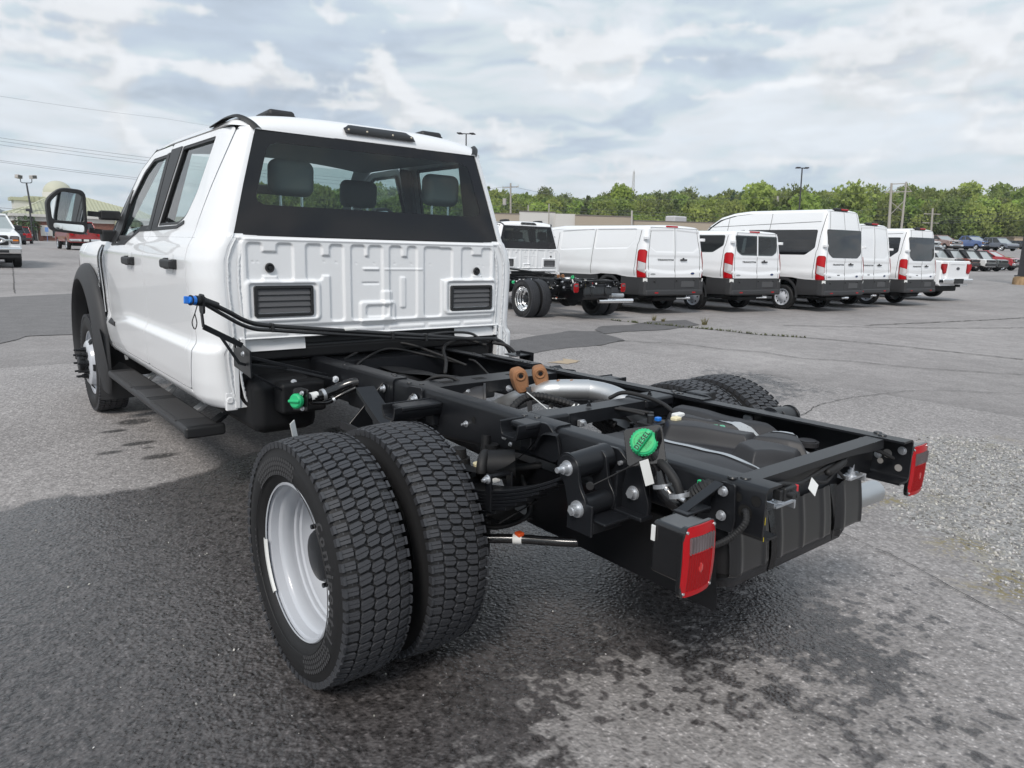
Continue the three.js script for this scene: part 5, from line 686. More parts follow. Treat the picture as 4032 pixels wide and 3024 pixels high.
  part('spare_tag', (() => { const g = new THREE.BoxGeometry(.030, .11, .002); g.rotateZ(.30); g.rotateY(.65); g.translate(-1.069, .752, -.25); return g; })(), M.whiteTag, truck);
  part('right_rail_bracket', [box(.44, .56, .832, .838, -.98, -.88, .002), box(.55, .556, .80, .85, -.98, -.86, .002), rod([.50, .838, -.93], [.50, .856, -.93], .012)], M.frame, truck);
}
// -- tail lamps on their brackets
each((sx, F) => {
  const cx = -.628, cy = .690, z = 1.138, hw = .0635, hh = .0895;
  const outer = rrect(cx - hw, cy - hh, cx + hw, cy + hh, .022), tl = new THREE.Group(); tl.name = 'tail_lamp'; truck.add(tl);
  part('housing', F(merge([box(cx - .058, cx + .058, cy - .055, cy + .082, z - .105, z - .012, .012), plateZ(rrect(cx - hw - .001, cy - hh - .001, cx + hw + .001, cy + hh + .001, .018), z - .014, .010, [], .002)])), M.gloss, tl);
  // slightly bowed lens
  const bow = (x, y) => z + .010 - .010 * ((x - cx) / hw) ** 2 - .006 * ((y - cy) / hh) ** 2;
  const fn = (a, b, l = 0) => [a, b, bow(a, b) + l];
  const wy0 = cy + .022, wy1 = cy + .064, win = rrect(cx - .045, wy0, cx + .045, wy1, .004), low = rrect(cx - .046, cy - .076, cx + .046, wy0 - .002, .006);
  part('reflector_border', F(panel(outer, [win, low], fn, .025, .014, 0)), M.lensRed, tl);
  part('clear_lens', F(merge([panel(inset(win, -.001), [], fn, .02, 0, -.002), ...Array.from({ length: 9 }, (_, i) => box(cx - .044 + i * .011 - .0006, cx - .044 + i * .011 + .0006, wy0, wy1, z + .003, z + .0095, .0003))])), M.lensClear, tl);
  part('red_lens', F(merge([grid(84, 10, (u, v) => { const x = mix(cx - .0465, cx + .0465, u), y = mix(cy - .0765, wy0 - .0015, v); return [x, y, bow(x, y) - .0015 + .0012 * Math.sin(u * 84 * Math.PI / 3.5)]; })])), M.lensDeep, tl);
  part('bulb_glint', F(orient(new THREE.SphereGeometry(.009, 12, 8).scale(1, 1.5, .3), [cx, cy - .02, z + .0075], [0, 0, 1])), phy([.5, .015, .012], .15, { clearcoat: 1 }), tl);
  for (const [x, y] of [[-.052, .078], [.052, .078], [-.052, -.078], [.052, -.078]]) part('screw', F(rivet([cx + x, cy + y, bow(cx + x, cy + y)], [0, 0, 1], .0042, .003)), M.chrome, tl);
  part('bracket', F(merge([plateX(roundPoly([[1.062, .832], [1.105, .832], [1.112, .735], [1.105, .70], [.985, .70]], .008), -.447, .005), plateZ([[-.447, .80], [-.447, .735], [-.60, .765], [-.575, .775]], 1.03, .005), bar([-.452, .828, 1.060], [-.585, .774, 1.045], .004, .030, [0, 0, 1]), box(-.60, -.50, .770, .776, 1.03, 1.075, .002)])), M.frame, tl);
  for (const y of [.808, .741]) part('bolt', F(hexBolt([-.4525, y, 1.074], [-1, 0, 0], .010, .009)), M.zinc, tl);
  part('lamp_cable', F(corrugated([[-.438, .765, 1.132], [-.46, .775, 1.15], [-.475, .755, 1.16], [-.50, .715, 1.14], [-.55, .690, 1.11], [-.575, .685, 1.09]], .0085, 10, 110)), M.rubber, tl);
  part('cable_plug', F(box(-.575, -.555, .68, .70, 1.09, 1.12, .004)), M.whiteTag, tl);
  part('white_clip', F(box(cx - .064, cx - .060, cy + .03, cy + .07, z - .10, z - .088, .001)), M.whiteTag, tl);
});
// ================================================================ vans; each is built round its own rear face: x right, y up, -z forward
function vanSurf(H, zf) { // half width, back wall, wrap
  const tab = smoothTable([[.40, .93], [.50, .965], [.60, .985], [.86, 1.0], [1.0, 1.018], [1.06, 1.022], [1.13, 1.010], [1.25, 1.008], [1.5, .975], [1.95, .905], [2.3, .84], [2.7, .765]], .05);
  const w = (y, z = -1) => tab(y) - .05 * sstep(-4.6, -5.9, z) - (z < -5.2 ? (z + 5.2) ** 2 * .18 : 0);
  const bz = y => -.012 - .10 * Math.max(0, y - 1.15) - .10 * Math.max(0, y - 2.0) ** 1.5;
  const RX = .10, RZ = .15;
  const side = (a, b, l = 0) => { const W = w(b, a), zr = bz(b), t0 = zr - RZ; if (a <= t0) return [-(W + l), b, a]; const th = Math.min(1, (a - t0) / .19) * Math.PI / 2; return [-(W - RX + (RX + l) * Math.cos(th)), b, t0 + (RZ + l) * Math.sin(th)]; };
  const rear = (a, b, l = 0) => { const W = w(b) - RX; return [a, b, bz(b) + l + .012 * (1 - (a / W) ** 2)]; };
  return { w, bz, side, rear, RX, RZ };
}
const VAN = { hubGeo: latheX([[-.012, .215], [-.02, .225], [-.012, .23], [.0, .222], [.03, .20], [.035, .17], [.015, .13], [.0, .11], [-.015, .08], [-.03, .055], [-.03, 0]], 36), tyreGeo: latheX([[-.08, .225], [-.105, .25], [-.112, .29], [-.105, .325], [-.085, .341], [.085, .341], [.105, .325], [.112, .29], [.105, .25], [.08, .225], [-.08, .225]], 40) };
function makeVan(name, label, o) {
  const { H, rearGlass, sideGlass, lamp, word, recess } = o, L = 5.98, S = vanSurf(H), { w, bz, side, rear, RX } = S;
  const t = thing(name, label, 'van', [0, 0, 0], 0, 'white vans parked in a row');
  const tall = H > 2.3, r = .11, hTop = tall ? z => lerpTable([[-5.98, 1.02], [-5.5, 1.17], [-5.15, 1.26], [-4.75, 1.62], [-4.35, 1.98], [-4.0, H - .52 * (H - 1.98)], [-3.6, H - .22 * (H - 1.98)], [-3.1, H - .06], [-2.5, H - .01], [0, H - .02]], z) : z => lerpTable([[-5.98, 1.02], [-5.5, 1.17], [-5.15, 1.26], [-4.6, 1.70], [-4.2, 1.97], [-3.9, H - .05], [-3.2, H], [0, H - .02]], z);
  const top = z => hTop(z) - r;
  const wheelZ = [-1.21, -4.96];
  // side skin with the arches cut out
  const archPts = z0 => { const A = []; for (let i = 0; i <= 16; i++) { const a = Math.PI * i / 16; A.push([z0 + .43 * Math.cos(a), .40 + .44 * Math.sin(a)]); } return A; };
  const skin = (x0, x1, yb) => { const P = [[x1, yb]]; for (let z = x1; z > x0; z -= .12) P.push([z, top(Math.max(z, x0))]); P.push([x0, top(x0)], [x0, yb]); return P; };
  const endA = -.012 + .04, upper = [[endA, .86]]; for (let k = 0; k <= 14; k++) { const y = mix(.86, top(0), k / 14); upper.push([bz(y) - S.RZ + .19, y]); } for (let z = -.3; z > -5.9; z -= .14) upper.push([z, top(z)]); upper.push([-5.9, top(-5.9)], [-5.9, .80], [-1.9, .86], [-1.66, .88], [-1.5, .905], [-.92, .905], [-.75, .88], [-.55, .865]);
  upper.shift();
  const win = sideGlass ? sideGlass.map(p => roundPoly(p, .05)) : [];
  const dent = (a, b) => { // pressed panels and the ledge along the flank
    let d = 0;
    d += .012 * sstep(1.22, 1.04, b) * sstep(.86, 1.0, b);
    d += .014 * sstep(.80, .46, Math.hypot(a - wheelZ[0], (b - .40))) * (b > .8 ? 1 : 0); return d; };
  const sfn = (a, b, l = 0) => side(a, b, l + dent(a, b));
  const RC = recess && !tall ? [[[-3.26, 1.45], [-3.26, H - .17], [-1.94, H - .13], [-1.94, 1.50]], [[-1.84, 1.50], [-1.84, H - .13], [-.42, H - .13], [-.42, 1.72], [-.62, 1.53]]].map(p => roundPoly(p, .05)) : [];
  const pieces = [panel(upper, tall ? [] : [...RC.map(p => inset(p, -.016)), ...win.map(p => inset(p, .02))], sfn, .05, .012)];
  for (const p of RC) pieces.push(panel(inset(p, -.016), [inset(p, .016)], (a, b, l) => sfn(a, b, l - .018 * sstep(.016, -.016, sdPoly(p, a, b))), .04, 0), panel(inset(p, .016), [], (a, b, l) => sfn(a, b, l - .018), .08, 0));
  const body = part('side_panel', merge(pieces), M.paint, t); part('side_panel', mirrorX(body.geometry), M.paint, t);
  for (const P of win) for (const F of [g => g, mirrorX]) part('side_window', F(panel(P, [], side, .09, .004, .004)), tall ? M.darkGlass : M.privacy, t);
  // seams: rear quarter, sliding door
  const seam = (pts, wd = .012) => { const O = [...pts.map(([a, b]) => [a - wd / 2, b]), ...pts.slice().reverse().map(([a, b]) => [a + wd / 2, b])]; return panel(O, [], sfn, .08, 0, .006); };
  for (const F of [g => g, mirrorX]) { part('seam', F(seam([[-.30, .90], [-.30, 1.62], [-.27, 1.68], [-.24, H - .16]])), M.frameDull, t); part('seam', F(seam([[-1.89, .88], [-1.88, H - .13]])), M.frameDull, t); part('seam', F(seam([[-3.36, .85], [-3.36, H - .2]])), M.frameDull, t); }
  if (tall) { const yg = o.gutter; for (const F of [g => g, mirrorX]) part('gutter', F(panel([[-.20, yg], [-4.1, yg - .13], [-4.1, yg - .115], [-.20, yg + .014]], [], side, .15, 0, .003)), std([.10, .10, .11], .6), t); }
  // roof, windshield and hood in one lofted sheet
  const roof = grid(26, 70, (u, v) => { const s = u * 2 - 1, a = s * Math.PI / 2; let z = mix(-5.92, -.02, Math.min(1, v / .94)); const e = v > .94 ? (v - .94) / .06 * Math.PI / 2 : 0; const yt = hTop(z), wy = w(yt - r, z), fl = Math.abs(s) < .62 ? 0 : (Math.abs(s) - .62) / .38 * Math.PI / 2; const xx = Math.sign(s) * (Math.abs(s) < .62 ? Math.abs(s) / .62 * (wy - r) : wy - r + r * Math.sin(fl)); const drop = r * (1 - Math.cos(fl)) + .035 * (xx / wy) ** 2; const zr = bz(yt - r); const zz = v > .94 ? zr - .12 + .115 * Math.sin(e) : Math.min(z, zr - .12); return [xx * (e ? mix(1, .90, Math.sin(e) ** 2) : 1), yt - Math.min(r, drop) - (v > .94 ? .10 * (1 - Math.cos(e)) : 0), v > .94 ? zz : mix(-5.92, zr - .12, v / .94)]; }, true);
  part('roof', roof, M.paint, t);
  part('windshield', grid(12, 10, (u, v) => { const z = mix(-5.05, -4.42, v), y = hTop(z) + .006, W = w(y - r, z) - .06; return [mix(-W, W, u), y - .03 * (u * 2 - 1) ** 2, z]; }, true), M.darkGlass, t);
  for (const F of [g => g, mirrorX]) part('front_window', F(panel(roundPoly([[-3.55, 1.24], [-3.55, 1.80], [-4.10, 1.78], [-4.72, 1.36], [-4.75, 1.20]], .05), [], side, .1, .004, .004)), M.darkGlass, t);
  part('nose', grid(20, 8, (u, v) => { const s = u * 2 - 1, y = mix(.42, 1.04, v), W = w(y, -5.9); return [W * s, y, -5.92 - .12 * (1 - s ** 4) * Math.sin(v * 2.6 + .3)]; }), M.paint, t); part('front_bumper', box(-.98, .98, .30, .62, -6.08, -5.7, .08), M.cladding, t);
  // rear doors
  const Wt = y => w(y) - RX, Hr = H - .09; const dl = []; for (let k = 0; k <= 12; k++) { const y = mix(.875, Hr, k / 12); dl.push([Wt(y) + .0, y]); }
  const doorOutline = [...dl, ...dl.slice().reverse().map(p => [-p[0], p[1]])];
  const gl = rearGlass ? [roundPoly(rearGlass, .06)] : [];
  const press = (x, y) => { let d = 0; if (!rearGlass) for (const s of [-1, 1]) d -= .010 * sstep(.012, -.012, sdPoly(s < 0 ? [[-.82, Hr - .08], [-.80, 1.56], [-.62, 1.46], [-.045, 1.46], [-.045, Hr - .05]] : [[.82, Hr - .08], [.045, Hr - .05], [.045, 1.46], [.62, 1.46], [.80, 1.56]], x, y)); const yl = 1.05 - .06 * (1 - (x / .9) ** 2); d += .016 * sstep(yl + .05, yl - .05, y); d -= .010 * sstep(1.40, 1.32, y) * (1 - sstep(yl + .05, yl - .05, y)); return d; };
  const doorGrid = grid(90, 90, (u, v) => { const y = mix(.870, Hr + .01, v), W = Wt(y), x = mix(-W, W, u); return rear(x, y, press(x, y)); });
  if (gl.length && !tall) { const P = doorGrid.attributes.position, I = doorGrid.index.array, keep = []; const Q = inset(gl[0], .03); for (let i = 0; i < I.length; i += 3) { const cx = (P.getX(I[i]) + P.getX(I[i + 1]) + P.getX(I[i + 2])) / 3, cy = (P.getY(I[i]) + P.getY(I[i + 1]) + P.getY(I[i + 2])) / 3; if (sdPoly(Q, cx, cy) > 0) keep.push(I[i], I[i + 1], I[i + 2]); } doorGrid.setIndex(keep); }
  part('rear_door', doorGrid, M.paint, t);
  if (!tall && gl.length) { part('seat_row', [box(-.75, .75, .85, 1.45, -1.75, -1.55, .06), box(-.75, .75, .85, 1.45, -2.75, -2.55, .06)], M.seat, t); }
  if (gl.length) { part('rear_glass', panel(gl[0], [], rear, .08, .004, .006), tall ? M.darkGlass : M.privacy, t); if (!tall) part('window_divider', panel([[-.022, 1.40], [.022, 1.40], [.022, Hr - .02], [-.022, Hr - .02]], [], rear, .1, .004, .009), M.paint, t); }
  const rseam = (pts, wd = .012) => panel([...pts.map(([a, b]) => [a - wd / 2, b]), ...pts.slice().reverse().map(([a, b]) => [a + wd / 2, b])], [], (a, b, l) => rear(a, b, l + (b > .87 ? press(a, b) : .02)), .1, 0, .002);
  part('door_seam', rseam([[.0, .60], [.0, 1.1], [-.01, Hr]]), M.frameDull, t);
  for (const s of [-1, 1]) part('door_seam', rseam([[s * .845, .88], [s * .855, 1.4], [s * (Wt(Hr) - .05), Hr - .01]].map(p => p)), M.frameDull, t);
  part('door_seam', panel([[-.78, Hr], [.78, Hr], [.78, Hr + .007], [-.78, Hr + .007]], [], rear, .1, 0, .003), M.frameDull, t);
  // black lower cladding, bumper, step
  const clad = [[-.01, .47]]; const lower = []; for (let k = 0; k <= 6; k++) { const y = mix(.50, .858, k / 6); lower.push([bz(y) - S.RZ + .19, y]); } const sk2 = [...lower, [-.55, .862], [-.75, .877], [-.92, .902], ...archPts(wheelZ[0]).slice(2, 15).map(p => p), [-1.66, .50], [-1.66, .50]];
  for (const F of [g => g, mirrorX]) {
    part('cladding', F(panel([...lower, [-.55, .862], [-.76, .877], [-.80, .44], [-.75, .44], [-.2, .46]], [], side, .08, .01, .003)), M.cladding, t);
    part('arch_trim', F(grid(8, 24, (u, v) => { const a = mix(-.1, Math.PI + .1, v), R = mix(.50, .42, u); return [-(w(.7) + .012 - .03 * Math.max(0, u - .6)), .40 + R * Math.sin(a), wheelZ[0] + R * Math.cos(a)]; })), M.cladding, t);
    part('arch_trim', F(grid(8, 24, (u, v) => { const a = mix(-.1, Math.PI + .1, v), R = mix(.50, .42, u); return [-(w(.7, -5) + .012), .40 + R * Math.sin(a), wheelZ[1] + R * Math.cos(a)]; })), M.cladding, t);
    part('wheel_well', F(grid(3, 16, (u, v) => { const a = mix(0, Math.PI, v); return [mix(-.97, -.55, u), .40 + .425 * Math.sin(a), wheelZ[0] + .425 * Math.cos(a)]; })), M.frameDull, t);
    part('sill', F(panel([[-1.64, .42], [-1.64, .86], [-1.9, .858], [-4.5, .822], [-4.5, .42]], [], side, .1, .02, .002)), M.cladding, t);
  }
  part('lower_door', panel([[-.86, .585], [.86, .585], [.86, .868], [-.86, .868]], [], rear, .1, .01, .022), M.cladding, t);
  part('bumper', [(() => { const g = new RoundedBoxGeometry(1.90, .14, .16, 3, .045); g.translate(0, .515, -.015); return g; })(), ...[-1, 1].map(s => { const g = new RoundedBoxGeometry(.15, .36, .22, 3, .05); g.translate(s * .915, .625, -.075); return g; })], M.cladding, t);
  for (const s of [-1, 1]) part('bumper_reflector', box(s * .62 - .055, s * .62 + .055, .500, .530, .062, .070, .003), M.lensRed, t);
  part('plate_recess', [box(.21, .66, .64, .78, .020, .028, .004)], std([.075, .076, .08], .5), t);
  for (const F of [g => g, mirrorX]) part('white_sticker', F(panel([[bz(.8) - S.RZ + .10, .765], [bz(.8) - S.RZ + .185, .765], [bz(.8) - S.RZ + .185, .85], [bz(.8) - S.RZ + .10, .85]], [], side, .04, .002, .045)), M.whiteTag, t);
  for (const [x, y] of [[-.66, .78], [.06, .80], [.66, .80]]) part('cap', orient(new THREE.SphereGeometry(.024, 14, 8), [x, y, .02], [0, 0, 1]), M.plastic, t);
  // lamps wrapping the corner: red, clear, red
  const tk = y => bz(y) - S.RZ, lz = (k, y) => tk(y) + k * .19;
  const lampP = (y0, y1, s0 = 0, s1 = 0) => [[lz(-.12, y0), y0 + s0], [lz(.80, y0), y0 + s1], [lz(.80, y1), y1 + s1 * (y1 < 1.4 ? 1 : 0)], [lz(-.12, y1), y1 + s0 * (y1 < 1.4 ? 1 : 0)]];
  for (const F of [g => g, mirrorX]) {
    const f2 = (a, b, l) => side(a, b, l + .012);
    const tl = part('tail_lamp', F(panel(roundPoly([[lz(-.28, .87), .865], [lz(.92, .87), .865], [lz(.92, 1.46), 1.46], [lz(.62, 1.5), 1.505], [lz(-.02, 1.5), 1.505], [lz(-.28, 1.46), 1.46]], .02), [], f2, .03, .012, .0)), M.lensDeep, t);
    part('red_lens', F(panel([[lz(-.14, 1.2), 1.255], [lz(.80, 1.2), 1.20], [lz(.80, 1.47), 1.455], [lz(.5, 1.47), 1.49], [lz(0, 1.47), 1.49], [lz(-.14, 1.47), 1.455]], [], f2, .03, 0, .003)), M.lensRed, tl);
    part('clear_lens', F(panel([[lz(-.14, 1.0), 1.035], [lz(.80, .98), .965], [lz(.80, 1.19), 1.192], [lz(-.14, 1.24), 1.247]], [], f2, .03, 0, .003)), M.lensClear2 ??= phy([.62, .60, .60], .15, { clearcoat: 1, metalness: .4 }), tl);
    part('red_lens', F(panel([[lz(-.14, .9), .885], [lz(.80, .9), .885], [lz(.80, .95), .957], [lz(-.14, 1.02), 1.027]], [], f2, .03, 0, .003)), M.lensRed, tl);
    part('hinge', F(box(-.965, -.885, 1.73, 1.80, -.06 - .06, -.0, .012)), M.paint, t);
    part('hinge', F(box(-.965, -.90, 1.0, 1.05, -.06, .005, .01)), M.paint, t);
  }
  if (lamp === 'flat') part('high_brake_lamp', panel(rrect(-.26, Hr + .020, .12, Hr + .055, .012), [], (a, b, l) => [a, b, bz(b) - .02 + l], .05, .02, .012), M.lensRed, t);
  else { const g = new RoundedBoxGeometry(.62, .075, .12, 3, .035); g.translate(-.12, Hr + .055, bz(Hr) - .03); const hb = part('high_brake_lamp', g, M.plastic, t); const g2 = new RoundedBoxGeometry(.34, .045, .03, 3, .014); g2.translate(.0, Hr + .058, bz(Hr) + .024); part('red_lens', g2, M.lensRed, hb); }
  // word, handle, oval emblem, dealer mark
  const tx = (s, size, x, y, sx = 1.25) => { const g = textGeo(s, size, .004, sx); g.translate(x, y, bz(y) + press(x, y) + .0135); return g; };
  part('lettering', [tx('TRANSIT', .046, -.36, 1.275, 1.6), tx(word, .042, -.10, 1.275, 1.2)], std([.13, .135, .14], .4, .3), t);
  part('handle', [box(.165, .385, 1.265, 1.300, bz(1.28) + .006, bz(1.28) + .040, .012), box(.25, .30, 1.285, 1.330, bz(1.3) + .006, bz(1.3) + .022, .01)], M.plastic, t);
  const oval = (rx, ry, d) => { const g = new THREE.CylinderGeometry(1, 1, d, 32); g.rotateX(Math.PI / 2); g.scale(rx, ry, 1); return g; };
  const em = part('oval_emblem', oval(.068, .030, .006).translate(.585, .965, bz(.96) + press(.58, .96) + .012), M.chrome, t); part('emblem_field', oval(.060, .024, .004).translate(.585, .965, bz(.96) + press(.58, .96) + .0155), phy([.012, .035, .14], .25, { clearcoat: 1 }), em);
  part('dealer_mark', oval(.085, .020, .002).translate(-.72, .945, bz(.94) + press(-.72, .94) + .008), std([.33, .35, .36], .5), t);
  if (o.small) part('badge', box(-.35, -.24, .985, 1.01, .006 + press(-.3, 1), .012 + press(-.3, 1), .002), std([.12, .12, .13], .4), t);
  // running gear
  for (const [z, xs, dual] of [[wheelZ[0], .87, o.dual], [wheelZ[1], .87, false]]) for (const s of [-1, 1]) { const wg = new THREE.Group(); wg.name = 'wheel'; t.add(wg); const F = s < 0 ? g => clean(g.clone()) : mirrorX; part('tyre', F(VAN.tyreGeo), M.rubber, wg); part('rim', F(VAN.hubGeo.clone().translate(-.09, 0, 0)), M.rim, wg); const hl = []; for (let i = 0; i < 8; i++) { const a = i / 8 * 6.283; hl.push(orient(new THREE.CircleGeometry(.022, 12), [-.108, .165 * Math.cos(a), .165 * Math.sin(a)], [-1, 0, 0])); } part('vent_hole', F(merge(hl)), M.frameDull, wg); wg.position.set(s * xs, .341, z); }
  part('underbody', [box(-.80, .80, .36, .50, -5.6, -.35, .05), rod([-.8, .34, wheelZ[0]], [.8, .34, wheelZ[0]], .05), box(-.5, .3, .30, .42, -.7, -.15, .05)], M.frameDull, t);
  part('exhaust_tip', rod([.45, .34, -.45], [.98, .335, -.40], .032, .032, 18), M.polished, t);
  return t;
}
const place = (o, x, z, deg, y) => { o.position.set(x, y, z); o.rotation.y = -deg * Math.PI / 180; return o; };
place(makeVan('cargo_van', 'low white cargo van with plain panels and no side windows beside the second bare truck', { H: 2.10, lamp: 'flat', word: '250', recess: true }), 11.79, -8.80, 5.7, -.047);
const lowGlass = [[-.83, 1.93], [-.78, 1.54], [-.61, 1.44], [.61, 1.44], [.78, 1.54], [.79, 1.93]];
place(makeVan('passenger_van', 'low white van with a small side window, two rear door windows and a divider', { H: 2.08, lamp: 'flat', word: '350', rearGlass: lowGlass, sideGlass: [[[-.33, 1.93], [-.33, 1.68], [-.64, 1.50], [-1.95, 1.48], [-1.95, 1.93]]] }), 14.50, -8.33, 5.6, -.061);
const highGlass = [[-.84, 2.20], [-.79, 1.58], [-.60, 1.455], [.60, 1.455], [.79, 1.58], [.80, 2.21]];
place(makeVan('high_roof_van', 'tallest white van with high roof, dark side windows and a curved front', { H: 2.77, lamp: 'pod', word: '350', rearGlass: highGlass, gutter: 2.40, small: true, sideGlass: [[[-.37, 2.19], [-.36, 1.71], [-.62, 1.52], [-2.6, 1.50], [-2.6, 2.19]], [[-2.72, 2.19], [-2.72, 1.50], [-3.4, 1.48], [-3.4, 2.12]]] }), 17.47, -7.52, 4.4, -.083);
place(makeVan('cargo_van', 'medium height white cargo van with blank rear doors squeezed behind the tallest van', { H: 2.52, lamp: 'pod', word: '250', recess: true, gutter: 2.2, small: true }), 20.15, -7.95, 4.5, -.10);
const midGlass = [[-.84, 2.19], [-.77, 1.57], [-.58, 1.455], [.58, 1.455], [.77, 1.57], [.80, 2.20]];
place(makeVan('passenger_van', 'medium height white van with a big dark rear window, last before the white pickup', { H: 2.50, lamp: 'pod', word: '350', rearGlass: midGlass, gutter: 2.3, small: true, sideGlass: [[[-.36, 2.18], [-.35, 1.73], [-.60, 1.54], [-2.4, 1.52], [-2.4, 2.18]]] }), 23.01, -7.73, 4.2, -.115);

// the second bare truck: the same model with polished rear wheels
{
  const t2 = copyOf(truck, [8.79 - 1.185 * Math.sin(.106) * -1 * 1, -.042, -8.28 - 1.185 * Math.cos(.106)], -6.1 * Math.PI / 180, 'second white cab truck with bare frame and polished wheels, left of the vans');
  const swap = new Map([[M.rim, M.polished]]); t2.traverse(m => { if (m.isMesh && swap.has(m.material)) m.material = swap.get(m.material); if (m.name === 'rear_window') m.material = phy([.10, .115, .115], .01, { transmission: 1, thickness: 0, ior: 1.5 }); });
  part('tail_pipe', rod([.10, .40, .98], [1.0, .40, 1.03], .046, .046, 22), M.polished, t2);
  part('hub_cover', [latheX([[.0, .12], [-.02, .10], [-.05, .07], [-.06, 0]], 30).translate(-1.0, .4015, 0)], M.polished, t2);
  t2.userData.group = undefined; delete t2.userData.group;
}
// ================================================================ other vehicles
function vehicle(name, label, cat, o, group) {
  const t = thing(name, label, cat, [0, 0, 0], 0, group), { W, body, cab, wheels, R, paint } = o, hw = W / 2;
  const arch = z => { const A = []; for (let i = 0; i <= 10; i++) { const a = Math.PI * i / 10; A.push([z + (R + .07) * Math.cos(a), R * .95 + (R + .09) * Math.sin(a)]); } return A; };
  // lower body: outline drawn in (z, y) from the tail forward, arches let in along the bottom
  const yb = o.yb ?? .42, zr = body[0][0], zf = body[body.length - 1][0];
  const bottom = [[zf, yb]]; for (const z of wheels.slice().reverse()) bottom.push(...arch(z).reverse().filter(p => p[1] > yb)); bottom.push([zr, yb]);
  const g = plate([...body, ...bottom], W - .10, null, [], .05); g.applyMatrix4(new THREE.Matrix4().makeBasis(V(0, 0, 1), V(0, 1, 0), V(-1, 0, 0))); g.translate(hw - .05, 0, 0);
  { const P = g.attributes.position; for (let i = 0; i < P.count; i++) { const y = P.getY(i); P.setX(i, P.getX(i) * (1 - .05 * sstep(1.0, 1.5, y) - .04 * sstep(.7, .4, y))); } g.computeVertexNormals(); }
  part('body', g, paint, t);
  // cabin: [zRearBottom, zRearTop, zFrontTop, zFrontBottom, yBelt, yTop]
  const [rb, rt, ft, fb, y0, y1] = cab, bw = hw - .05, tw = hw - (o.tumble ?? .20);
  const cornerPts = (yy) => { const k = (yy - y0) / (y1 - y0); return [mix(rb, rt, k), mix(fb, ft, k), mix(bw, tw, k)]; };
  const pil = []; const quad = (a, b, c, d) => { const q = new THREE.BufferGeometry(); q.setAttribute('position', new THREE.Float32BufferAttribute([...a, ...b, ...c, ...a, ...c, ...d], 3)); q.computeVertexNormals(); return q; };
  const roofG = new RoundedBoxGeometry(tw * 2 + .04, .09, Math.abs(rt - ft) + .14, 3, .042); roofG.translate(0, y1 - .02, (rt + ft) / 2); part('roof', [roofG], o.roof ?? paint, t);
  const P4 = s => [[s * bw, y0, rb], [s * tw, y1 - .05, rt], [s * tw, y1 - .05, ft], [s * bw, y0, fb]];
  for (const s of [-1, 1]) { const [a, b, c, d] = P4(s); const n = o.pillars ?? [.48]; pil.push(bar(a, b, .09, .06, [1, 0, 0], .02), bar(d, c, .08, .06, [1, 0, 0], .02)); for (const k of n) pil.push(bar([mix(a[0], d[0], 0), y0, mix(a[2], d[2], k)], [b[0], b[1], mix(b[2], c[2], k)], .07, .04, [1, 0, 0], .015)); const i2 = (p, dx) => [p[0] - s * dx, p[1], p[2]]; part('side_window', quad(i2(a, .03), i2(b, .03), i2(c, .03), i2(d, .03)), M.darkGlass, t); }
  part('pillars', pil, o.roof ?? paint, t); if (pil.length) t.children[t.children.length - 1].name = 'cabin_frame';
  const [la, lb, lc, ld] = P4(-1), [ra, rB, rc, rd] = P4(1); const sh = (p, dz) => [p[0], p[1], p[2] + dz];
  part('rear_glass', quad(sh(la, -.01), sh(lb, -.01), sh(rB, -.01), sh(ra, -.01)), M.darkGlass, t); part('windshield', quad(sh(ld, .01), sh(lc, .01), sh(rc, .01), sh(rd, .01)), o.shield ?? phy([.16, .19, .20], .04), t);
  for (const z of wheels) for (const s of [-1, 1]) { const wg = new THREE.Group(); wg.name = 'wheel'; t.add(wg); const k = R / .341, F = s < 0 ? q => clean(q) : mirrorX; part('tyre', F(VAN.tyreGeo.clone().scale(1.12, k, k)), M.rubber, wg); part('rim', F(VAN.hubGeo.clone().translate(-.10, 0, 0).scale(1, k * 1.05, k * 1.05)), o.rim ?? M.polished, wg); const sp = []; for (let i = 0; i < 6; i++) { const a = i / 6 * 6.283; sp.push(orient(new THREE.CircleGeometry(.035, 10), [-.122, .15 * k * Math.cos(a), .15 * k * Math.sin(a)], [-1, 0, 0])); } part('wheel_gap', F(merge(sp)), M.frameDull, wg); wg.position.set(s * (hw - .12), R, z); }
  part('underbody', box(-hw + .25, hw - .25, .28, yb + .06, zf + .3, zr - .3, .04), M.frameDull, t);
  return t;
}
const paintOf = (r, g, b) => phy([r, g, b], .35, { clearcoat: 1, clearcoatRoughness: .04 });
const PICK = { W: 2.03, R: .40, wheels: [-1.25, -4.93], yb: .50, body: [[0, .55], [0, 1.36], [-.05, 1.40], [-1.70, 1.43], [-3.98, 1.42], [-4.25, 1.40], [-5.45, 1.27], [-5.78, 1.15], [-5.84, .90], [-5.82, .55]], cab: [-1.75, -2.05, -3.25, -4.15, 1.40, 1.95], pillars: [.12, .5] };
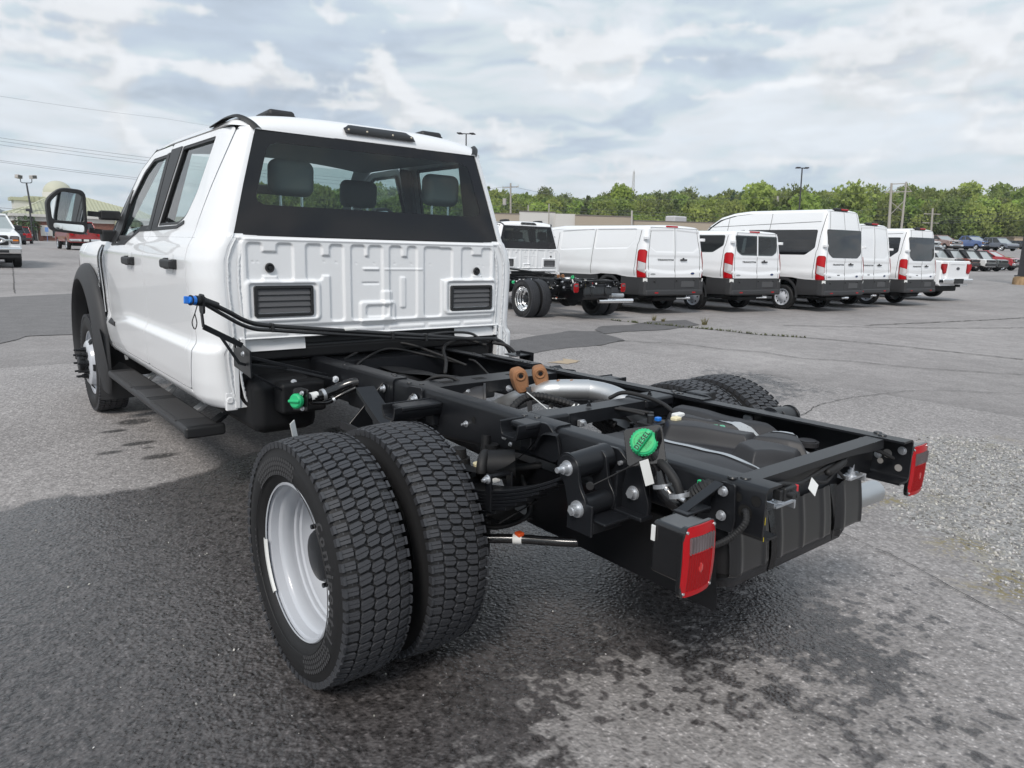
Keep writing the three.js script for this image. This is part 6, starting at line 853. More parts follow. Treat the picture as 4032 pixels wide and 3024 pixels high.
function pickupFront(t, hw = 1.0) { // lamps, grille, chrome bumper
  const z = -5.84; part('grille', [box(-.62, .62, .80, 1.16, z - .06, z + .05, .08)], M.plastic, t); part('grille_bars', [(() => { const g = new THREE.TorusGeometry(.20, .035, 8, 30); g.scale(2.4, .65, 1); g.translate(0, .98, z - .07); return g; })(), box(-.75, -.42, .95, 1.02, z - .075, z - .02, .02), box(.42, .75, .95, 1.02, z - .075, z - .02, .02)], M.chrome, t);
  for (const s of [-1, 1]) { const hl = part('headlight', box(s * .68, s * .95, .86, 1.14, z - .05, z + .20, .04), M.plastic, t); part('lens', [box(s * .71, s * .92, 1.02, 1.11, z - .058, z - .045, .008)], M.lensClear, hl); part('lens', box(s * .71, s * .92, .89, .95, z - .058, z - .045, .008), M.lensClear, hl); part('amber_lens', box(s * .71, s * .92, .955, 1.01, z - .058, z - .045, .008), M.amber, hl); }
  part('bumper', [box(-1.0, 1.0, .50, .74, z - .16, z + .05, .06)], M.chrome, t); part('air_intake', box(-.6, .6, .54, .64, z - .175, z - .14, .02), M.plastic, t); part('lower_valance', box(-.95, .95, .34, .50, z - .06, z + .2, .05), M.plastic, t);
  for (const s of [-1, 1]) part('side_mirror', [box(s * 1.0, s * 1.24, 1.36, 1.54, -4.0, -3.86, .04), bar([s * .95, 1.40, -3.92], [s * 1.05, 1.42, -3.92], .05, .04)], M.plastic, t);
}
function pickupRear(t, o = {}) {
  const z = .02; for (const s of [-1, 1]) { const tl = part('tail_lamp', plateZ(roundPoly(s < 0 ? [[-.99, 1.29], [-.66, 1.29], [-.70, .95], [-.86, .92], [-.99, 1.15]] : [[.99, 1.29], [.99, 1.15], [.86, .92], [.70, .95], [.66, 1.29]], .04), -.02, .05, [], .006), M.lensDeep, t); part('red_lens', plateZ(roundPoly(s < 0 ? [[-.95, 1.25], [-.72, 1.25], [-.74, .99], [-.84, .97], [-.95, 1.14]] : [[.95, 1.25], [.95, 1.14], [.84, .97], [.74, .99], [.72, 1.25]], .03), .034, .006, [], .002), M.lensRed, tl); }
  part('tailgate', [box(-.62, .62, .74, 1.38, -.04, .045, .02), box(-.50, .50, 1.26, 1.33, .03, .06, .02)], t.children[0].material, t);
  part('bumper', [box(-1.0, 1.0, .58, .76, -.05, .16, .05)], M.chrome, t); part('plate_mount', box(-.30, .28, .58, .76, .15, .18, .01), M.plastic, t); part('hitch', box(-.05, .05, .46, .55, .05, .2, .01), M.frameDull, t); part('oval_emblem', (() => { const g = new THREE.CylinderGeometry(1, 1, .01, 28); g.rotateX(Math.PI / 2); g.scale(.11, .055, 1); g.translate(.03, 1.12, .052); return g; })(), std([.10, .10, .11], .3, .5), t);
}
{ const p = vehicle('pickup_truck', 'white pickup seen from behind at the right end of the row of vans', 'pickup', { ...PICK, paint: M.paint }); pickupRear(p); place(p, 27.3, -8.25, 8, -.03); }
{ const p = vehicle('pickup_truck', 'white pickup facing the camera at the left edge, with chrome bumper', 'pickup', { ...PICK, paint: M.paint, shield: phy([.30, .34, .35], .04) }); pickupFront(p); p.position.set(-.25, groundH(0, -30.7), -30.7 - 4.93); p.rotation.y = Math.PI; }
{ const p = vehicle('pickup_truck', 'red pickup seen from behind under the black side mirror of the large truck', 'pickup', { ...PICK, paint: paintOf(.28, .012, .012) }); pickupRear(p); part('license_plate', box(-.16, .16, .60, .74, .181, .19, .003), M.whiteTag, p); p.position.set(6.75, groundH(6, -57), -57 + 1.25); p.rotation.y = .02; }
const SUV = { W: 1.90, R: .36, wheels: [-.85, -3.65], yb: .36, body: [[0, .45], [0, .95], [-.06, 1.05], [-3.35, 1.06], [-4.25, .98], [-4.52, .86], [-4.55, .45]], cab: [-.08, -.42, -2.45, -3.35, 1.03, 1.74], pillars: [.3, .62], tumble: .26 };
{ const p = vehicle('suv', 'dark grey suv seen from behind beyond the white pickup on the left', 'suv', { ...SUV, paint: paintOf(.03, .032, .04) }); for (const s of [-1, 1]) part('tail_lamp', box(s * .70, s * .93, .88, 1.05, -.02, .03, .02), M.lensRed, p); part('bumper', box(-.9, .9, .42, .62, -.1, .06, .04), M.cladding, p); p.position.set(4.6, groundH(5, -80), -80); }
{ const p = vehicle('suv', 'small red suv parked behind the dark suv near the brick building', 'suv', { ...SUV, paint: paintOf(.30, .01, .015) }); for (const s of [-1, 1]) part('tail_lamp', box(s * .62, s * .93, .92, 1.06, -.02, .03, .02), M.lensRed, p); part('bumper', box(-.9, .9, .42, .62, -.1, .06, .04), M.cladding, p); p.position.set(6.0, groundH(6, -90), -90); p.rotation.y = -.12; }
// four boxy suvs and a red pickup nose out towards the lot on the right
const BOXY = { W: 1.92, R: .38, wheels: [-.85, -3.55], yb: .40, body: [[0, .48], [0, 1.02], [-.04, 1.08], [-3.30, 1.10], [-4.18, 1.07], [-4.40, 1.0], [-4.44, .48]], cab: [-.05, -.18, -2.55, -3.10, 1.07, 1.80], pillars: [.3, .62], tumble: .20 };
function boxyFront(t) { const z = -4.44; const gr = part('grille', box(-.82, .82, .80, 1.0, z - .05, z + .03, .03), M.plastic, t); for (const s of [-1, 1]) { part('headlight', (() => { const g = new THREE.CylinderGeometry(.075, .075, .03, 20); g.rotateX(Math.PI / 2); g.translate(s * .66, .90, z - .055); return g; })(), M.lensClear, t); } part('bumper', [box(-.94, .94, .46, .72, z - .10, z + .1, .05)], M.cladding, t); part('roof_rails', [-1, 1].map(s => box(s * .66, s * .70, 1.80, 1.85, -2.4, -.4, .02)), M.plastic, t); }
const nose = (p, u, v, D, L, th) => { const q = at(u, v, D); p.rotation.y = th; p.position.set(q.x + Math.sin(th) * L, groundH(q.x, q.z - 2), q.z + Math.cos(th) * L); };
[[2070, 61, [.55, .56, .55], 'white boxy suv with black roof, leftmost of the nose-out row on the right'], [2104, 61.5, [.20, .05, .03], 'dull red boxy suv second in the nose-out row on the right'], [2139, 62, [.66, .67, .67], 'bright white boxy suv in the middle of the nose-out row on the right'], [2166, 64, [.10, .11, .11], 'charcoal boxy suv beside the red pickup in the nose-out row']].forEach(([u, D, c, label]) => { const p = vehicle('suv', label, 'suv', { ...BOXY, paint: paintOf(...c), roof: paintOf(.02, .02, .022), shield: phy([.34, .38, .39], .04) }); boxyFront(p); nose(p, u, 586, D, 4.44, Math.PI - .10); });
{ const p = vehicle('pickup_truck', 'bright red pickup facing out at the end of the suv row on the right', 'pickup', { ...PICK, paint: paintOf(.36, .012, .02), shield: phy([.38, .42, .43], .04) }); pickupFront(p); nose(p, 2196, 580, 72, 5.84, Math.PI - .12); }
// two rows further up the slope
[['pickup_truck', 2018, 537, 92, [.66, .67, .67], 'white pickup parked up the slope at the left end of the far row'], ['pickup_truck', 2062, 539, 96, [.30, .20, .18], 'faded pinkish brown pickup in the far row between a white and a blue one'], ['pickup_truck', 2128, 541, 100, [.09, .15, .34], 'blue pickup in the far row up the slope'], ['suv', 2200, 543, 96, [.16, .18, .22], 'slate grey suv at the right edge of the far row']].forEach(([n, u, v, D, c, label]) => { const isP = n[0] === 'p', p = vehicle(n, label, isP ? 'pickup' : 'suv', { ...(isP ? PICK : SUV), paint: paintOf(...c), shield: phy([.30, .34, .36], .04) }); if (isP) pickupFront(p); else part('bumper', box(-.9, .9, .42, .62, -4.62, -4.4, .04), M.plastic, p); const q = at(u, v, D); p.position.set(q.x, groundH(q.x, q.z), q.z - 4); p.rotation.y = Math.PI - .5; });
{
  const cols = [[.30, .02, .03], [.03, .03, .035], [.04, .04, .045], [.25, .26, .27], [.02, .02, .025], [.05, .055, .06], [.035, .035, .04], [.10, .10, .11], [.02, .022, .03], [.03, .03, .03], [.06, .06, .065]], labs = ['red pickup at the left end of the long dark row below the trees'];
  const base = vehicle('suv', 'dark suv in the long row of dark vehicles below the trees', 'suv', { ...SUV, paint: paintOf(...cols[1]) }, 'dark vehicles in the long row below the trees');
  const ord = ['', 'second', 'third', 'fourth', 'fifth', 'sixth', 'seventh', 'eighth', 'ninth', 'tenth', 'last']; const put = (p, i) => { const q = at(2030 + i * 19, 533, 150); p.position.set(q.x, groundH(q.x, q.z), q.z); p.rotation.y = Math.PI - .7; };
  for (let i = 1; i < 11; i++) { const p = i === 1 ? base : copyOf(base); p.userData.label = `dark suv, ${ord[i]} from the left in the long row below the trees`; if (i % 3 === 0) { const m2 = paintOf(...cols[i]); p.traverse(m => { if (m.isMesh && m.material === base.children[0].material) m.material = m2; }); } put(p, i); }
  const red = vehicle('pickup_truck', labs[0], 'pickup', { ...PICK, paint: paintOf(...cols[0]) }); pickupFront(red); put(red, 0);
}
// ================================================================ hillside, woods, buildings, poles and wires
// wooded hillside: rises from about 170 m out to a ridge at about 330 m; bearings measured clockwise from -z
const bearing = (x, z) => Math.atan2(x + 2.0, -(z - 2.1)), reach = (x, z) => Math.hypot(x + 2.0, z - 2.1);
const RIDGE = smoothTable([[-.5, 6], [-.1, 8], [.05, 10], [.35, 11], [.5, 12], [.67, 13.3], [.935, 12.6], [1.055, 11.5], [1.14, 12.5], [1.235, 12.5], [1.305, 12], [1.5, 13], [1.9, 11], [2.3, 9]], .05);
const hillH = (x, z) => { const b = bearing(x, z), d = reach(x, z); if (b < -.6 || b > 2.4) return -1; const R = RIDGE(b) + 1.6 * fbm2(b * 9, 3.3, 3); return -.6 + R * sstep(150, 330, d) * (1 - .5 * sstep(340, 600, d)) + 1.2 * fbm2(x * .02, z * .02, 3); };
{
  const g = grid(120, 40, (u, v) => { const b = mix(-.6, 2.4, u), d = mix(145, 620, v), x = -2 + d * Math.sin(b), z = 2.1 - d * Math.cos(b); return [x, hillH(x, z) + .0, z]; });
  ground('hillside', g, std([.075, .11, .03], .95));
  // far blue ridges
  const far = (b0, b1, D, h, seed, c) => { const L = grid(60, 8, (u, v) => { const b = mix(b0, b1, u), t = Math.sin(u * Math.PI) ** .5, y = h * t * (.62 + .38 * fbm2(b * 14 + seed, seed, 5) + .25 * fbm2(b * 50, seed, 3) * .4) * Math.sin(v * Math.PI / 2); const d = D + (1 - v) * -700; return [-2 + d * Math.sin(b), y - 2, 2.1 - d * Math.cos(b)]; }); ground('far_hill', L, std(c, .95)); };
  far(-.30, -.005, 2300, 150, 3, [.030, .045, .038]); far(-.12, .16, 3000, 122, 8, [.030, .045, .04]); far(.0, 1.2, 3400, 120, 15, [.03, .045, .04]);
  // ---- trees: four crowns of many small leaf clumps round a forked trunk
  const proto = (seed, H, W, kind) => {
    const r = rng(seed), P = [], Cc = [], c0 = [.145, .21, .045];
    const lobes = []; const nl = kind === 1 ? 9 : 13; for (let i = 0; i < nl; i++) { const t = kind === 1 ? i / nl : Math.pow(r(), .8), a = r() * 6.283, rr = kind === 1 ? W * .42 * (1 - t) * (r() * .5 + .5) : W * .34 * Math.sqrt(r()) * (1 - .55 * t); lobes.push([rr * Math.cos(a), H * (kind === 1 ? .2 + .75 * t : .36 + .50 * t), rr * Math.sin(a), (kind === 1 ? W * .30 * (1.1 - t) : W * (.19 + .12 * r())), .86 + .3 * r()]); }
    const q = V(), e = new THREE.Euler(), v = V();
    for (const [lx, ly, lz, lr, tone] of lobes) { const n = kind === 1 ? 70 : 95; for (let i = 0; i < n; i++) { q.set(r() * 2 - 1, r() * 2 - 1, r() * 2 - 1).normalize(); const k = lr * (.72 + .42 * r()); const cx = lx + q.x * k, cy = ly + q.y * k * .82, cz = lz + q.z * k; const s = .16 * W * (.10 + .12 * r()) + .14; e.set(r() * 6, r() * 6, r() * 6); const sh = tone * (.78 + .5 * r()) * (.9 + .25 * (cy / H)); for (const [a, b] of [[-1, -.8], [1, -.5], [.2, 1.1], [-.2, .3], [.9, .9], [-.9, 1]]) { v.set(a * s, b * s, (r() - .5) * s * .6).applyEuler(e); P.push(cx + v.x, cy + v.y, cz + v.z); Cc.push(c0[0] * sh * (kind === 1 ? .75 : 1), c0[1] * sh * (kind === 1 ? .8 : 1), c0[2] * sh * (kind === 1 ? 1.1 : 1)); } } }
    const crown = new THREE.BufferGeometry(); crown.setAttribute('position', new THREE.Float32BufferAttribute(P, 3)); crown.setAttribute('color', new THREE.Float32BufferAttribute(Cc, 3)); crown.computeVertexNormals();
    const tr = [rod([0, -.5, 0], [.1, H * .5, 0], .022 * H, .012 * H, 7)]; for (let i = 0; i < 5; i++) { const L = lobes[i * 2 % nl]; tr.push(rod([0, H * (.25 + .05 * i), 0], [L[0], L[1], L[2]], .009 * H, .003 * H, 5)); }
    return { crown, trunk: merge(tr) };
  };
  const leaf = phy([1, 1, 1], 1, { vertexColors: true, transmission: .4, thickness: 0 }), bark = std([.07, .06, .05], .95);
  const kinds = [proto(1, 13, 9.5, 0), proto(2, 15, 9, 0), proto(3, 11, 10, 0), proto(4, 16, 7, 1), proto(5, 14, 8, 0), proto(6, 12, 8.5, 0)];
  // single trees that stand out against the wood
  const tints = [[1, 1, 1], [1.55, 1.30, .9], [.7, .85, 1.0], [.85, .95, .9], [1.3, 1.25, 1.1]];
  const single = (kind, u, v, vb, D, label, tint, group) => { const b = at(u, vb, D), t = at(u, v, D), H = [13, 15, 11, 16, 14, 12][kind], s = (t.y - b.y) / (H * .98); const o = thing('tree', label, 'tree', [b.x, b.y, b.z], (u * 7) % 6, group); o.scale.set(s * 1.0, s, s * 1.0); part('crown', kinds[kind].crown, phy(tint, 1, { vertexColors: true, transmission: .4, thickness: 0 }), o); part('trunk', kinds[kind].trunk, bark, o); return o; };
  single(0, 1342, 398, 492, 190, 'tall loose crowned tree rising above the wood, right of the utility poles', [1.5, 1.35, 1]);
  single(4, 1296, 440, 495, 185, 'round bright green tree low in front of the wood above the tan building', [1.7, 1.45, 1]);
  single(3, 1578, 410, 490, 230, 'dark pointed evergreen above the roof of the tallest van', [.55, .62, .9]);
  single(4, 1612, 408, 480, 250, 'dark round topped tree standing alone on the skyline beside the evergreen', [.8, .85, .9]);
  single(1, 1775, 415, 500, 215, 'wide pale olive tree behind the tall lamp post', [1.9, 1.45, 1.4]);
  single(0, 1815, 420, 505, 215, 'second wide pale olive tree, right of the first', [1.75, 1.4, 1.4]);
  single(2, 1520, 432, 500, 200, 'light green bushy tree behind the curved van roof', [1.5, 1.35, 1]);
  single(5, 1462, 425, 495, 205, 'leafy tree between the lattice mast and the tallest van', [1.1, 1.1, 1]);
  single(4, 1180, 428, 492, 200, 'dark leafy tree right of the crossarm pole', [.75, .85, .9]);
  single(5, 2085, 470, 530, 190, 'light tree at the foot of the hill behind the far parked cars', [1.35, 1.25, 1]);
  single(4, 2150, 462, 528, 190, 'broad yellow green tree at the foot of the hill at the far right', [1.9, 1.55, .9]);
  single(0, 2035, 455, 530, 200, 'tall green tree at the foot of the hill, above the white pickup', [.95, 1, 1]);
  single(1, 540, 425, 505, 170, 'green tree seen through the cab beside the inside mirror', [1.2, 1.15, 1]);
  single(5, 715, 420, 500, 170, 'leafy tree seen through the middle of the rear window', [1.1, 1.1, 1]);
  single(2, 30, 470, 510, 175, 'dark bushy tree at the left edge behind the white pickup', [.6, .75, .9]);
  // the wood as a mass
  const r = rng(99), lists = kinds.map(() => []); const m4 = new THREE.Matrix4(), qt = new THREE.Quaternion(), cc = new THREE.Color();
  for (let i = 0; i < 6800; i++) { const b = mix(.31, 1.95, r()), d = mix(168, 360, Math.pow(r(), .85)), x = -2 + d * Math.sin(b), z = 2.1 - d * Math.cos(b); if (b > 1.12 && d < 207) continue; const k = r() < .10 ? 3 : [0, 1, 2, 4, 5][Math.floor(r() * 5)]; lists[k].push([x, hillH(x, z) - .4, z, (.62 + .5 * r()) * (d > 300 ? .9 : 1) * (b < 1 ? .86 : 1), r() * 6.28, r(), r()]); }
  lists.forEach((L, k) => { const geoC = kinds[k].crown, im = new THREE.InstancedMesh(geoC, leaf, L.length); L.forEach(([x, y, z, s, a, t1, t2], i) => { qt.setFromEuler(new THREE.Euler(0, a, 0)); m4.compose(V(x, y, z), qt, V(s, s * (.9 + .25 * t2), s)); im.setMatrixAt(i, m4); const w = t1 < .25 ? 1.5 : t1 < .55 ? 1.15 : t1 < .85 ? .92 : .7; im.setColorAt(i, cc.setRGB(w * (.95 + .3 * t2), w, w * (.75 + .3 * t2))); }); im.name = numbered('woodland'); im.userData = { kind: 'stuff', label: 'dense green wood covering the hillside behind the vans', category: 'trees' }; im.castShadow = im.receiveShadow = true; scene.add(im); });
  const gr = []; for (let i = 0; i < 60; i++) { const q = at(2020 + r() * 200, 528 + r() * 4, 165); gr.push([q.x, groundH(q.x, q.z) + .2, q.z]); }
}
// ---- weeds in the long crack
{
  const r = rng(8), mat = std([.085, .10, .03], .9), tuft = (x, z, h, n) => { const P = []; for (let i = 0; i < n; i++) { const a = r() * 6.28, l = h * (.5 + r() * .6), d = .35 + r() * .5, bx = x + (r() - .5) * h * .5, bz = z + (r() - .5) * h * .5, w = .006; const tx = bx + Math.cos(a) * l * d, tz = bz + Math.sin(a) * l * d, y0 = groundH(x, z); P.push(bx - w * Math.sin(a), y0, bz + w * Math.cos(a), bx + w * Math.sin(a), y0, bz - w * Math.cos(a), tx, y0 + l, tz); } const g = new THREE.BufferGeometry(); g.setAttribute('position', new THREE.Float32BufferAttribute(P, 3)); g.computeVertexNormals(); return g; };
  const L = []; const line = [[9.12, -8.41], [9.26, -7.64], [9.52, -6.67], [9.72, -6.05], [9.79, -5.19], [10.22, -4.52]]; for (let k = 0; k < 5; k++) for (let i = 0; i < 22; i++) { const t = r(), x = mix(line[k][0], line[k + 1][0], t) + .04 * (r() - .5), z = mix(line[k][1], line[k + 1][1], t) + .04 * (r() - .5); L.push(tuft(x, z, .035 + .03 * r(), 7)); }
  const m = part('crack_weeds', merge(L), mat, scene); m.userData = { kind: 'stuff', label: 'thin line of weeds growing in the long crack in front of the vans', category: 'weeds' };
  for (const [u, v, h, lab] of [[1413, 692, .13, 'small dry grass tuft in the crack, left of the other two'], [1432, 695, .09, 'tiny green grass tuft in the crack between two larger ones'], [1521, 701, .17, 'largest dry grass tuft at the tip of the dark asphalt patch']]) { const d = at(u, v, 1), c = camera.position, k = (c.y + .04) / (c.y - d.y), x = c.x + (d.x - c.x) * k, z = c.z + (d.z - c.z) * k; solo('grass_tuft', tuft(x, z, h, 46), std([.14, .125, .05], .9), lab, 'weed'); }
}
// ---- poles, lamps, mast, wires
const wood = std([.33, .31, .28], .9), darkMetal = std([.045, .045, .05], .55, .4), pale = std([.42, .40, .38], .8);
function poleAt(name, label, cat, u0, v0, u1, v1, D, r0, r1, mat, extra) { const a = at(u0, v0, D), b = at(u1, v1, D); a.y -= 3; const o = thing(name, label, cat, [a.x, a.y, a.z]); const d = b.clone().sub(a); part('pole', rod([0, 0, 0], [d.x, d.y, d.z], r0, r1, 12), mat, o); if (extra) extra(o, d); return o; }
const perp = (s) => { const d = V(1, 0, 0).applyEuler(camera.rotation); d.y = 0; d.normalize(); return d.multiplyScalar(s); };
const headBar = (o, p, L, head, mat = darkMetal) => { const q = perp(L); part('arm', bar([p.x - q.x, p.y, p.z - q.z], [p.x + q.x, p.y, p.z + q.z], .08, .08), mat, o); for (const s of [-1, 1]) { const h = box(-head[0], head[0], -head[1], head[1], -head[2], head[2], .03); h.rotateY(.68); h.translate(p.x + s * q.x, p.y + .02, p.z + s * q.z); part('lamp_head', h, mat, o); } };
poleAt('lamp_post', 'tall slim lamp post with a flat twin head above the tallest van', 'lamp post', 1725, 500, 1733, 363, 70, .10, .06, darkMetal, (o, d) => headBar(o, d, .42, [.34, .05, .20]));
poleAt('lamp_post', 'lamp post whose flat twin head shows just above the cab roof', 'lamp post', 1007, 520, 1007, 289, 70, .10, .06, darkMetal, (o, d) => headBar(o, d, .62, [.40, .05, .22]));
poleAt('lamp_post', 'tall leaning lamp post with two upturned floodlights on the left', 'lamp post', 82, 520, 57, 395, 118, .22, .12, darkMetal, (o, d) => { const q = perp(.95); part('arm', tube([[d.x - q.x, d.y + .75, d.z - q.z], [d.x - q.x * .9, d.y + .1, d.z - q.z * .9], [d.x, d.y, d.z], [d.x + q.x * .9, d.y + .1, d.z + q.z * .9], [d.x + q.x, d.y + .75, d.z + q.z]], .06, 8), darkMetal, o); for (const s of [-1, 1]) { const h = box(-.42, .42, -.28, .30, -.4, .4, .06); h.rotateZ(-s * -.15); h.rotateY(.5); h.translate(d.x + s * q.x * 1.25, d.y + .95, d.z + s * q.z * 1.25); part('floodlight', h, pale, o); part('lamp_face', (() => { const f = box(-.34, .34, -.20, .22, .38, .43, .01); f.rotateY(.5); f.translate(d.x + s * q.x * 1.25, d.y + .95, d.z + s * q.z * 1.25); return f; })(), std([.12, .12, .11], .3), o); } });
poleAt('lamp_post', 'short dark lamp post in front of the brick building, right of the tall one', 'lamp post', 72, 520, 64, 452, 116, .15, .12, darkMetal, (o, d) => part('lamp_head', box(d.x - .55, d.x + .15, d.y - .35, d.y + .1, d.z - .2, d.z + .2, .05), darkMetal, o));
poleAt('utility_pole', 'weathered wooden utility pole with crossarm and transformer right of the cab', 'utility pole', 1104, 500, 1103, 396, 120, .20, .14, wood, (o, d) => { const q = perp(1.35); part('crossarm', bar([d.x - q.x, d.y - .8, d.z - q.z], [d.x + q.x, d.y - .5, d.z + q.z], .14, .14), wood, o); part('transformer', rod([d.x - q.x * .7, d.y - 3.6, d.z - q.z * .7], [d.x - q.x * .7, d.y - 2.5, d.z - q.z * .7], .32, .32, 16), pale, o); for (const s of [-1, 0, 1]) part('insulator', rod([d.x + s * q.x * .95, d.y - .6 + .12 * s, d.z + s * q.z * .95], [d.x + s * q.x * .95, d.y - .3 + .12 * s, d.z + s * q.z * .95], .06, .04, 8), pale, o); });
poleAt('utility_pole', 'plain short wooden pole left of the tan building corner', 'utility pole', 1142, 500, 1141, 443, 115, .14, .11, wood);
poleAt('utility_pole', 'thin dark pole in front of the light building wall', 'utility pole', 1186, 500, 1186, 440, 110, .11, .09, wood);
poleAt('utility_pole', 'bare grey pole standing in front of the tan building behind the low vans', 'utility pole', 1366, 500, 1365, 455, 110, .16, .13, pale);
poleAt('utility_pole', 'broken pole stub sticking out of the trees left of the tall lamp post', 'utility pole', 1682, 470, 1680, 424, 170, .35, .22, pale);
{ // H frame: two leaning poles joined by braces
  const D = 118, A0 = at(1916, 560, D), A1 = at(1926, 396, D), B0 = at(1940, 560, D), B1 = at(1958, 393, D), o = thing('power_pylon', 'wooden power pylon of two leaning poles with crossarm and x braces', 'pylon', [A0.x, A0.y, A0.z]); const s = p => [p.x - A0.x, p.y - A0.y, p.z - A0.z], L = (a, b, t) => [mix(s(a)[0], s(b)[0], t), mix(s(a)[1], s(b)[1], t), mix(s(a)[2], s(b)[2], t)];
  part('pole', rod(s(A0), s(A1), .30, .17, 12), wood, o); part('pole', rod(s(B0), s(B1), .22, .14, 12), wood, o); part('crossarm', bar(L(A0, A1, .99), L(B0, B1, .98), .13, .13), wood, o);
  const p = L(A0, A1, .885), q = L(B0, B1, .875), ex = k => [p[0] + (q[0] - p[0]) * k, p[1] + (q[1] - p[1]) * k, p[2] + (q[2] - p[2]) * k]; part('crossarm', bar(ex(-.42), ex(1.45), .16, .16), wood, o); for (const [a, b] of [[ex(-.4), L(A0, A1, .97)], [ex(1.42), L(B0, B1, .97)], [ex(.0), [...L(B0, B1, .97)]], [L(A0, A1, .76), L(B0, B1, .62)], [L(A0, A1, .58), L(B0, B1, .76)]]) part('brace', bar(a, b, .09, .09), wood, o);
}
{ const o = poleAt('utility_pole', 'double pole with two short crossarms right of the pylon', 'utility pole', 2009, 560, 2015, 450, 130, .22, .16, wood, (o2, d) => { const q = perp(1.5); for (const k of [1.0, 2.6]) part('crossarm', bar([d.x - q.x, d.y - k, d.z - q.z], [d.x + q.x, d.y - k, d.z + q.z], .14, .14), wood, o2); part('pole', rod([-.7, 0, -.2], [d.x - .75, d.y - 4, d.z - .2], .18, .14, 10), wood, o2); }); }
{ // lattice mast
  const D = 620, b = at(1364, 470, D), t = at(1364, 365, D), H = t.y - b.y, o = thing('cell_tower', 'distant lattice cell tower with panel antennas above the treeline', 'tower', [b.x, b.y, b.z]); const bars = [], W0 = 4.2, W1 = 1.1, c = (k, s, y) => { const w = mix(W0, W1, y / H) / 2, a = k * 2.094 + .3; return [w * Math.cos(a), y, w * Math.sin(a)]; }; for (let k = 0; k < 3; k++) { bars.push(bar(c(k, 0, 0), c(k, 0, H * .93), .24, .24)); for (let i = 0; i < 12; i++) { const y0 = H * .93 * i / 12, y1 = H * .93 * (i + 1) / 12; bars.push(bar(c(k, 0, y0), c((k + 1) % 3, 0, y1), .14, .14), bar(c(k, 0, y1), c((k + 1) % 3, 0, y1), .12, .12)); } } part('lattice', merge(bars), pale, o); o.children[0].userData.kind = 'stuff'; part('antenna_spike', rod([0, H * .9, 0], [0, H, 0], .12, .06, 6), pale, o);
  for (let k = 0; k < 6; k++) { const a = k / 6 * 6.283; part('antenna', box(2.3 * Math.cos(a) - .3, 2.3 * Math.cos(a) + .3, H * .36, H * .36 + 2.8, 2.3 * Math.sin(a) - .3, 2.3 * Math.sin(a) + .3, .05), pale, o); } part('antenna_ring', (() => { const g = new THREE.TorusGeometry(2.2, .12, 6, 18); g.rotateX(Math.PI / 2); g.translate(0, H * .36 + 1.2, 0); return g; })(), pale, o);
}
{ // light pole on its concrete foot at the right edge
  const y = .1, p = at(2204, 627, 38), gy = p.y; const o = thing('lamp_post', 'dark square lamp post standing on a stained concrete base at the right edge', 'lamp post', [p.x, gy, p.z]); const cb = latheX([[-.1, .40], [.0, .44], [.62, .40], [.72, .34], [.74, 0]], 28).rotateZ(Math.PI / 2); { const P = cb.attributes.position; for (let i = 0; i < P.count; i++) { const k = 1 + .05 * vn3(P.getX(i) * 4, P.getY(i) * 4, P.getZ(i) * 4); P.setXYZ(i, P.getX(i) * k, P.getY(i), P.getZ(i) * k); } cb.computeVertexNormals(); } const st = noiseTex(128, (u, v) => { const n = fbm2(u * 6, v * 6, 4); return [.62 + .25 * n, .56 + .22 * n - .03, .42 + .2 * n]; }, true); part('concrete_base', cb, std([.85, .8, .72], .9, 0, { map: st }), o); part('base_plate', box(-.30, .30, .74, .79, -.30, .30, .01), darkMetal, o); part('pole', [box(-.19, .19, .78, 9.5, -.19, .19, .02)], darkMetal, o); part('arm', box(-1.0, 1.0, 9.4, 9.55, -.08, .08, .02), darkMetal, o); for (const s of [-1, 1]) part('lamp_head', box(s * .7, s * 1.3, 9.36, 9.5, -.25, .25, .04), darkMetal, o);
}
{ // wires
  const wire = (pts, r, label, group) => { const P = pts.map(([u, v, D]) => at(u, v, D)); const L = []; for (let i = 0; i < P.length - 1; i++) { const a = P[i], b = P[i + 1], q = []; for (let k = 0; k <= 12; k++) { const t = k / 12; q.push([mix(a.x, b.x, t), mix(a.y, b.y, t) - .012 * a.distanceTo(b) * 4 * t * (1 - t) * .5, mix(a.z, b.z, t)]); } L.push(new THREE.TubeGeometry(new THREE.CatmullRomCurve3(q.map(p => V(...p))), 24, r, 5)); } solo('power_line', merge(L), std([.09, .09, .11], .6), label, 'wire', group); };
  [[288, 340], [295, 347], [304, 354], [339, 386], [342, 390]].forEach(([a, b], i) => wire([[-260, a - 30, 62], [350, b + 4, 75], [1000, b + 62, 120]], .014, ['topmost of the dark power lines left of the cab', 'second dark power line from the top, left of the cab', 'third dark power line from the top, left of the cab', 'upper of the two close power lines running to the side mirror', 'lowest dark power line left of the cab'][i], 'power lines left of the cab'));
  wire([[-200, 175, 80], [350, 255, 120], [900, 330, 190]], .013, 'faint thin power line high in the sky at the upper left', 'power lines left of the cab');
  wire([[-40, 440, 110], [0, 449, 112], [240, 462, 118]], .03, 'dark cable crossing in front of the brick building roof');
  [[1103, 402, 1250, 432], [1103, 440, 1500, 462], [1103, 446, 1530, 470], [1103, 452, 1560, 478]].forEach(([u0, v0, u1, v1], i) => wire([[900, v0 + 20, 118], [u0, v0, 118], [u1, v1, 116], [1925, v1 - 18 + 6 * i, 145], [2015, 470 + 4 * i, 130], [2400, 440 + 8 * i, 140]], .020, ['topmost wire from the crossarm pole to the pylon', 'second wire from the crossarm pole to the pylon', 'third wire from the crossarm pole to the pylon', 'lowest wire from the crossarm pole to the pylon'][i], 'wires before the wooded hillside'));
}
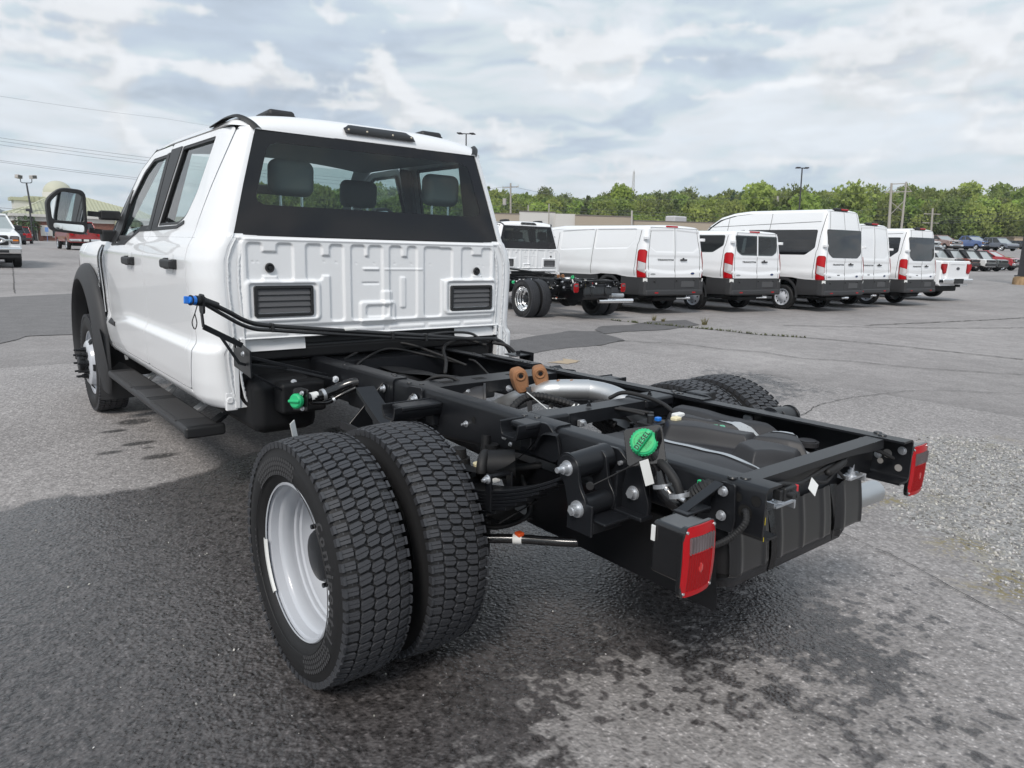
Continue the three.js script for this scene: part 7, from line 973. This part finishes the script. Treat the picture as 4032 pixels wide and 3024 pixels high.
// ---- buildings
{
  // long low tan building behind the vans
  const box2 = (o, name, u0, u1, vt, D, depth, m, yb = -2) => { const a = at(u0, vt, D), b = at(u1, vt, D), h = (a.y + b.y) / 2, d = V(b.x - a.x, 0, b.z - a.z), L = d.length(); d.normalize(); const n = V(d.z, 0, -d.x); const g = new THREE.BoxGeometry(L, h - yb, depth); g.rotateY(-Math.atan2(d.z, d.x)); g.translate((a.x + b.x) / 2 + n.x * depth / 2, (h + yb) / 2, (a.z + b.z) / 2 + n.z * depth / 2); return part(name, g, m, o); };
  const o = thing('store_building', 'long low tan store building with a flat roof behind the vans', 'building'); const tan = std([.36, .31, .25], .85), whiteW = std([.55, .54, .52], .8), capM = std([.16, .14, .13], .7);
  box2(o, 'wall', 1060, 1122, 461, 112, 14, tan); box2(o, 'wall', 1122, 1200, 457.5, 112, 15, whiteW); box2(o, 'wall', 1200, 1243, 462, 111.5, 14, whiteW); box2(o, 'wall', 1243, 1368, 466.5, 111, 14, tan); box2(o, 'wall', 1368, 1620, 480, 111.5, 12, tan);
  box2(o, 'roof_edge', 1060, 1122, 460, 111.9, 14.2, capM, at(1090, 461.6, 112).y); box2(o, 'roof_edge', 1122, 1200, 456.3, 111.9, 15.2, capM, at(1160, 458, 112).y); box2(o, 'roof_edge', 1243, 1368, 465.2, 110.9, 14.2, capM, at(1300, 467, 111).y); box2(o, 'roof_edge', 1368, 1620, 478.6, 111.4, 12.2, capM, at(1500, 480.5, 111.5).y);
  box2(o, 'blue_sign', 1166, 1182, 486, 111.2, .3, std([.05, .22, .55], .6), at(1170, 492, 111).y);
  for (const u of [1460]) { const c = at(u, 478, 116); part('roof_unit', (() => { const g = new RoundedBoxGeometry(3.2, 1.6, 2, 2, .25); g.translate(c.x, c.y, c.z); return g; })(), std([.5, .5, .52], .6), o); }
  // brick building with ribbed metal roofs on the left
  const D = 122, B = at(140, 521, D); const dir = V(1, 0, -.02).normalize(); const b = thing('brick_building', 'brick building with pale green ribbed metal roofs and a small dome on the left', 'building', [B.x, B.y - .3, B.z], 0);
  const S = D / 1541.9, X = u => (u - 140) * S, Y = v => (522 - v) * S; // local metres: x to the right, y up
  const brick = (() => { const t = noiseTex(256, (u, v) => { const row = Math.floor(v * 32), bu = (u * 12 + (row % 2) * .5) % 1, bv = (v * 32) % 1, mort = bu < .06 || bv < .16, n = vn2(Math.floor(u * 12 + (row % 2) * .5) * 7.3, row * 3.1); return mort ? [.62, .55, .50] : [.55 + .09 * n, .33 + .06 * n, .27 + .05 * n]; }, true, [1, 1]); t.wrapS = t.wrapT = THREE.RepeatWrapping; return std([.9, .85, .85], .9, 0, { map: t }); })();
  const uvBox = (g, s) => { const P = g.attributes.position, N = g.attributes.normal, u = g.attributes.uv; for (let i = 0; i < P.count; i++) { if (Math.abs(N.getX(i)) > .5) u.setXY(i, P.getZ(i) / s, P.getY(i) / s); else u.setXY(i, P.getX(i) / s, P.getY(i) / s); } return g; };
  const bx = (x0, x1, y0, y1, z0, z1) => { const g = new THREE.BoxGeometry(x1 - x0, y1 - y0, z1 - z0); g.translate((x0 + x1) / 2, (y0 + y1) / 2, (z0 + z1) / 2); return g; };
  const whitePaint = std([.62, .61, .58], .7), green = std([.44, .45, .32], .5), seamM = std([.36, .37, .26], .5);
  part('brick_wall', uvBox(bx(X(55), X(330), 0, Y(476), -16, 0), 2.4), brick, b);
  part('cornice', bx(X(50), X(335), Y(478), Y(468), -16.3, .35), whitePaint, b); part('eave', bx(X(45), X(340), Y(469), Y(463.5), -16.8, .8), whitePaint, b);
  // hip roof facing us: sloped plane with standing seams
  const hip = (u0, u1, ua, ub, v0, v1, z0, z1, nm) => { const q = new THREE.BufferGeometry(), A = [X(u0), Y(v0), z0], Bq = [X(u1), Y(v0), z0], Cq = [X(ub), Y(v1), z1], Dq = [X(ua), Y(v1), z1]; q.setAttribute('position', new THREE.Float32BufferAttribute([...A, ...Bq, ...Cq, ...A, ...Cq, ...Dq, ...Bq, X(u1), Y(v0), z1 * 2 - z0, ...Cq, ...A, ...Dq, X(u0), Y(v0), z1 * 2 - z0], 3)); q.computeVertexNormals(); const rf = part('metal_roof', q, green, b); const n = Math.round((u1 - u0) / 7); for (let i = 1; i < n; i++) { const u = mix(u0, u1, i / n); let k = 1; if (u < ua) k = (u - u0) / (ua - u0); else if (u > ub) k = (u1 - u) / (u1 - ub); if (k > .06) part('roof_seam', bar([X(u), Y(v0) + .05, z0], [X(u), mix(Y(v0), Y(v1), k) + .05, mix(z0, z1, k)], .09, .12), seamM, rf); } part('ridge_cap', [bar(A, Dq, .28, .12), bar(Bq, Cq, .28, .12), bar(Dq, Cq, .28, .12)], std([.55, .55, .42], .5), rf); };
  hip(52, 345, 150, 168, 464, 410, .7, -9, 'a'); hip(38, 140, 90, 100, 462, 444, -2.5, -8, 'b'); hip(236, 330, 262, 300, 462, 437, -2, -8, 'c');
  part('parapet_wall', [bx(X(66), X(180), Y(462), Y(432), -14, -9.5)], whitePaint, b); part('parapet_roof', bx(X(60), X(98), Y(432), Y(425.5), -14.4, -9.2), green, b); part('parapet_roof', bx(X(88), X(182), Y(434), Y(422), -14.3, -9.3), green, b); for (let i = 0; i < 9; i++) part('parapet_seam', bx(X(92 + i * 10), X(93 + i * 10), Y(433), Y(423), -9.3, -9.15), seamM, b);
  const dome = new THREE.SphereGeometry(2.35, 24, 12, 0, 6.283, 0, 1.5708); dome.scale(1, .95, 1); dome.translate(X(153), Y(412), -11); part('dome', dome, std([.50, .50, .40], .6), b); part('dome_base', rod([X(153), Y(422), -11], [X(153), Y(411), -11], 2.45, 2.45, 24), whitePaint, b);
  const dr = part('door', [bx(X(75), X(92), 0, Y(488), .02, .12)], whitePaint, b); part('door_glass', bx(X(77.5), X(89.5), .25, Y(491), .121, .15), M.darkGlass, dr); for (let i = 0; i < 3; i++) for (let j = 0; j < 5; j++) part('mullion', bx(X(78 + i * 4.2), X(81.2 + i * 4.2), .35 + j * .42, .70 + j * .42, .151, .165), std([.05, .06, .05], .2), dr);
  part('pilaster', bx(X(94), X(101), 0, Y(484), .02, .3), brick, b); part('white_panel', bx(X(97), X(118), Y(508), Y(486), .31, .4), whitePaint, b);
  const pw = part('porch_roof', (() => { const g = bx(X(238), X(285), Y(484), Y(472), 0, 2.5); return g; })(), green, b); for (let i = 0; i < 6; i++) part('roof_seam', bx(X(241 + i * 8), X(242 + i * 8), Y(484), Y(472), 2.5, 2.58), seamM, pw);
  for (const u of [118, 190, 262, 300]) { const w = part('window', bx(X(u), X(u + 9), .9, Y(492), .02, .1), whitePaint, b); part('pane', bx(X(u + 1.2), X(u + 7.8), 1.05, Y(494), .101, .13), M.darkGlass, w); }
  part('column', rod([X(58), 0, .6], [X(58), Y(470), .6], .14, .14, 12), whitePaint, b); part('plinth', bx(X(54), X(332), 0, .35, .02, .25), std([.45, .42, .38], .8), b);
  // kerb strip, shrub and blue parking sign in front
  solo('accessible_parking_sign', (() => { const p = at(103, 521, 116); return merge([rod([p.x, p.y - .2, p.z], [p.x, p.y + 2.2, p.z], .03, .03, 8), box(p.x - .24, p.x + .24, p.y + 1.5, p.y + 2.2, p.z + .03, p.z + .05, .004)]); })(), std([.16, .30, .62], .5), 'small blue and white parking sign in front of the brick building', 'sign');
  { const p = at(58, 506, 118), r2 = rng(3), P = []; for (let i = 0; i < 700; i++) { const q = V(r2() - .5, r2() - .5, r2() - .5).multiplyScalar(4.2); if (q.length() > 2.1) { i--; continue; } for (let k = 0; k < 3; k++) P.push(p.x + q.x + (r2() - .5) * .5, p.y + 1.4 + q.y * .8 + (r2() - .5) * .5, p.z + q.z + (r2() - .5) * .5); } const g = new THREE.BufferGeometry(); g.setAttribute('position', new THREE.Float32BufferAttribute(P, 3)); g.computeVertexNormals(); solo('shrub', g, std([.05, .085, .03], .9), 'rounded green shrub at the left corner of the brick building', 'shrub'); }
  // small tan shed at the far right above the cars
  const sh = thing('tan_shed', 'small tan building above the parked cars at the right edge', 'building'); box2(sh, 'wall', 2192, 2240, 513, 165, 8, std([.42, .33, .25], .85), 2); box2(sh, 'roof', 2190, 2242, 511.6, 164.8, 8.4, std([.3, .25, .2], .8), at(2215, 513.5, 165).y);
}
renderer.render(scene, camera);
